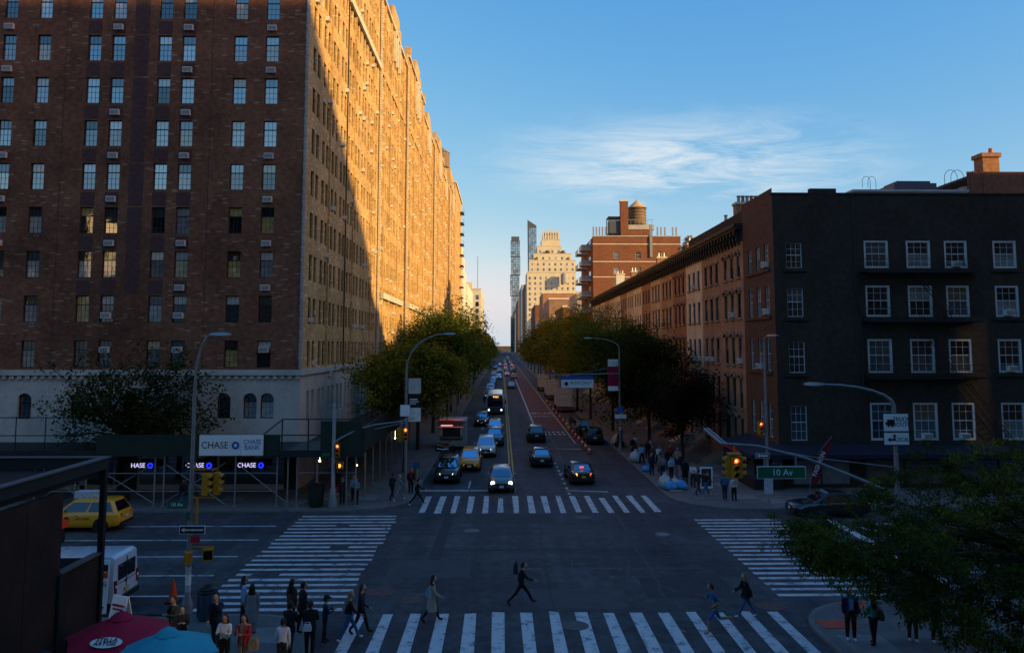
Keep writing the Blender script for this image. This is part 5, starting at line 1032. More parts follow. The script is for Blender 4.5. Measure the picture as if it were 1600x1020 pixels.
# near-right corner mast: lamp, truck route sign, long signal arm with street name
le = pole_lamp('street_lamp', 'grey mast with truck route sign and long signal arm at the near right corner', 16.3, 32.0, 8.75, 3.0, adir=(-1, 0), bend=.9, r=.10); 
MB().tube([(0, 0, 4.2), (-1.6, 0, 4.9), (-3.8, -.05, 5.75), (-5.8, -.1, 6.25), (-7.3, -.1, 6.35)], [.075, .068, .06, .05, .045], 8).build('mast_arm', 'pole_grey', le, 50); MB().tube([(0, 0, 5.35), (-3, 0, 5.7), (-6.4, -.1, 6.3)], .022, 5).build('tie_rod', 'pole_grey', le)
tb = MB(); d0 = Vector((-7.2, -.1, 6.3)); d1 = Vector((-7.5, 1.6, 6.75))
tb.tube([d0, d1], .06, 6); tb.tube([d0 + Vector((.13, 0, .05)), d1 + Vector((.13, 0, .05))], .035, 6); tb.build('camera_tube', 'galvanised', le)
MB().tube([(-6.75, -.1, 6.3), (-6.75, -.1, 5.9)], .04, 6).build('hanger', 'signal_yellow', le)
signal(le, -6.75, -.25, 5.4, 0); signal(le, -6.98, -.02, 5.4, R(-90), None); signal(le, -6.52, -.02, 5.4, R(90), None); B('signal_cap', 'signal_yellow', le, (-7.0, -6.5, -.3, .15, 5.9, 5.96))
plate(le, -5.8, -3.85, 4.95, 5.4, -.12, 'sign_green', edge='sign_white'); text('10 Av', .36, 'sign_white', le, (-4.8, -.15, 5.17)); 
for x in (-5.5, -4.2): B('sign_hanger', 'galvanised', le, (x - .03, x + .03, -.1, -.05, 5.4, 5.8))
plate(le, -.55, .47, 6.85, 7.55, -.18, 'sign_white', edge='sign_black'); plate(le, -.55, .47, 6.3, 6.78, -.18, 'sign_white', edge='sign_black'); text('TRUCK\nROUTE', .25, 'sign_black', le, (.18, -.205, 7.22), wide=.85); text('LOCAL', .22, 'sign_black', le, (.18, -.205, 6.5), wide=.85)
MB().box(-.48, -.42, -.22, -.2, 7.1, 7.22).box(-.41, -.12, -.22, -.2, 7.08, 7.32).box(-.4, -.34, -.22, -.2, 7.02, 7.08).box(-.24, -.18, -.22, -.2, 7.02, 7.08).build('truck_symbol', 'sign_black', le)
MB().rings([[(-.42, -.21, 6.5), (-.3, -.21, 6.6), (-.3, -.21, 6.54), (-.16, -.21, 6.54), (-.16, -.21, 6.62), (-.22, -.21, 6.62), (-.13, -.21, 6.74), (-.04, -.21, 6.62), (-.1, -.21, 6.62), (-.1, -.21, 6.46), (-.3, -.21, 6.46), (-.3, -.21, 6.4)], [(-.42, -.201, 6.5), (-.3, -.201, 6.6), (-.3, -.201, 6.54), (-.16, -.201, 6.54), (-.16, -.201, 6.62), (-.22, -.201, 6.62), (-.13, -.201, 6.74), (-.04, -.201, 6.62), (-.1, -.201, 6.62), (-.1, -.201, 6.46), (-.3, -.201, 6.46), (-.3, -.201, 6.4)]], True).build('arrow_symbol', 'sign_black', le)
# more lamps down the street
for k, (x, y, dr) in enumerate(((-6.8, 118, 1), (11.9, 150, -1), (-6.8, 178, 1), (11.9, 215, -1))): pole_lamp('street_lamp', ('street lamp reaching over the left lanes beyond the bus', 'street lamp on the right kerb beside the second box truck', 'distant street lamp on the left kerb among trees', 'distant street lamp on the right kerb among trees')[k], x, y, 11, 2.8, adir=(dr, 0), bend=1.2, r=.09)

def bin_(name, x, y, r, h, m, label, top='bag_black'):
    o = empty(name, (x, y, .15), 0, label, 'litter bin'); b = MB(); b.lathe([(r * .85, 0), (r * .88, .08), (r, h * .55), (r, h - .05), (r * .9, h)], 14); b.build('body', m, o, smooth=40)
    s_ = MB()
    for q in range(14): a = 2 * math.pi * q / 14; s_.tube([(r * 1.01 * math.cos(a), r * 1.01 * math.sin(a), .1), (r * 1.04 * math.cos(a), r * 1.04 * math.sin(a), h - .1)], .015, 4)
    s_.build('ribs', m, o); MB().lathe([(r * 1.05, h - .06), (r * 1.08, h), (r * .95, h + .03)], 14).build('rim', 'plastic_black', o); mb = MB(); mb.lathe([(r * .8, h - .1), (r * .9, h + .08), (r * .4, h + .2), (.02, h + .16)], 9, (.03, 0, 0)); mb.build('rubbish', top, o, smooth=60); return o
bin_('litter_bin', -11.2, 30.4, .36, 1.05, 'litter_bin', 'blue-grey litter bin beside the sticker covered lamp pole'); bin_('litter_bin', -12.0, 50.9, .48, 1.35, 'bin_green', 'tall dark green litter bin by the signal mast at the shed corner'); bin_('litter_bin', 16.0, 31.0, .38, 1.1, 'litter_bin', 'grey-blue litter bin half under the near tree')
def cone(x, y, label, s=1.0, grp=None):
    o = empty('traffic_cone', (x, y, 0.0), 0, label, 'traffic cone', grp); o.scale = (s, s, s); MB().box(-.2, .2, -.2, .2, 0, .05).build('base', 'plastic_black', o); MB().lathe([(.155, .05), (.03, .72), (.026, .74)], 12).build('cone', 'cone_orange', o, smooth=50)
    if grp: MB().lathe([(.118, .3), (.088, .45)], 12).build('band', 'sign_white', o, smooth=50)
cone(-13.5, 32.8, 'large bright orange cone alone on the road behind the litter bin', 1.25)
for k, y in enumerate((76, 79, 82, 85.5, 89, 92.5, 96.5, 101, 106, 112, 118, 125, 133, 142)): cone(8.55 - .02 * k, y, ('nearest', 'second', 'third', 'fourth', 'fifth', 'sixth', 'seventh', 'eighth', 'ninth', 'tenth', 'eleventh', 'twelfth', 'thirteenth', 'farthest')[k] + ' orange cone in the line along the bus lane edge', 1.2, 'line of orange cones along the bus lane')
# rubbish bags on the right sidewalk
def bag(x, y, r, m, label, h=.7):
    o = MB(); pr = [(r * .6, 0), (r, .15 * h), (r * 1.05, .4 * h), (r * .75, .75 * h), (r * .2, h), (r * .3, h * 1.12), (.02, h * 1.1)]; rings = []
    for rr_, hh in pr: rings.append([(rr_ * (1 + .12 * math.sin(3 * j + hh * 9 + x)) * math.cos(2 * math.pi * j / 11), rr_ * (1 + .12 * math.cos(2 * j + hh * 7 + y)) * math.sin(2 * math.pi * j / 11), hh) for j in range(11)])
    o.rings(rings); tag(o.build('rubbish_bag', m, None, smooth=70, loc=(x, y, .15)), label, 'rubbish bag', 'rubbish bags along the right kerb')
bag(11.95, 57.0, .5, 'bag_clear', 'clear rubbish bag, top of the kerb pile by the crosswalk', 1.0); bag(12.2, 56.2, .45, 'bag_blue', 'bright blue rubbish bag nearest the crosswalk at the right kerb'); bag(13.0, 56.5, .45, 'bag_blue', 'second blue rubbish bag beside the brightest one'); bag(12.7, 57.2, .45, 'bag_clear', 'clear bag behind the two blue ones'); bag(12.0, 69.6, .6, 'bag_clear', 'big pale rubbish bag midway along the right kerb', 1.0); bag(12.0, 64.5, .4, 'bag_blue', 'blue bag lying at the kerb edge between pale bags', .5); bag(12.1, 81, .7, 'bag_clear', 'large pale bag by the banner pole', 1.2); bag(12.1, 80, .5, 'bag_black', 'black bag in front of the large pale bag', .8)
tag(B('carton', 'carton', None, (12.0, 12.9, 55.4, 55.8, .15, .25)), 'flattened brown carton at the kerb by the blue bags', 'carton')
# feather flag and poster stand at the corner shop
ff = empty('feather_flag', (20.4, 51.8, .15), 0, 'leaning red feather flag above the near tree', 'flag'); MB().tube([(0, 0, 0), (.2, 0, 1.5), (.9, 0, 3.4), (1.7, 0, 4.3)], .02, 5).build('pole', 'pole_grey', ff)
MB().rings([[(.1, -.01, 1.0), (.75, -.01, 1.3)], [(.35, -.01, 2.2), (1.1, -.01, 2.6)], [(.8, -.01, 3.3), (1.6, -.01, 3.5)], [(1.3, -.01, 4.0), (1.75, -.01, 4.3)]], False, closed=False).build('flag', 'cloth_maroon', ff); o_ = text('FASHION', .42, 'sign_white', ff, (.78, -.03, 2.5)); o_.rotation_euler = (R(90), R(-66), 0)
ps = empty('poster_stand', (14.8, 56.3, .15), 0, 'pale framed poster stand outside the corner shop', 'sign'); B('frame', 'sign_white', ps, (-.45, .45, 0, .08, .1, 1.6)); B('poster', 'interior', ps, (-.36, .36, -.012, -.001, .25, 1.5)); B('picture', 'carton', ps, (-.2, .15, -.02, -.013, .6, 1.2))

# ================================================================== NEAR-LEFT PAVILION, UMBRELLAS, VAN
pv = empty('steel_pavilion', (-12.5, 24, .15), 0, 'rust brown steel pavilion filling the lower left edge', 'building')
def rp_(o): rel(o, pv); o.location.x += .46; return o
rp_(B('roof', 'sign_black', pv, (-26, -12.6, 9, 23.9, 6.6, 6.75))); rp_(B('roof_edge', 'shed_dark', pv, (-12.6, -12.45, 8, 24.02, 6.78, 7.1))); rp_(B('roof_edge', 'shed_dark', pv, (-26, -12.61, 23.9, 24.02, 6.78, 7.1)))
rp_(B('coping', 'corten_edge', pv, (-12.65, -12.4, 8, 24.07, 7.1, 7.14))); rp_(B('coping', 'corten_edge', pv, (-26, -12.651, 23.85, 24.07, 7.1, 7.14)))
rp_(B('corner_post', 'black_iron', pv, (-12.6, -12.44, 23.85, 24.0, 0, 6.78)))
for q in range(5): rp_(B('corten_panel', 'corten', pv, (-12.66, -12.5, 21.75 - 1.6 * (q + 1) + .01, 21.75 - 1.6 * q - .01, 0, 6.5 + .003 * q)))
rp_(B('low_wall', 'corten', pv, (-12.64, -12.52, 21.76, 23.84, 0, 4.28))); rp_(B('wall_cap', 'corten_edge', pv, (-12.7, -12.46, 21.76, 23.84, 4.28, 4.33))); rp_(B('back_wall', 'corten', pv, (-26, -19, 23.7, 23.84, 0, 6.5))); rp_(B('window', 'pane_dark', pv, (-18.9, -12.8, 23.7, 23.74, 2.2, 4.2)))
rp_(B('pilaster', 'black_iron', pv, (-12.5, -12.42, 21.6, 21.75, 0, 4.3)))
def umbrella(x, y, zt, zr, r, m, label, rot=0, n=6, closed=False):
    o = empty('umbrella', (x, y, .15), 0, label, 'umbrella', 'cafe umbrellas'); MB().lathe([(.28, 0), (.28, .06), (.03, .08), (.025, zt)], 10).build('pole', 'pole_grey', o)
    mb = MB()
    if closed: mb.lathe([(.2, zt - 1.5), (.24, zt - 1.0), (.16, zt - .4), (.04, zt)], 9)
    else:
        for k in range(n):
            a0, a1 = rot + 2 * math.pi * k / n, rot + 2 * math.pi * (k + 1) / n; am = (a0 + a1) / 2
            E0 = Vector((r * math.cos(a0), r * math.sin(a0), zr)); E1 = Vector((r * math.cos(a1), r * math.sin(a1), zr)); T = Vector((0, 0, zt)); Mi = (E0 + E1) / 2 + Vector((-.05 * math.cos(am), -.05 * math.sin(am), .05))
            mid0 = E0.lerp(T, .5) + Vector((0, 0, .04)); mid1 = E1.lerp(T, .5) + Vector((0, 0, .04)); mm = (mid0 + mid1) / 2 - Vector((0, 0, .02))
            mb.face([E0, Mi, mm, mid0]); mb.face([Mi, E1, mid1, mm]); mb.face([mid0, mm, T]); mb.face([mm, mid1, T]); mb.face([E0, E0 - Vector((0, 0, .16)), Mi - Vector((0, 0, .16)), Mi]); mb.face([Mi, Mi - Vector((0, 0, .16)), E1 - Vector((0, 0, .16)), E1])
            MB().tube([E0 - Vector((0, 0, .03)), T - Vector((0, 0, .06))], .012, 4).build('rib', 'pole_grey', o)
        MB().lathe([(.32, zt - .1), (.18, zt + .02), (.02, zt + .1)], n * 2).build('cap', m, o, smooth=30)
    mb.build('canopy', m, o, smooth=25); return o
u1 = umbrella(-10.45, 22.0, 3.0, 2.4, 1.5, 'cloth_crimson', 'crimson cafe umbrella with white oval lettering', R(-90 + 30)); 
ov = MB().lathe([(.42, 0), (.42, .01), (.02, .012)], 16); o_ = ov.build('badge', 'sign_white', u1, loc=(.12, -1.02, 2.62)); o_.scale = (1, .42, 1); o_.rotation_euler = (R(27), 0, 0)
text('STELLA\nARTOIS', .15, 'sign_black', u1, (.12, -1.03, 2.65), (R(27), 0, 0), 1.15)
u2 = umbrella(-8.75, 21.0, 2.92, 2.4, 1.35, 'cloth_teal', 'turquoise cafe umbrella at the bottom edge beside the crimson one', R(-90 + 30)); text('TRULY', .26, 'sign_black', u2, (-.05, -.82, 2.56), (R(25), 0, 0), 1.2); B('underline', 'sign_black', u2, (-.4, .3, -.96, -.94, 2.425, 2.435))
umbrella(-11.6, 20.3, 2.6, 2.1, 1.2, 'cloth_navy', 'dark navy cafe umbrella at the lower left edge', R(-60)); umbrella(-12.3, 21.4, 2.95, 2.2, .3, 'cloth_blue', 'closed bright blue umbrella before the rusty wall', 0, 6, True)
for k, (x, y) in enumerate(((-10.9, 21.9), (-9.3, 21.6))):
    ct = empty('cafe_table', (x, y, .15), 0, ('cafe table below the crimson umbrella', 'cafe table between crimson and turquoise umbrellas')[k], 'table'); MB().lathe([(.4, .7), (.4, .73)], 16).build('table_top', 'stone_pale', ct); MB().lathe([(.25, 0), (.03, .03), (.03, .7)], 8).build('leg', 'black_iron', ct)
af = empty('sandwich_board', (-13.9, 29.2, .15), R(-25), 'white sandwich board sign beside the white van', 'sign')
for s_ in (-1, 1):
    MB().rings([[(-.38, s_ * .3, 0), (.38, s_ * .3, 0), (.38, s_ * .27, 0), (-.38, s_ * .27, 0)], [(-.38, s_ * .03, 1.25), (.38, s_ * .03, 1.25), (.38, s_ * .0, 1.25), (-.38, s_ * .0, 1.25)]]).build('board', 'sign_white', af)
B('print', 'sign_red', af, (-.3, .3, -.125, -.115, .9, .98), (-.25, .25, -.145, -.135, .78, .84)); B('print', 'cloth_teal', af, (-.2, .2, -.235, -.22, .3, .6))
tag(MB().tube([(-17.5, 30.85, .17), (-15, 30.75, .17), (-13, 30.8, .17), (-12.4, 30.4, .17)], .05, 6).build('cable_cover', 'plastic_black', None), 'black cable cover lying along the near kerb', 'cable')

# ================================================================== VEHICLES
CAR = {  # L, W, body stations (y from front, deck z), belt, roof, greenhouse bottom y0,y1, top y0,y1 (from front), wheel r, wheelbase y
 'sedan': dict(L=4.75, W=1.84, deck=[(0, .62), (.12, .74), (.6, .84), (1.35, .93), (2.4, .96), (3.7, 1.0), (4.45, 1.02), (4.68, .98), (4.75, .78)], roof=1.45, gb=(1.25, 4.05), gt=(2.15, 3.35), belt=.95, wr=.33, wb=(.92, 3.75), clr=.2),
 'suv': dict(L=4.75, W=1.9, deck=[(0, .75), (.1, .92), (.55, 1.04), (1.3, 1.1), (2.4, 1.12), (3.7, 1.13), (4.5, 1.13), (4.7, 1.05), (4.75, .8)], roof=1.72, gb=(1.2, 4.62), gt=(2.0, 4.25), belt=1.1, wr=.37, wb=(.92, 3.75), clr=.26),
 'hatch': dict(L=4.0, W=1.8, deck=[(0, .66), (.1, .84), (.45, .95), (1.05, 1.02), (2.0, 1.05), (3.2, 1.06), (3.8, 1.05), (3.96, .98), (4.0, .75)], roof=1.54, gb=(.98, 3.86), gt=(1.6, 3.45), belt=1.03, wr=.33, wb=(.75, 3.3), clr=.2),
 'minivan': dict(L=4.6, W=1.8, deck=[(0, .68), (.15, .86), (.6, .98), (1.1, 1.03), (2.4, 1.05), (3.7, 1.06), (4.35, 1.06), (4.55, .98), (4.6, .75)], roof=1.62, gb=(.9, 4.45), gt=(1.85, 4.0), belt=1.03, wr=.33, wb=(.9, 3.65), clr=.2),
}
def wheel_mesh(r):
    k = ('wheel', r)
    if k not in WIN:
        t = MB().lathe([(r * .62, -.09), (r * .92, -.11), (r, -.07), (r, .07), (r * .92, .11), (r * .62, .09)], 18, axis='x'); rm = MB().lathe([(r * .64, -.08), (r * .64, .085), (r * .56, .06), (r * .16, .07), (.01, .075)], 14, axis='x')
        for q in range(5):
            a = 2 * math.pi * q / 5; c, s_ = math.cos(a), math.sin(a); rm.rings([[(.088, -s_ * .03 + c * .04, c * .03 + s_ * .04), (.088, s_ * .03 + c * .04, -c * .03 + s_ * .04), (.06, s_ * .03 + c * .04, -c * .03 + s_ * .04), (.06, -s_ * .03 + c * .04, c * .03 + s_ * .04)], [(.088, c * r * .6 - s_ * .04, s_ * r * .6 + c * .04), (.088, c * r * .6 + s_ * .04, s_ * r * .6 - c * .04), (.06, c * r * .6 + s_ * .04, s_ * r * .6 - c * .04), (.06, c * r * .6 - s_ * .04, s_ * r * .6 + c * .04)]], True, 1)
        WIN[k] = (t.mesh('tyre', 'tyre', 40), rm.mesh('rim', ['plastic_black', 'rim'], 30))
    return WIN[k]
def lerpd(prof, y):
    for (a, za), (b, zb) in zip(prof[:-1], prof[1:]):
        if a <= y <= b: return za + (zb - za) * (y - a) / (b - a + 1e-9)
    return prof[-1][1]
def car(kind, x, y, rz, m, label, group=None, head='head_off', tail='tail_off', taxi=False, rails=False, roofm=None, plate_m='plate_white', round_lights=False, cat='car', name='car', ref='front'):
    """x, y = ground point under the bumper nearest the viewer (ref front or rear); rz = 0 drives toward +Y"""
    c = CAR[kind]; L_, W = c['L'], c['W']; off_ = L_ / 2 if ref == 'front' else -L_ / 2
    d = Vector((-math.sin(rz), math.cos(rz), 0)); root = empty(name, Vector((x, y, 0)) - d * off_, rz, label, cat, group)
    fy = lambda s_: L_ / 2 - s_; hw = W / 2; mb = MB(); rings = []
    sts = sorted({*[s_ for s_, _ in c['deck']], *[w + dd for w in c['wb'] for dd in (-.42, 0, .42)]})
    for s_ in sts:
        t = lerpd(c['deck'], s_); e = min(s_, L_ - s_); w = hw * (1 - .16 * max(0, 1 - e / .45) ** 2); b = c['clr'] + .12 * max(0, 1 - e / .5); y_ = fy(s_)
        half = [(w * .90, b), (w * .99, b + .1), (w, b + .3), (w * .985, t - .22), (w * .95, t - .08), (w * .86, t - .01), (w * .4, t + .025)]
        rings.append([(px, y_, pz) for px, pz in half] + [(-px, y_, pz) for px, pz in half[::-1]])
    mb.rings(rings[::-1], True); mb.build('body', m, root, smooth=38)
    # greenhouse
    b0, b1 = c['gb']; t0, t1 = c['gt']; zb, zr = c['belt'] - .04, c['roof']; wb_, wt = hw * .93, hw * .70
    def ring(f, dz=0):
        y0 = b0 + (t0 - b0) * f; y1 = b1 + (t1 - b1) * f; w = wb_ + (wt - wb_) * f; z = zb + (zr - zb) * f + dz; i = .06
        return [(w - i * 1.4, fy(y0), z), (w, fy(y0 + i * 2.2), z), (w, fy(y1 - i * 2.2), z), (w - i * 1.4, fy(y1), z), (-w + i * 1.4, fy(y1), z), (-w, fy(y1 - i * 2.2), z), (-w, fy(y0 + i * 2.2), z), (-w + i * 1.4, fy(y0), z)]
    gm = MB(); top = [(px * .9, (py - fy((t0 + t1) / 2)) * .9 + fy((t0 + t1) / 2), zr + .045) for px, py, pz in ring(1)]
    gm.rings([ring(0)[::-1], ring(.9)[::-1], ring(1)[::-1], top[::-1]], True); gm.build('cabin', roofm or m, root, smooth=30)
    r0, r1 = ring(.10), ring(.86)
    def quad(i, j, u0=0., u1=1.):
        A, B_, C_, D_ = Vector(r0[i]), Vector(r0[j]), Vector(r1[j]), Vector(r1[i]); P = [A.lerp(B_, u0), A.lerp(B_, u1), D_.lerp(C_, u1), D_.lerp(C_, u0)]
        n = (P[1] - P[0]).cross(P[3] - P[0]).normalized(); cc = sum(P, Vector()) / 4
        if n.dot(cc - Vector((0, 0, cc.z))) < 0: n = -n
        return MB().rings([[p - n * .01 for p in P], [p + n * .012 for p in P]])
    quad(7, 0, .03, .97).build('windscreen', 'car_glass', root); quad(3, 4, .05, .95).build('rear_window', 'car_glass', root)
    for a, b in ((1, 2), (6, 5)):
        for u0, u1 in ((.02, .47), (.51, .97)): quad(a, b, u0, u1).build('side_window', 'car_glass', root)
    tm, rm = wheel_mesh(c['wr'])
    for s_ in c['wb']:
        for sx in (-1, 1):
            MB().lathe([(c['wr'] + .07, -.01), (c['wr'] + .07, .012), (.01, .013)] if sx > 0 else [(.01, -.013), (c['wr'] + .07, -.012), (c['wr'] + .07, .01)], 18, (sx * hw * .995, fy(s_), c['wr']), 'x').build('wheel_arch', 'plastic_black', root)
            o = empty('wheel', (sx * (hw - .06), fy(s_), c['wr'])); o.parent = root; o.rotation_euler = (0, 0, 0 if sx > 0 else math.pi); put('tyre', tm, o); put('rim', rm, o)
    zf = lerpd(c['deck'], .1); zt = lerpd(c['deck'], L_ - .1)
    for sx in (-1, 1):
        if round_lights:
            MB().lathe([(.15, -.06), (.15, .04), (.12, .06), (.01, .065)], 16, (sx * hw * .70, fy(.08), zf - .1), 'y').build('headlight', head, root); MB().lathe([(.175, -.06), (.175, .03), (.15, .04)], 16, (sx * hw * .70, fy(.08), zf - .1), 'y').build('headlight_ring', 'chrome', root)
        else:
            MB().rings([[(sx * hw * .48, fy(-.01), zf - .20), (sx * hw * .84, fy(.12), zf - .18), (sx * hw * .86, fy(.2), zf - .04), (sx * hw * .5, fy(.03), zf - .08)], [(sx * hw * .48, fy(.12), zf - .20), (sx * hw * .80, fy(.3), zf - .18), (sx * hw * .82, fy(.35), zf - .04), (sx * hw * .5, fy(.2), zf - .08)]]).build('headlight', head, root)
        MB().rings([[(sx * hw * .52, fy(L_ + .015), zt - .26), (sx * hw * .86, fy(L_ - .1), zt - .26), (sx * hw * .86, fy(L_ - .12), zt - .06), (sx * hw * .55, fy(L_ - .0), zt - .08)], [(sx * hw * .52, fy(L_ - .15), zt - .26), (sx * hw * .8, fy(L_ - .3), zt - .26), (sx * hw * .8, fy(L_ - .3), zt - .06), (sx * hw * .55, fy(L_ - .2), zt - .08)]]).build('tail_light', ('blink_lit' if (tail == 'tail_lit' and sx < 0) else tail), root)
        MB().cbox((sx * (hw + .08), fy(b0 + .45), zb + .12), (.18, .09, .13)).build('mirror', m, root)
        B('door_handle', 'chrome' if m != 'car_black' else 'plastic_black', root, (sx * hw - .012, sx * hw + .012, fy(b0 + 1.25), fy(b0 + 1.08), zb - .16, zb - .13))
    B('grille', 'plastic_black', root, (-hw * .45, hw * .45, fy(.06), fy(-.015), zf - .34, zf - .13)); B('bumper', 'plastic_black', root, (-hw * .8, hw * .8, fy(.1), fy(-.03), c['clr'] + .12, c['clr'] + .26)); B('bumper', 'plastic_black', root, (-hw * .8, hw * .8, fy(L_ + .03), fy(L_ - .1), c['clr'] + .12, c['clr'] + .27))
    B('licence_plate', plate_m, root, (-.16, .16, fy(-.03), fy(-.045), c['clr'] + .22, c['clr'] + .38)); B('licence_plate', plate_m, root, (-.16, .16, fy(L_ + .045), fy(L_ + .02), zt - .42 if kind == 'sedan' else zt - .35, zt - .26 if kind == 'sedan' else zt - .19))
    if tail == 'tail_lit': B('brake_light', 'tail_lit', root, (-.14, .14, fy(b1 - .3), fy(b1 - .36), zb + .30, zb + .34)) if kind == 'sedan' else None
    if taxi: MB().rings([[(-.35, fy(t0 + .5), zr + .04), (.35, fy(t0 + .5), zr + .04), (.35, fy(t0 + .75), zr + .04), (-.35, fy(t0 + .75), zr + .04)], [(-.3, fy(t0 + .55), zr + .22), (.3, fy(t0 + .55), zr + .22), (.3, fy(t0 + .7), zr + .22), (-.3, fy(t0 + .7), zr + .22)]]).build('roof_sign', 'plate_yellow', root)
    if rails:
        for sx in (-1, 1): MB().tube([(sx * wt * .95, fy(t0 + .2), zr + .02), (sx * wt * .95, fy(t0 + .3), zr + .08), (sx * wt * .95, fy(t1 - .3), zr + .08), (sx * wt * .95, fy(t1 - .2), zr + .02)], .02, 5).build('roof_rail', 'chrome', root)
    return root
PI = math.pi; WB = 'westbound traffic facing the viewer'; EB = 'eastbound traffic driving away'
car('hatch', .0, 55.8, PI, 'car_grey', 'grey hatchback with round lit headlights and white roof at the crosswalk', WB, head='head_lit', round_lights=True, roofm='car_silver', rails=True)
car('suv', -4.2, 59.4, PI, 'car_black', 'black car with angular lit headlights waiting at the left stop line', WB, head='head_lit')
car('minivan', -2.7, 65.2, PI, 'car_taxi', 'yellow taxi behind the black car in the left lanes', WB, head='head_warm', taxi=True)
car('suv', -1.5, 73.2, PI, 'car_white', 'white car behind the yellow taxi with headlights on', WB, head='head_lit')
car('suv', -.75, 81.3, PI, 'car_blue', 'blue-grey car behind the white one near the yellow line', WB)
car('minivan', -.8, 91.4, PI, 'car_white', 'white roofed cab with roof sign just ahead of the dark car', WB, taxi=True, head='head_lit')
car('suv', -2.6, 101, PI, 'car_navy', 'dark car beside the bus with one warm headlight', WB, head='head_warm')
car('suv', 3.8, 84.2, 0, 'car_black', 'large black car driving away, farther of the two black ones in lane', EB, ref='rear', rails=True)
car('sedan', 3.5, 67.2, 0, 'car_black', 'black sedan driving away in the middle lane', EB, ref='rear')
car('sedan', 6.2, 58.9, R(3), 'car_black', 'dark sedan with blinker and brake light on, nearest the right crosswalk end', EB, ref='rear', tail='tail_lit', plate_m='plate_yellow')
car('sedan', 2.4, 190, 0, 'car_silver', 'silver sedan alone beside the start of the bus lettering', EB, ref='rear')
car('minivan', 3.9, 246, 0, 'car_taxi', 'distant yellow taxi in the middle of the street', EB, ref='rear', taxi=True)
for k, (x, y, m, kd, lt) in enumerate(((1.9, 268, 'car_white', 'sedan', 'tail_lit'), (2.0, 282, 'car_blue', 'suv', 'tail_lit'), (4.6, 300, 'car_navy', 'suv', 'tail_off'), (1.8, 330, 'car_black', 'sedan', 'tail_lit'), (5.5, 345, 'car_taxi', 'minivan', 'tail_off'), (1.8, 360, 'car_red', 'suv', 'tail_lit'), (5.2, 385, 'car_silver', 'sedan', 'tail_lit'), (1.9, 400, 'car_white', 'suv', 'tail_lit'))):
    car(kd, x, y, 0, m, ('white', 'blue', 'navy', 'black', 'yellow', 'red', 'silver', 'second white')[k] + ' car in the distant cluster of brake lights', EB, ref='rear', tail=lt, taxi=m == 'car_taxi')
for k, (x, y, m, kd) in enumerate(((1.8, 425, 'car_black', 'suv'), (5.0, 440, 'car_white', 'suv'), (1.8, 455, 'car_taxi', 'minivan'), (5.2, 480, 'car_navy', 'suv'), (1.9, 505, 'car_silver', 'suv'), (4.9, 540, 'car_taxi', 'minivan'), (1.9, 580, 'car_red', 'suv'), (5.0, 640, 'car_white', 'suv'))):
    car(kd, x, y, 0, m, ('black', 'white', 'yellow', 'navy', 'silver', 'second yellow', 'red', 'last white')[k] + ' speck of a car at the far end of the street', EB, ref='rear', tail='tail_lit' if k % 2 else 'tail_off')
for k, (x, y, m, kd) in enumerate(((-.9, 240, 'car_white', 'suv'), (-2.6, 265, 'car_taxi', 'minivan'), (-.9, 300, 'car_silver', 'suv'), (-2.6, 340, 'car_black', 'suv'), (-1.0, 390, 'car_white', 'suv'))):
    car(kd, x, y, PI, m, ('white', 'yellow', 'silver', 'black', 'farther white')[k] + ' oncoming car far down the left lanes', WB, head='head_lit' if k % 2 == 0 else 'head_off')
for k, (x, y, m, kd) in enumerate(((-2.6, 150, 'car_black', 'suv'), (-2.5, 162, 'car_navy', 'sedan'), (-2.6, 176, 'car_white', 'suv'), (-2.5, 190, 'car_black', 'sedan'), (-2.4, 206, 'car_grey', 'suv'), (-.9, 152, 'car_navy', 'suv'), (-2.4, 222, 'car_black', 'suv'))):
    car(kd, x, y, PI, m, f'{("first", "second", "third", "fourth", "fifth", "sixth", "seventh")[k]} of the dark cars queueing behind the bus', WB, head='head_lit' if k in (0, 5) else 'head_off')
car('suv', 9.9, 82.3, R(-2), 'car_black', 'black car parked at the right kerb by the orange cones', 'cars parked at the kerb', ref='rear')
car('suv', 9.6, 91, R(2), 'car_black', 'black parked car with an open look behind the first one', 'cars parked at the kerb', ref='rear')
tx = car('suv', -26.4, 45.7, R(90), 'car_taxi', 'yellow taxi with roof advert on the avenue at the left edge', head='head_off', taxi=False)
B('roof_advert', 'sticker', tx, (-.3, .3, -.9, .5, 1.78, 2.15)); MB().lathe([(.16, 0), (.16, .006), (.01, .007)], 14, (.957, .55, .72), 'x').build('badge', 'sign_black', tx); o_ = text('NYC TAXI', .16, 'sign_black', tx, (.965, -.35, .76), (R(90), 0, R(90)))
MB().lathe([(.16, -.006), (.16, 0), (.01, 0)], 14, (-.957, .55, .72), 'x').build('badge', 'sign_black', tx); text('NYC TAXI', .16, 'sign_black', tx, (-.965, -.35, .76), (R(90), 0, R(-90)))
car('sedan', 17.95, 48.6, R(90), 'car_black', 'black sedan parked side-on at the right corner under the near tree', 'cars parked at the kerb')

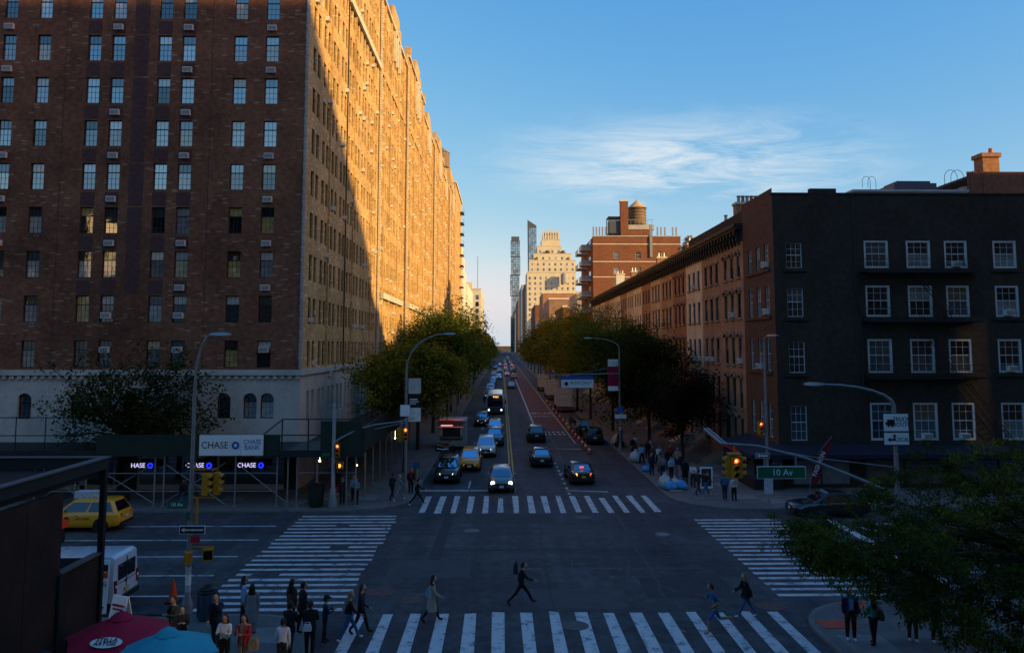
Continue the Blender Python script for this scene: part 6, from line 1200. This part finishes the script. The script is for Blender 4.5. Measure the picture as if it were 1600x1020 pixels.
# bus
bs = empty('city_bus', (-1.0, 124.5, 0), 0, 'white and blue city bus with amber destination sign among the left lanes', 'bus')
MB().rings([[(-1.28, -6, .35), (1.28, -6, .35), (1.28, 6, .35), (-1.28, 6, .35)], [(-1.3, -6.05, 1.2), (1.3, -6.05, 1.2), (1.3, 6, 1.2), (-1.3, 6, 1.2)], [(-1.28, -5.95, 2.9), (1.28, -5.95, 2.9), (1.28, 6, 2.9), (-1.28, 6, 2.9)], [(-1.1, -5.8, 3.15), (1.1, -5.8, 3.15), (1.1, 6, 3.15), (-1.1, 6, 3.15)]]).build('body', 'car_white', bs, 30)
B('front_band', 'car_blue', bs, (-1.29, 1.29, -6.09, -6.055, .4, 1.15)); B('windscreen', 'car_glass', bs, (-1.2, 1.2, -6.08, -6.03, 1.2, 2.5)); B('destination_sign', 'sign_black', bs, (-1.1, 1.1, -6.06, -6.0, 2.52, 2.88)); o_ = text('M23', .34, 'led_orange', bs, (.1, -6.075, 2.7), wide=1.4)
for k in range(6): B('side_window', 'car_glass', bs, (1.27, 1.31, -5.4 + 1.9 * k, -3.7 + 1.9 * k, 1.5, 2.5)); B('side_window', 'car_glass', bs, (-1.31, -1.27, -5.4 + 1.9 * k, -3.7 + 1.9 * k, 1.5, 2.5))
for sx in (-1, 1):
    MB().lathe([(.12, 0), (.1, -.06), (.01, -.065)], 12, (sx * .95, -6.09, .75), 'y').build('headlight', 'head_lit', bs); B('mirror', 'plastic_black', bs, (sx * 1.62 - .1, sx * 1.62 + .1, -6.3, -6.15, 1.7, 2.3)); MB().tube([(sx * 1.25, -6.0, 2.6), (sx * 1.6, -6.22, 2.3)], .03, 5).build('mirror_arm', 'plastic_black', bs)
    for yy in (-3.6, 3.6): MB().lathe([(.2, -.14), (.48, -.14), (.48, .14), (.2, .14)], 16, (sx * 1.15, yy, .48), 'x').build('wheel', 'tyre', bs)
def box_truck(x, y, label, L_=7.5, h=3.7, w=2.45):
    r = empty('box_truck', (x, y, 0), 0, label, 'truck', 'white box trucks parked beside the bus lane'); B('box', 'van_white', r, (-w / 2, w / 2, 0, L_, .95, h)); B('roll_door', 'ac_white', r, (-w / 2 + .12, w / 2 - .12, -.03, .0, 1.05, h - .25)); B('bumper', 'galvanised', r, (-w / 2, w / 2, -.12, .1, .5, .68)); B('chassis', 'plastic_black', r, (-.5, .5, .1, L_ + 1.6, .5, .94)); B('cab', 'car_white', r, (-1.05, 1.05, L_ + .1, L_ + 2.1, .7, 2.4)); B('door_rib', 'pole_grey', r, (-w / 2 + .1, w / 2 - .1, -.05, -.031, 2.0, 2.05), (-w / 2 + .1, w / 2 - .1, -.05, -.031, 2.9, 2.95))
    for sx in (-1, 1):
        B('tail_light', 'tail_off', r, (sx * 1.05 - .1, sx * 1.05 + .1, -.1, -.02, .72, .86))
        for yy in (1.2, L_ + .9): MB().lathe([(.2, -.14), (.45, -.14), (.45, .14), (.2, .14)], 14, (sx * 1.0, yy, .45), 'x').build('wheel', 'tyre', r)
box_truck(10.0, 122, 'nearest white box truck, half covered by leaves below the bus lane sign'); box_truck(9.9, 150, 'second white box truck along the bus lane'); box_truck(9.8, 178, 'third box truck along the bus lane, farthest')
# food kiosk truck and motorcycle
kk = empty('food_kiosk', (-5.1, 79.0, 0), 0, 'pale food kiosk with red neon sign at the left kerb', 'kiosk'); B('body', 'stone_grey', kk, (-1.45, 1.45, 0, 4, .35, .99), (-1.45, -1.15, 0, 4, .991, 2.8), (1.15, 1.45, 0, 4, .991, 2.8), (-1.149, 1.149, .3, 4, .991, 2.8)); B('roof', 'roof_silver', kk, (-1.5, 1.5, -.1, 4.05, 2.8, 2.95)); B('serving_hatch', 'interior', kk, (-.9, .9, .25, .29, 1.3, 2.2)); B('counter', 'galvanised', kk, (-1.1, 1.1, -.2, .2, 1.2, 1.26)); B('sign_panel', 'cone_orange', kk, (-1.2, .3, -.14, -.1, 2.3, 3.0)); B('neon_tube', 'neon_red', kk, (-1.25, 1.2, -.17, -.145, 3.02, 3.07), (-1.25, 1.2, -.17, -.145, 2.28, 2.31)); B('sign_lettering', 'lit_white', kk, (-1.05, .15, -.16, -.145, 2.42, 2.5)); B('side_poster', 'sticker', kk, (-1.1, -.92, -.02, .28, 1.4, 2.1), (.92, 1.1, -.02, .28, 1.4, 2.1))
for sx in (-1, 1): MB().lathe([(.1, -.1), (.35, -.1), (.35, .1), (.1, .1)], 14, (sx * 1.3, 2.8, .35), 'x').build('wheel', 'tyre', kk)
mc = empty('motorcycle', (-5.5, 77.2, 0), R(-85), 'dark red motorcycle parked side-on before the food kiosk', 'motorcycle'); tm, rm = wheel_mesh(.33)
for yy in (-.72, .72): o = empty('wheel', (0, yy, .33)); o.parent = mc; o.scale = (.55, 1, 1); put('tyre', tm, o); put('rim', rm, o)
MB().rings([[(-.12, .35, .62), (.12, .35, .62), (.12, .3, .8), (-.12, .3, .8)], [(-.16, .05, .66), (.16, .05, .66), (.14, .05, .95), (-.14, .05, .95)], [(-.1, -.2, .7), (.1, -.2, .7), (.1, -.2, .85), (-.1, -.2, .85)]]).build('fuel_tank', 'car_red', mc, 40); MB().rings([[(-.14, -.15, .72), (.14, -.15, .72), (.14, -.15, .82), (-.14, -.15, .82)], [(-.12, -.85, .85), (.12, -.85, .85), (.1, -.85, .95), (-.1, -.85, .95)]]).build('seat', 'plastic_black', mc); B('engine', 'pole_grey', mc, (-.17, .17, -.25, .3, .28, .62)); MB().tube([(0, .72, .33), (0, .5, .85), (0, .42, 1.05)], .035, 6).build('fork', 'chrome', mc); MB().tube([(-.38, .3, 1.1), (-.1, .42, 1.05), (.1, .42, 1.05), (.38, .3, 1.1)], .02, 5).build('handlebar', 'plastic_black', mc); MB().tube([(.16, .2, .35), (.2, -.3, .3), (.2, -.9, .4)], .045, 6).build('exhaust', 'chrome', mc); MB().lathe([(.1, 0), (.09, .08), (.01, .1)], 10, (0, .56, .9), 'y').build('headlight', 'head_off', mc)
sc_ = empty('motor_scooter', (-24.2, 42.6, 0), R(80), 'small scooter with orange load beside the taxi at the left edge', 'scooter')
for yy in (-.6, .6): o = empty('wheel', (0, yy, .27)); o.parent = sc_; o.scale = (.55, .8, .8); put('tyre', tm, o); put('rim', rm, o)
MB().rings([[(-.15, -.75, .4), (.15, -.75, .4), (.15, -.7, .75), (-.15, -.7, .75)], [(-.16, -.1, .35), (.16, -.1, .35), (.14, -.15, .75), (-.14, -.15, .75)], [(-.14, .1, .28), (.14, .1, .28), (.14, .1, .36), (-.14, .1, .36)], [(-.2, .42, .3), (.2, .42, .3), (.18, .48, .95), (-.18, .48, .95)]]).build('body', 'car_black', sc_, 40); B('delivery_box', 'cone_orange', sc_, (-.22, .22, -.85, -.42, .8, 1.2)); MB().tube([(-.32, .4, 1.05), (0, .48, 1.0), (.32, .4, 1.05)], .02, 5).build('handlebar', 'plastic_black', sc_)
# white food van parked near left
vn = empty('food_van', (-18.0, 32.4, 0), 0, 'white van with bright menu board parked behind the rusty pavilion', 'van')
prof = [(-2.9, .55), (-2.85, 1.0), (-2.2, 1.25), (-1.6, 1.95), (-1.2, 2.12), (2.55, 2.16), (2.7, 2.05), (2.75, 1.0), (2.75, .45)]
vb = MB(); vb.rings([[(x, -.98, .4) for x, z in prof], [(x, -1.0, .4 + (z - .4) * .55) for x, z in prof], [(x, -.9, z) for x, z in prof], [(x, -.75, z + .03) for x, z in prof], [(x, .75, z + .03) for x, z in prof], [(x, .9, z) for x, z in prof], [(x, 1.0, .4 + (z - .4) * .55) for x, z in prof], [(x, .98, .4) for x, z in prof]], True); vb.build('body', 'van_white', vn, smooth=35)
B('rear_window', 'car_glass', vn, (2.735, 2.775, -.68, -.08, 1.2, 1.8)); B('rear_window', 'car_glass', vn, (2.735, 2.775, .08, .68, 1.2, 1.8)); B('door_seam', 'plastic_black', vn, (2.74, 2.768, -.012, .012, .5, 2.0), (2.745, 2.77, -.8, .8, 1.06, 1.075)); B('rear_bumper', 'plastic_black', vn, (2.6, 2.86, -.92, .92, .38, .56)); B('licence_plate', 'plate_yellow', vn, (2.78, 2.80, -.2, .15, .66, .8)); B('door_handle', 'plastic_black', vn, (2.76, 2.8, -.12, -.04, 1.0, 1.1))
for sy in (-1, 1): B('tail_light', 'tail_off', vn, (2.66, 2.79, sy * .9 - .07, sy * .9 + .07, .75, 1.25)); B('tail_light_lens', 'sign_white', vn, (2.67, 2.795, sy * .9 - .06, sy * .9 + .06, .98, 1.06)); 
for xx in (-1.9, 1.7):
    for sy in (-1, 1): o = empty('wheel', (xx, sy * .88, .33)); o.parent = vn; o.rotation_euler = (0, 0, R(90) if sy > 0 else R(-90)); put('tyre', tm, o); put('rim', rm, o)
for q in range(4): B('roof_rib', 'roof_silver', vn, (-.8 + q * .8, -.7 + q * .8, -.7, .7, 2.17, 2.20))
B('windscreen', 'car_glass', vn, (-2.1, -1.7, -.8, .8, 1.4, 1.9)); B('side_window', 'car_glass', vn, (-1.6, -.7, -1.0, -.93, 1.3, 1.85))
mn_ = empty('menu_board', (-15.85, 31.0, .15), R(8), 'tall colourful menu board leaning on the white van', 'sign'); MB().rings([[(-.5, -.02, 0), (.5, -.02, 0), (.5, .03, 0), (-.5, .03, 0)], [(-.5, .2, 1.95), (.5, .2, 1.95), (.5, .25, 1.95), (-.5, .25, 1.95)]]).build('board', 'sign_white', mn_)
for k, (z0, z1, x0, x1, m) in enumerate(((1.55, 1.8, -.4, .45, 'bin_green'), (1.3, 1.5, -.45, .45, 'cone_orange'), (.75, .95, -.3, .3, 'bag_blue'), (.2, .26, -.4, .4, 'sign_black'), (.32, .36, -.4, .2, 'sign_black'))): B('print', m, mn_, (x0, x1, -.03 + z0 * .112, .0 + z0 * .112, z0, z1))
text('TACOS', .3, 'cone_orange', mn_, (0, .12, 1.42), (R(83), 0, 0)); text('MELTING', .22, 'sign_black', mn_, (0, .08, 1.08), (R(83), 0, 0))

# ================================================================== PEOPLE
SKIN = {}
for k, c in {'light': (0.42, 0.24, 0.17), 'tan': (0.30, 0.16, 0.10), 'brown': (0.14, 0.07, 0.045)}.items(): mat('skin_' + k, c, .6, .06, 4)
mat('eye', (0.01, 0.01, 0.012), .4, 0); mat('lip', (0.22, 0.07, 0.06), .5, 0)
HAIR = {'black': (0.008, 0.007, 0.007), 'brown': (0.035, 0.018, 0.010), 'fair': (0.18, 0.11, 0.05), 'grey': (0.2, 0.2, 0.2)}
for k, c in HAIR.items(): mat('hair_' + k, c, .6, .25, 12)
CL = dict(black=(.008, .008, .009), charcoal=(.022, .022, .025), navy=(.010, .016, .035), white=(.50, .51, .53), grey=(.17, .18, .19), blue=(.03, .10, .24), sky=(.20, .32, .50), denim=(.035, .085, .19), teal=(.03, .25, .25), tan=(.24, .17, .11), beige=(.30, .25, .19), red=(.30, .015, .02), brown=(.06, .03, .02), olive=(.05, .055, .035), rust=(.16, .05, .025), pink=(.45, .2, .22))
for k, c in CL.items(): mat('wear_' + k, c, .9, .22, 5)
def person(x, y, face, pose, top, legs, hair, label, skin='tan', shoes='black', h=1.72, long_hair=False, coat=None, short=False, shorts=False, hat=None, group=None, z=.15, jacket=None):
    """face: compass of view, 0 = away from viewer (+Y), 180 = toward viewer, 90 = toward -X, -90 = toward +X"""
    b, hc, J = BODY[pose]; s = h / 1.735
    me = bpy.data.meshes.new('body'); me.from_pydata(b.v, [], b.f)
    for m_ in ('wear_' + top, 'wear_' + legs, 'skin_' + skin, 'wear_' + shoes, 'skin_' + skin if short else 'wear_' + top, 'skin_' + skin if shorts else 'wear_' + legs, 'eye', 'lip'): me.materials.append(M[m_])
    me.polygons.foreach_set('material_index', b.m); me.polygons.foreach_set('use_smooth', [True] * len(me.polygons)); me.update()
    root = empty('person', (x, y, z), R(face), label, 'person', group); root.scale = (s * 1.1, s * 1.1, s); put('body', me, root)
    hm_ = 'hair_' + hair; mb = MB(); rings = []
    for i in range(7):
        ph = R(-8 + 98 * i / 6); zz_ = math.sin(ph) * .128; r_ = max(.03, math.cos(ph)); rings.append([(hc.x + math.sin(2 * math.pi * j / 12) * .086 * r_, hc.y - .018 + math.cos(2 * math.pi * j / 12) * (.104 if math.cos(2 * math.pi * j / 12) < .2 else .088 if i > 1 else .075) * r_, hc.z + .012 + zz_) for j in range(12)])
    low = [(hc.x + math.sin(2 * math.pi * j / 12) * .08, hc.y - .03 + (math.cos(2 * math.pi * j / 12) * .095 if math.cos(2 * math.pi * j / 12) < 0 else math.cos(2 * math.pi * j / 12) * .03), hc.z - (.08 if math.cos(2 * math.pi * j / 12) < .1 else .0)) for j in range(12)]
    mb.rings([low] + rings, True)
    if long_hair:
        rr_ = []
        for dz, w, dpt, yo in ((.05, .085, .06, -.06), (-.08, .105, .06, -.075), (-.2, .12, .055, -.09), (-.34, .11, .045, -.10), (-.42, .06, .02, -.095)): rr_.append([(hc.x + w * math.cos(a), hc.y + yo + dpt * math.sin(a), hc.z + dz) for a in [2 * math.pi * j / 8 for j in range(8)]])
        mb.rings(rr_, True)
    mb.build('hair', hm_, root, smooth=60)
    if hat: MB().lathe([(.115, .03), (.118, .06), (.1, .13), (.02, .16)], 12, (hc.x, hc.y - .01, hc.z)).cbox((hc.x, hc.y + .12, hc.z + .045), (.14, .1, .015)).build('cap', 'wear_' + hat, root, smooth=40)
    if coat or jacket:
        c_, lo = (coat, .42) if coat else (jacket, .80); rr_ = []; ch, wa, pe = J['chest'], J['waist'], J['pelvis']
        sway = (J['kneel'].y + J['kneer'].y) / 2
        for f, p, w, d_ in ((0, J['neck'], .09, .075), (1, ch + Vector((0, 0, .08)), .20, .125), (2, ch - Vector((0, 0, .08)), .185, .13), (3, wa, .17, .13), (4, pe, .19, .145), (5, Vector((0, sway * .5, lo)), .20 + .03 * (coat is not None), .16 + abs(J['kneel'].y - J['kneer'].y) * .22)): rr_.append([(p.x + w * math.cos(a), p.y + d_ * math.sin(a), p.z) for a in [math.pi / 2 + 2 * math.pi * (j + .85) / 14 for j in range(13)]])
        mb = MB(); mb.rings(rr_[::-1], False, closed=False)
        for s_ in 'lr': mb.tube([J['sh' + s_], J['elb' + s_], J['wr' + s_]], [.075, .062, .05], 8)
        mb.build('coat' if coat else 'jacket', 'wear_' + c_, root, smooth=60)
    return root
def worn_bag(p, x, y, z, size, m, label, face=0, name='bag', strap=True):
    """bag placed in the wearer's own frame, but a thing of its own"""
    s = p.scale.x; a = p.rotation_euler.z; v = Matrix.Rotation(a, 3, 'Z') @ Vector((x, y, z)) * s + p.location; w, d_, h = size
    o = empty(name, v, a, label, 'bag'); MB().rings([[(-w * .5, -d_ * .5, 0), (w * .5, -d_ * .5, 0), (w * .5, d_ * .5, 0), (-w * .5, d_ * .5, 0)], [(-w * .52, -d_ * .55, h * .5), (w * .52, -d_ * .55, h * .5), (w * .52, d_ * .5, h * .5), (-w * .52, d_ * .5, h * .5)], [(-w * .38, -d_ * .3, h), (w * .38, -d_ * .3, h), (w * .38, d_ * .4, h), (-w * .38, d_ * .4, h)]]).build('pouch', m, o, smooth=50)
    if strap: MB().tube([(-w * .4, 0, h * .9), (-w * .3, d_ * .2, h * 1.25), (w * .3, d_ * .2, h * 1.25), (w * .4, 0, h * .9)], .015, 5).build('strap', m, o)
    return o
def on_road(y, x): return 0.0
# in the crossing
p = person(.8, 32.3, -90, 'stride', 'black', 'black', 'brown', 'walker in black with backpack in mid crossing, arms swinging', 'light', 'charcoal', 1.75, z=0); worn_bag(p, 0, -.2, 1.12, (.3, .18, .42), 'wear_charcoal', 'black backpack on the walker in mid crossing', name='backpack')
p = person(-2.65, 30.4, -90, 'walk2', 'black', 'black', 'black', 'woman in long beige coat and dark boots on the near crosswalk', 'light', 'black', 1.72, True, coat='beige', z=0.005); worn_bag(p, -.26, -.1, .78, (.12, .34, .3), 'wear_sky', 'pale blue shoulder bag of the woman in the beige coat', name='shoulder_bag')
person(7.85, 29.1, 90, 'run', 'blue', 'blue', 'brown', 'jogger in blue tee and shorts on the near crosswalk', 'tan', 'pink', 1.80, short=True, shorts=True, z=.005)
p = person(9.5, 30.6, 90, 'walk', 'black', 'denim', 'fair', 'person in black jacket, jeans and white shoes at the right end of the near crosswalk', 'light', 'white', 1.70, True, jacket='black', z=.005); worn_bag(p, .25, -.1, .85, (.1, .25, .25), 'wear_red', 'red bag carried at the right end of the near crosswalk', name='shoulder_bag')
# near-right corner
person(12.35, 27.9, 175, 'stand', 'sky', 'black', 'brown', 'man in dark blazer over light blue shirt facing the viewer at the near right corner', 'light', 'white', 1.82, jacket='navy')
p = person(12.95, 27.45, 20, 'stand2', 'teal', 'black', 'black', 'dark haired person in teal top seen from behind beside the blazer man', 'tan', 'black', 1.66, True); worn_bag(p, .22, -.05, .8, (.12, .3, .34), 'wear_olive', 'olive bag on the person in the teal top', name='shoulder_bag')
person(14.5, 27.8, 170, 'stand', 'rust', 'brown', 'brown', 'person in rust brown clothes partly behind the near tree leaves', 'tan', 'white', 1.7, True); person(15.25, 27.6, 190, 'phone', 'black', 'black', 'black', 'person in black standing behind near tree leaves with white shoes', 'light', 'white', 1.74); person(16.6, 28.2, 160, 'stand2', 'navy', 'black', 'black', 'person in navy deepest under the near tree', 'tan', 'black', 1.72)
# near-left corner
person(-9.65, 29.8, -75, 'stand', 'sky', 'black', 'black', 'woman in light blue shirt and black trousers facing the crosswalk', 'tan', 'white', 1.72, True); person(-9.05, 28.9, 10, 'stand', 'grey', 'grey', 'black', 'person in long pale grey coat seen from behind', 'tan', 'black', 1.70, True, coat='grey')
person(-11.3, 27.6, 150, 'fold', 'olive', 'tan', 'brown', 'person in olive jacket beside the sticker covered pole', 'light', 'brown', 1.70, jacket='olive'); person(-10.75, 26.9, 200, 'phone', 'charcoal', 'black', 'brown', 'short person in dark top between the olive jacket and the navy one', 'light', 'black', 1.60); person(-9.85, 27.6, 175, 'reach', 'navy', 'charcoal', 'brown', 'man in dark patterned jacket facing the viewer near the litter bin', 'light', 'black', 1.78, jacket='navy')
person(-8.95, 25.9, 180, 'phone', 'white', 'black', 'black', 'long haired woman in white shirt looking down, bottom left', 'tan', 'black', 1.66, True); p = person(-8.3, 25.8, 175, 'fold', 'tan', 'tan', 'black', 'woman in red cardigan with folded arms, bottom left', 'tan', 'brown', 1.68, True, jacket='red'); worn_bag(p, -.32, .05, .6, (.3, .2, .35), 'wear_tan', 'tan shopping bag next to the woman in the red cardigan', name='shopping_bag')
person(-7.75, 29.4, -30, 'stand', 'brown', 'black', 'black', 'long haired person in dark brown at the back of the corner group', 'tan', 'black', 1.72, True); person(-7.2, 28.8, -60, 'stand2', 'black', 'black', 'black', 'man in black beside the long haired person at the kerb', 'tan', 'black', 1.78, jacket='black'); person(-7.1, 26.7, -20, 'phone', 'black', 'charcoal', 'black', 'stocky man in puffy black jacket at the bottom of the corner group', 'tan', 'black', 1.78, jacket='black'); p = person(-6.45, 26.9, 5, 'phone', 'black', 'black', 'brown', 'woman in black seen from behind with a small white bag', 'light', 'black', 1.74, coat=None, jacket='black'); worn_bag(p, -.05, -.2, .78, (.26, .09, .22), 'wear_white', 'small white crossbody bag on the woman in black', name='crossbody_bag')
person(-6.2, 28.0, -70, 'phone', 'navy', 'black', 'black', 'short person in cap holding something pale at the kerb', 'tan', 'black', 1.55, hat='black'); person(-5.45, 28.5, -80, 'walk', 'black', 'denim', 'fair', 'person in black top and wide blue jeans stepping onto the near crosswalk', 'light', 'white', 1.72, True, z=.01); person(-5.15, 29.2, -95, 'walk2', 'charcoal', 'black', 'brown', 'person in charcoal raising a hand to the face beside the blue jeans', 'light', 'black', 1.76, True, z=.01); person(-7.0, 25.6, 0, 'stand', 'white', 'charcoal', 'black', 'person whose dark hair shows at the bottom edge of the corner group', 'tan', 'black', 1.62)
person(-12.9, 23.0, 160, 'stand2', 'black', 'black', 'brown', 'waiter in black beside the closed blue umbrella', 'light', 'black', 1.76)
# far-left corner
person(-20.4, 50.6, 185, 'stand2', 'black', 'denim', 'black', 'man in black jacket and jeans standing before the shed legs', 'brown', 'white', 1.76, jacket='black'); p = person(-10.45, 51.6, 10, 'stand', 'charcoal', 'black', 'grey', 'person in dark coat with magenta bag beside the signal mast', 'light', 'black', 1.70, jacket='charcoal'); worn_bag(p, -.28, 0, .85, (.14, .3, .3), 'cloth_crimson', 'magenta bag on the person beside the signal mast', name='shoulder_bag'); person(-9.55, 51.6, 170, 'fold', 'teal', 'black', 'grey', 'person in teal top and black trousers under the shed corner', 'light', 'black', 1.68, short=True); person(-9.9, 52.6, 175, 'stand', 'sky', 'navy', 'brown', 'person in pale shirt half behind the teal top', 'light', 'black', 1.7)
person(-7.4, 53.2, -30, 'walk2', 'charcoal', 'black', 'black', 'person in dark clothes leaving the shed, left of the kerb', 'tan', 'black', 1.72); person(-6.9, 52.6, -60, 'walk', 'grey', 'grey', 'grey', 'person in grey walking by the shed corner posts', 'light', 'white', 1.74); person(-5.6, 52.0, -80, 'stride', 'black', 'black', 'black', 'person in black with white shoes striding onto the far crosswalk', 'light', 'white', 1.78, z=.0); person(-6.4, 55.3, 190, 'stand2', 'red', 'black', 'black', 'person with red scarf standing by the curved lamp', 'tan', 'black', 1.70, jacket='black'); person(-6.6, 60.3, 180, 'walk', 'blue', 'tan', 'brown', 'person in bright blue hoodie behind the waiting black car', 'light', 'black', 1.75)
person(-28.2, 53.2, 180, 'stand', 'grey', 'black', 'grey', 'grey haired person behind the yellow taxi at the left edge', 'light', 'black', 1.74); person(-11.5, 55.2, 170, 'walk2', 'black', 'charcoal', 'black', 'person in black deep under the shed', 'tan', 'white', 1.72)
# right sidewalk
person(14.1, 53.9, -70, 'walk', 'black', 'denim', 'black', 'person in black top and pale jeans walking past the corner shop', 'tan', 'white', 1.74); person(13.8, 54.6, -60, 'walk2', 'charcoal', 'brown', 'brown', 'person half hidden behind the pale jeans', 'light', 'black', 1.7); p = person(15.5, 52.0, 20, 'stand', 'white', 'black', 'brown', 'person in white shirt with backpack waiting at the right corner', 'light', 'white', 1.70); worn_bag(p, 0, -.2, 1.1, (.3, .16, .38), 'wear_beige', 'pale backpack at the right corner', name='backpack'); person(15.0, 52.4, 0, 'stand2', 'denim', 'charcoal', 'brown', 'person in blue cap beside the white shirt at the right corner', 'tan', 'white', 1.78, hat='blue')
p = person(13.9, 59.0, 180, 'stand', 'black', 'black', 'black', 'person in all black standing before the shop front', 'brown', 'black', 1.78, coat='black'); p = person(12.6, 61.0, 0, 'stand', 'grey', 'navy', 'black', 'person with grey backpack walking away past the bags', 'tan', 'black', 1.74); worn_bag(p, 0, -.2, 1.1, (.3, .18, .42), 'wear_grey', 'grey backpack among the right sidewalk crowd', name='backpack'); p = person(13.2, 60.6, 5, 'stand2', 'white', 'black', 'fair', 'fair haired person with blue backpack walking away', 'light', 'black', 1.68); worn_bag(p, 0, -.2, 1.1, (.3, .18, .42), 'wear_sky', 'light blue backpack among the right sidewalk crowd', name='backpack')
for k, (x, y, f_, ps_, t_, l_, hr, lb) in enumerate(((14.0, 61.8, 170, 'walk2', 'navy', 'beige', 'black', 'person in navy with beige trousers by the shop awning'), (12.1, 62.8, 185, 'stand', 'navy', 'navy', 'black', 'person in dark blue beside the kerb bags'), (12.9, 66.5, 175, 'phone', 'charcoal', 'black', 'grey', 'grey haired person in charcoal farther along the right kerb'), (13.6, 67.4, 190, 'walk', 'white', 'charcoal', 'brown', 'person in white shirt farther along the right sidewalk'), (14.8, 68.3, 180, 'stand', 'red', 'black', 'black', 'person in red jacket in the shade of the purple tree'), (13.4, 71.5, 170, 'walk2', 'black', 'black', 'black', 'person in black ahead of the red jacket'), (12.4, 73.5, 180, 'stand2', 'black', 'charcoal', 'fair', 'fair haired person in black near the banner pole'), (12.9, 75.5, 185, 'walk', 'white', 'black', 'black', 'person with white shirt under a dark coat near the banner pole'), (11.9, 78.5, 175, 'stand', 'charcoal', 'black', 'black', 'person in charcoal right behind the banner pole'), (12.7, 83.0, 180, 'phone', 'blue', 'denim', 'brown', 'person in blue beside the large pale bag'), (8.9, 88.2, 200, 'stand', 'olive', 'black', 'grey', 'worker in olive standing behind the parked black car'), (8.7, 97.0, 180, 'stand2', 'olive', 'charcoal', 'black', 'worker near the line of cones'))):
    person(x, y, f_, ps_, t_, l_, hr, lb, ('tan', 'light', 'brown')[k % 3], 'black', 1.68 + .03 * (k % 4), z=.15 if x > XS else 0)
for k, (x, y, f_, ps_, t_, l_, hr, lb) in enumerate(((14.6, 63.5, 180, 'walk', 'charcoal', 'denim', 'brown', 'person in charcoal and jeans under the shop awning edge'), (13.0, 63.6, 10, 'walk2', 'tan', 'black', 'brown', 'person in tan jacket walking away behind the kerb bags'), (13.9, 65.2, 175, 'stand2', 'black', 'navy', 'black', 'person in black between tan jacket and grey hair'), (14.9, 65.9, 185, 'walk', 'beige', 'charcoal', 'fair', 'fair haired person in beige near the row house stoop'), (12.3, 68.2, 5, 'walk', 'sky', 'black', 'black', 'person in pale blue walking away at the kerb'), (14.2, 73.8, 180, 'walk2', 'pink', 'denim', 'brown', 'person in pink top in the shade of the dark tree'), (13.2, 77.4, 0, 'stand', 'olive', 'black', 'black', 'person in olive past the banner pole'), (14.1, 57.4, 175, 'fold', 'white', 'charcoal', 'black', 'person with pale top leaning by the poster stand'))):
    person(x, y, f_, ps_, t_, l_, hr, lb, ('light', 'tan', 'brown')[k % 3], 'black', 1.66 + .03 * (k % 5))
mat('hi_vis', (0.25, 0.55, 0.03), .8, .1, 4, emit=None); vest = empty('safety_bollard', (8.45, 99.5, 0), 0, 'lime green safety bollard in the row of cones', 'bollard'); MB().lathe([(.2, 0), (.2, .05), (.09, .1), (.08, 1.1), (.03, 1.15)], 10).build('post', 'hi_vis', vest); MB().lathe([(.095, .5), (.095, .7)], 10).build('band', 'sign_white', vest)
# blazer and small extras for the near-right couple
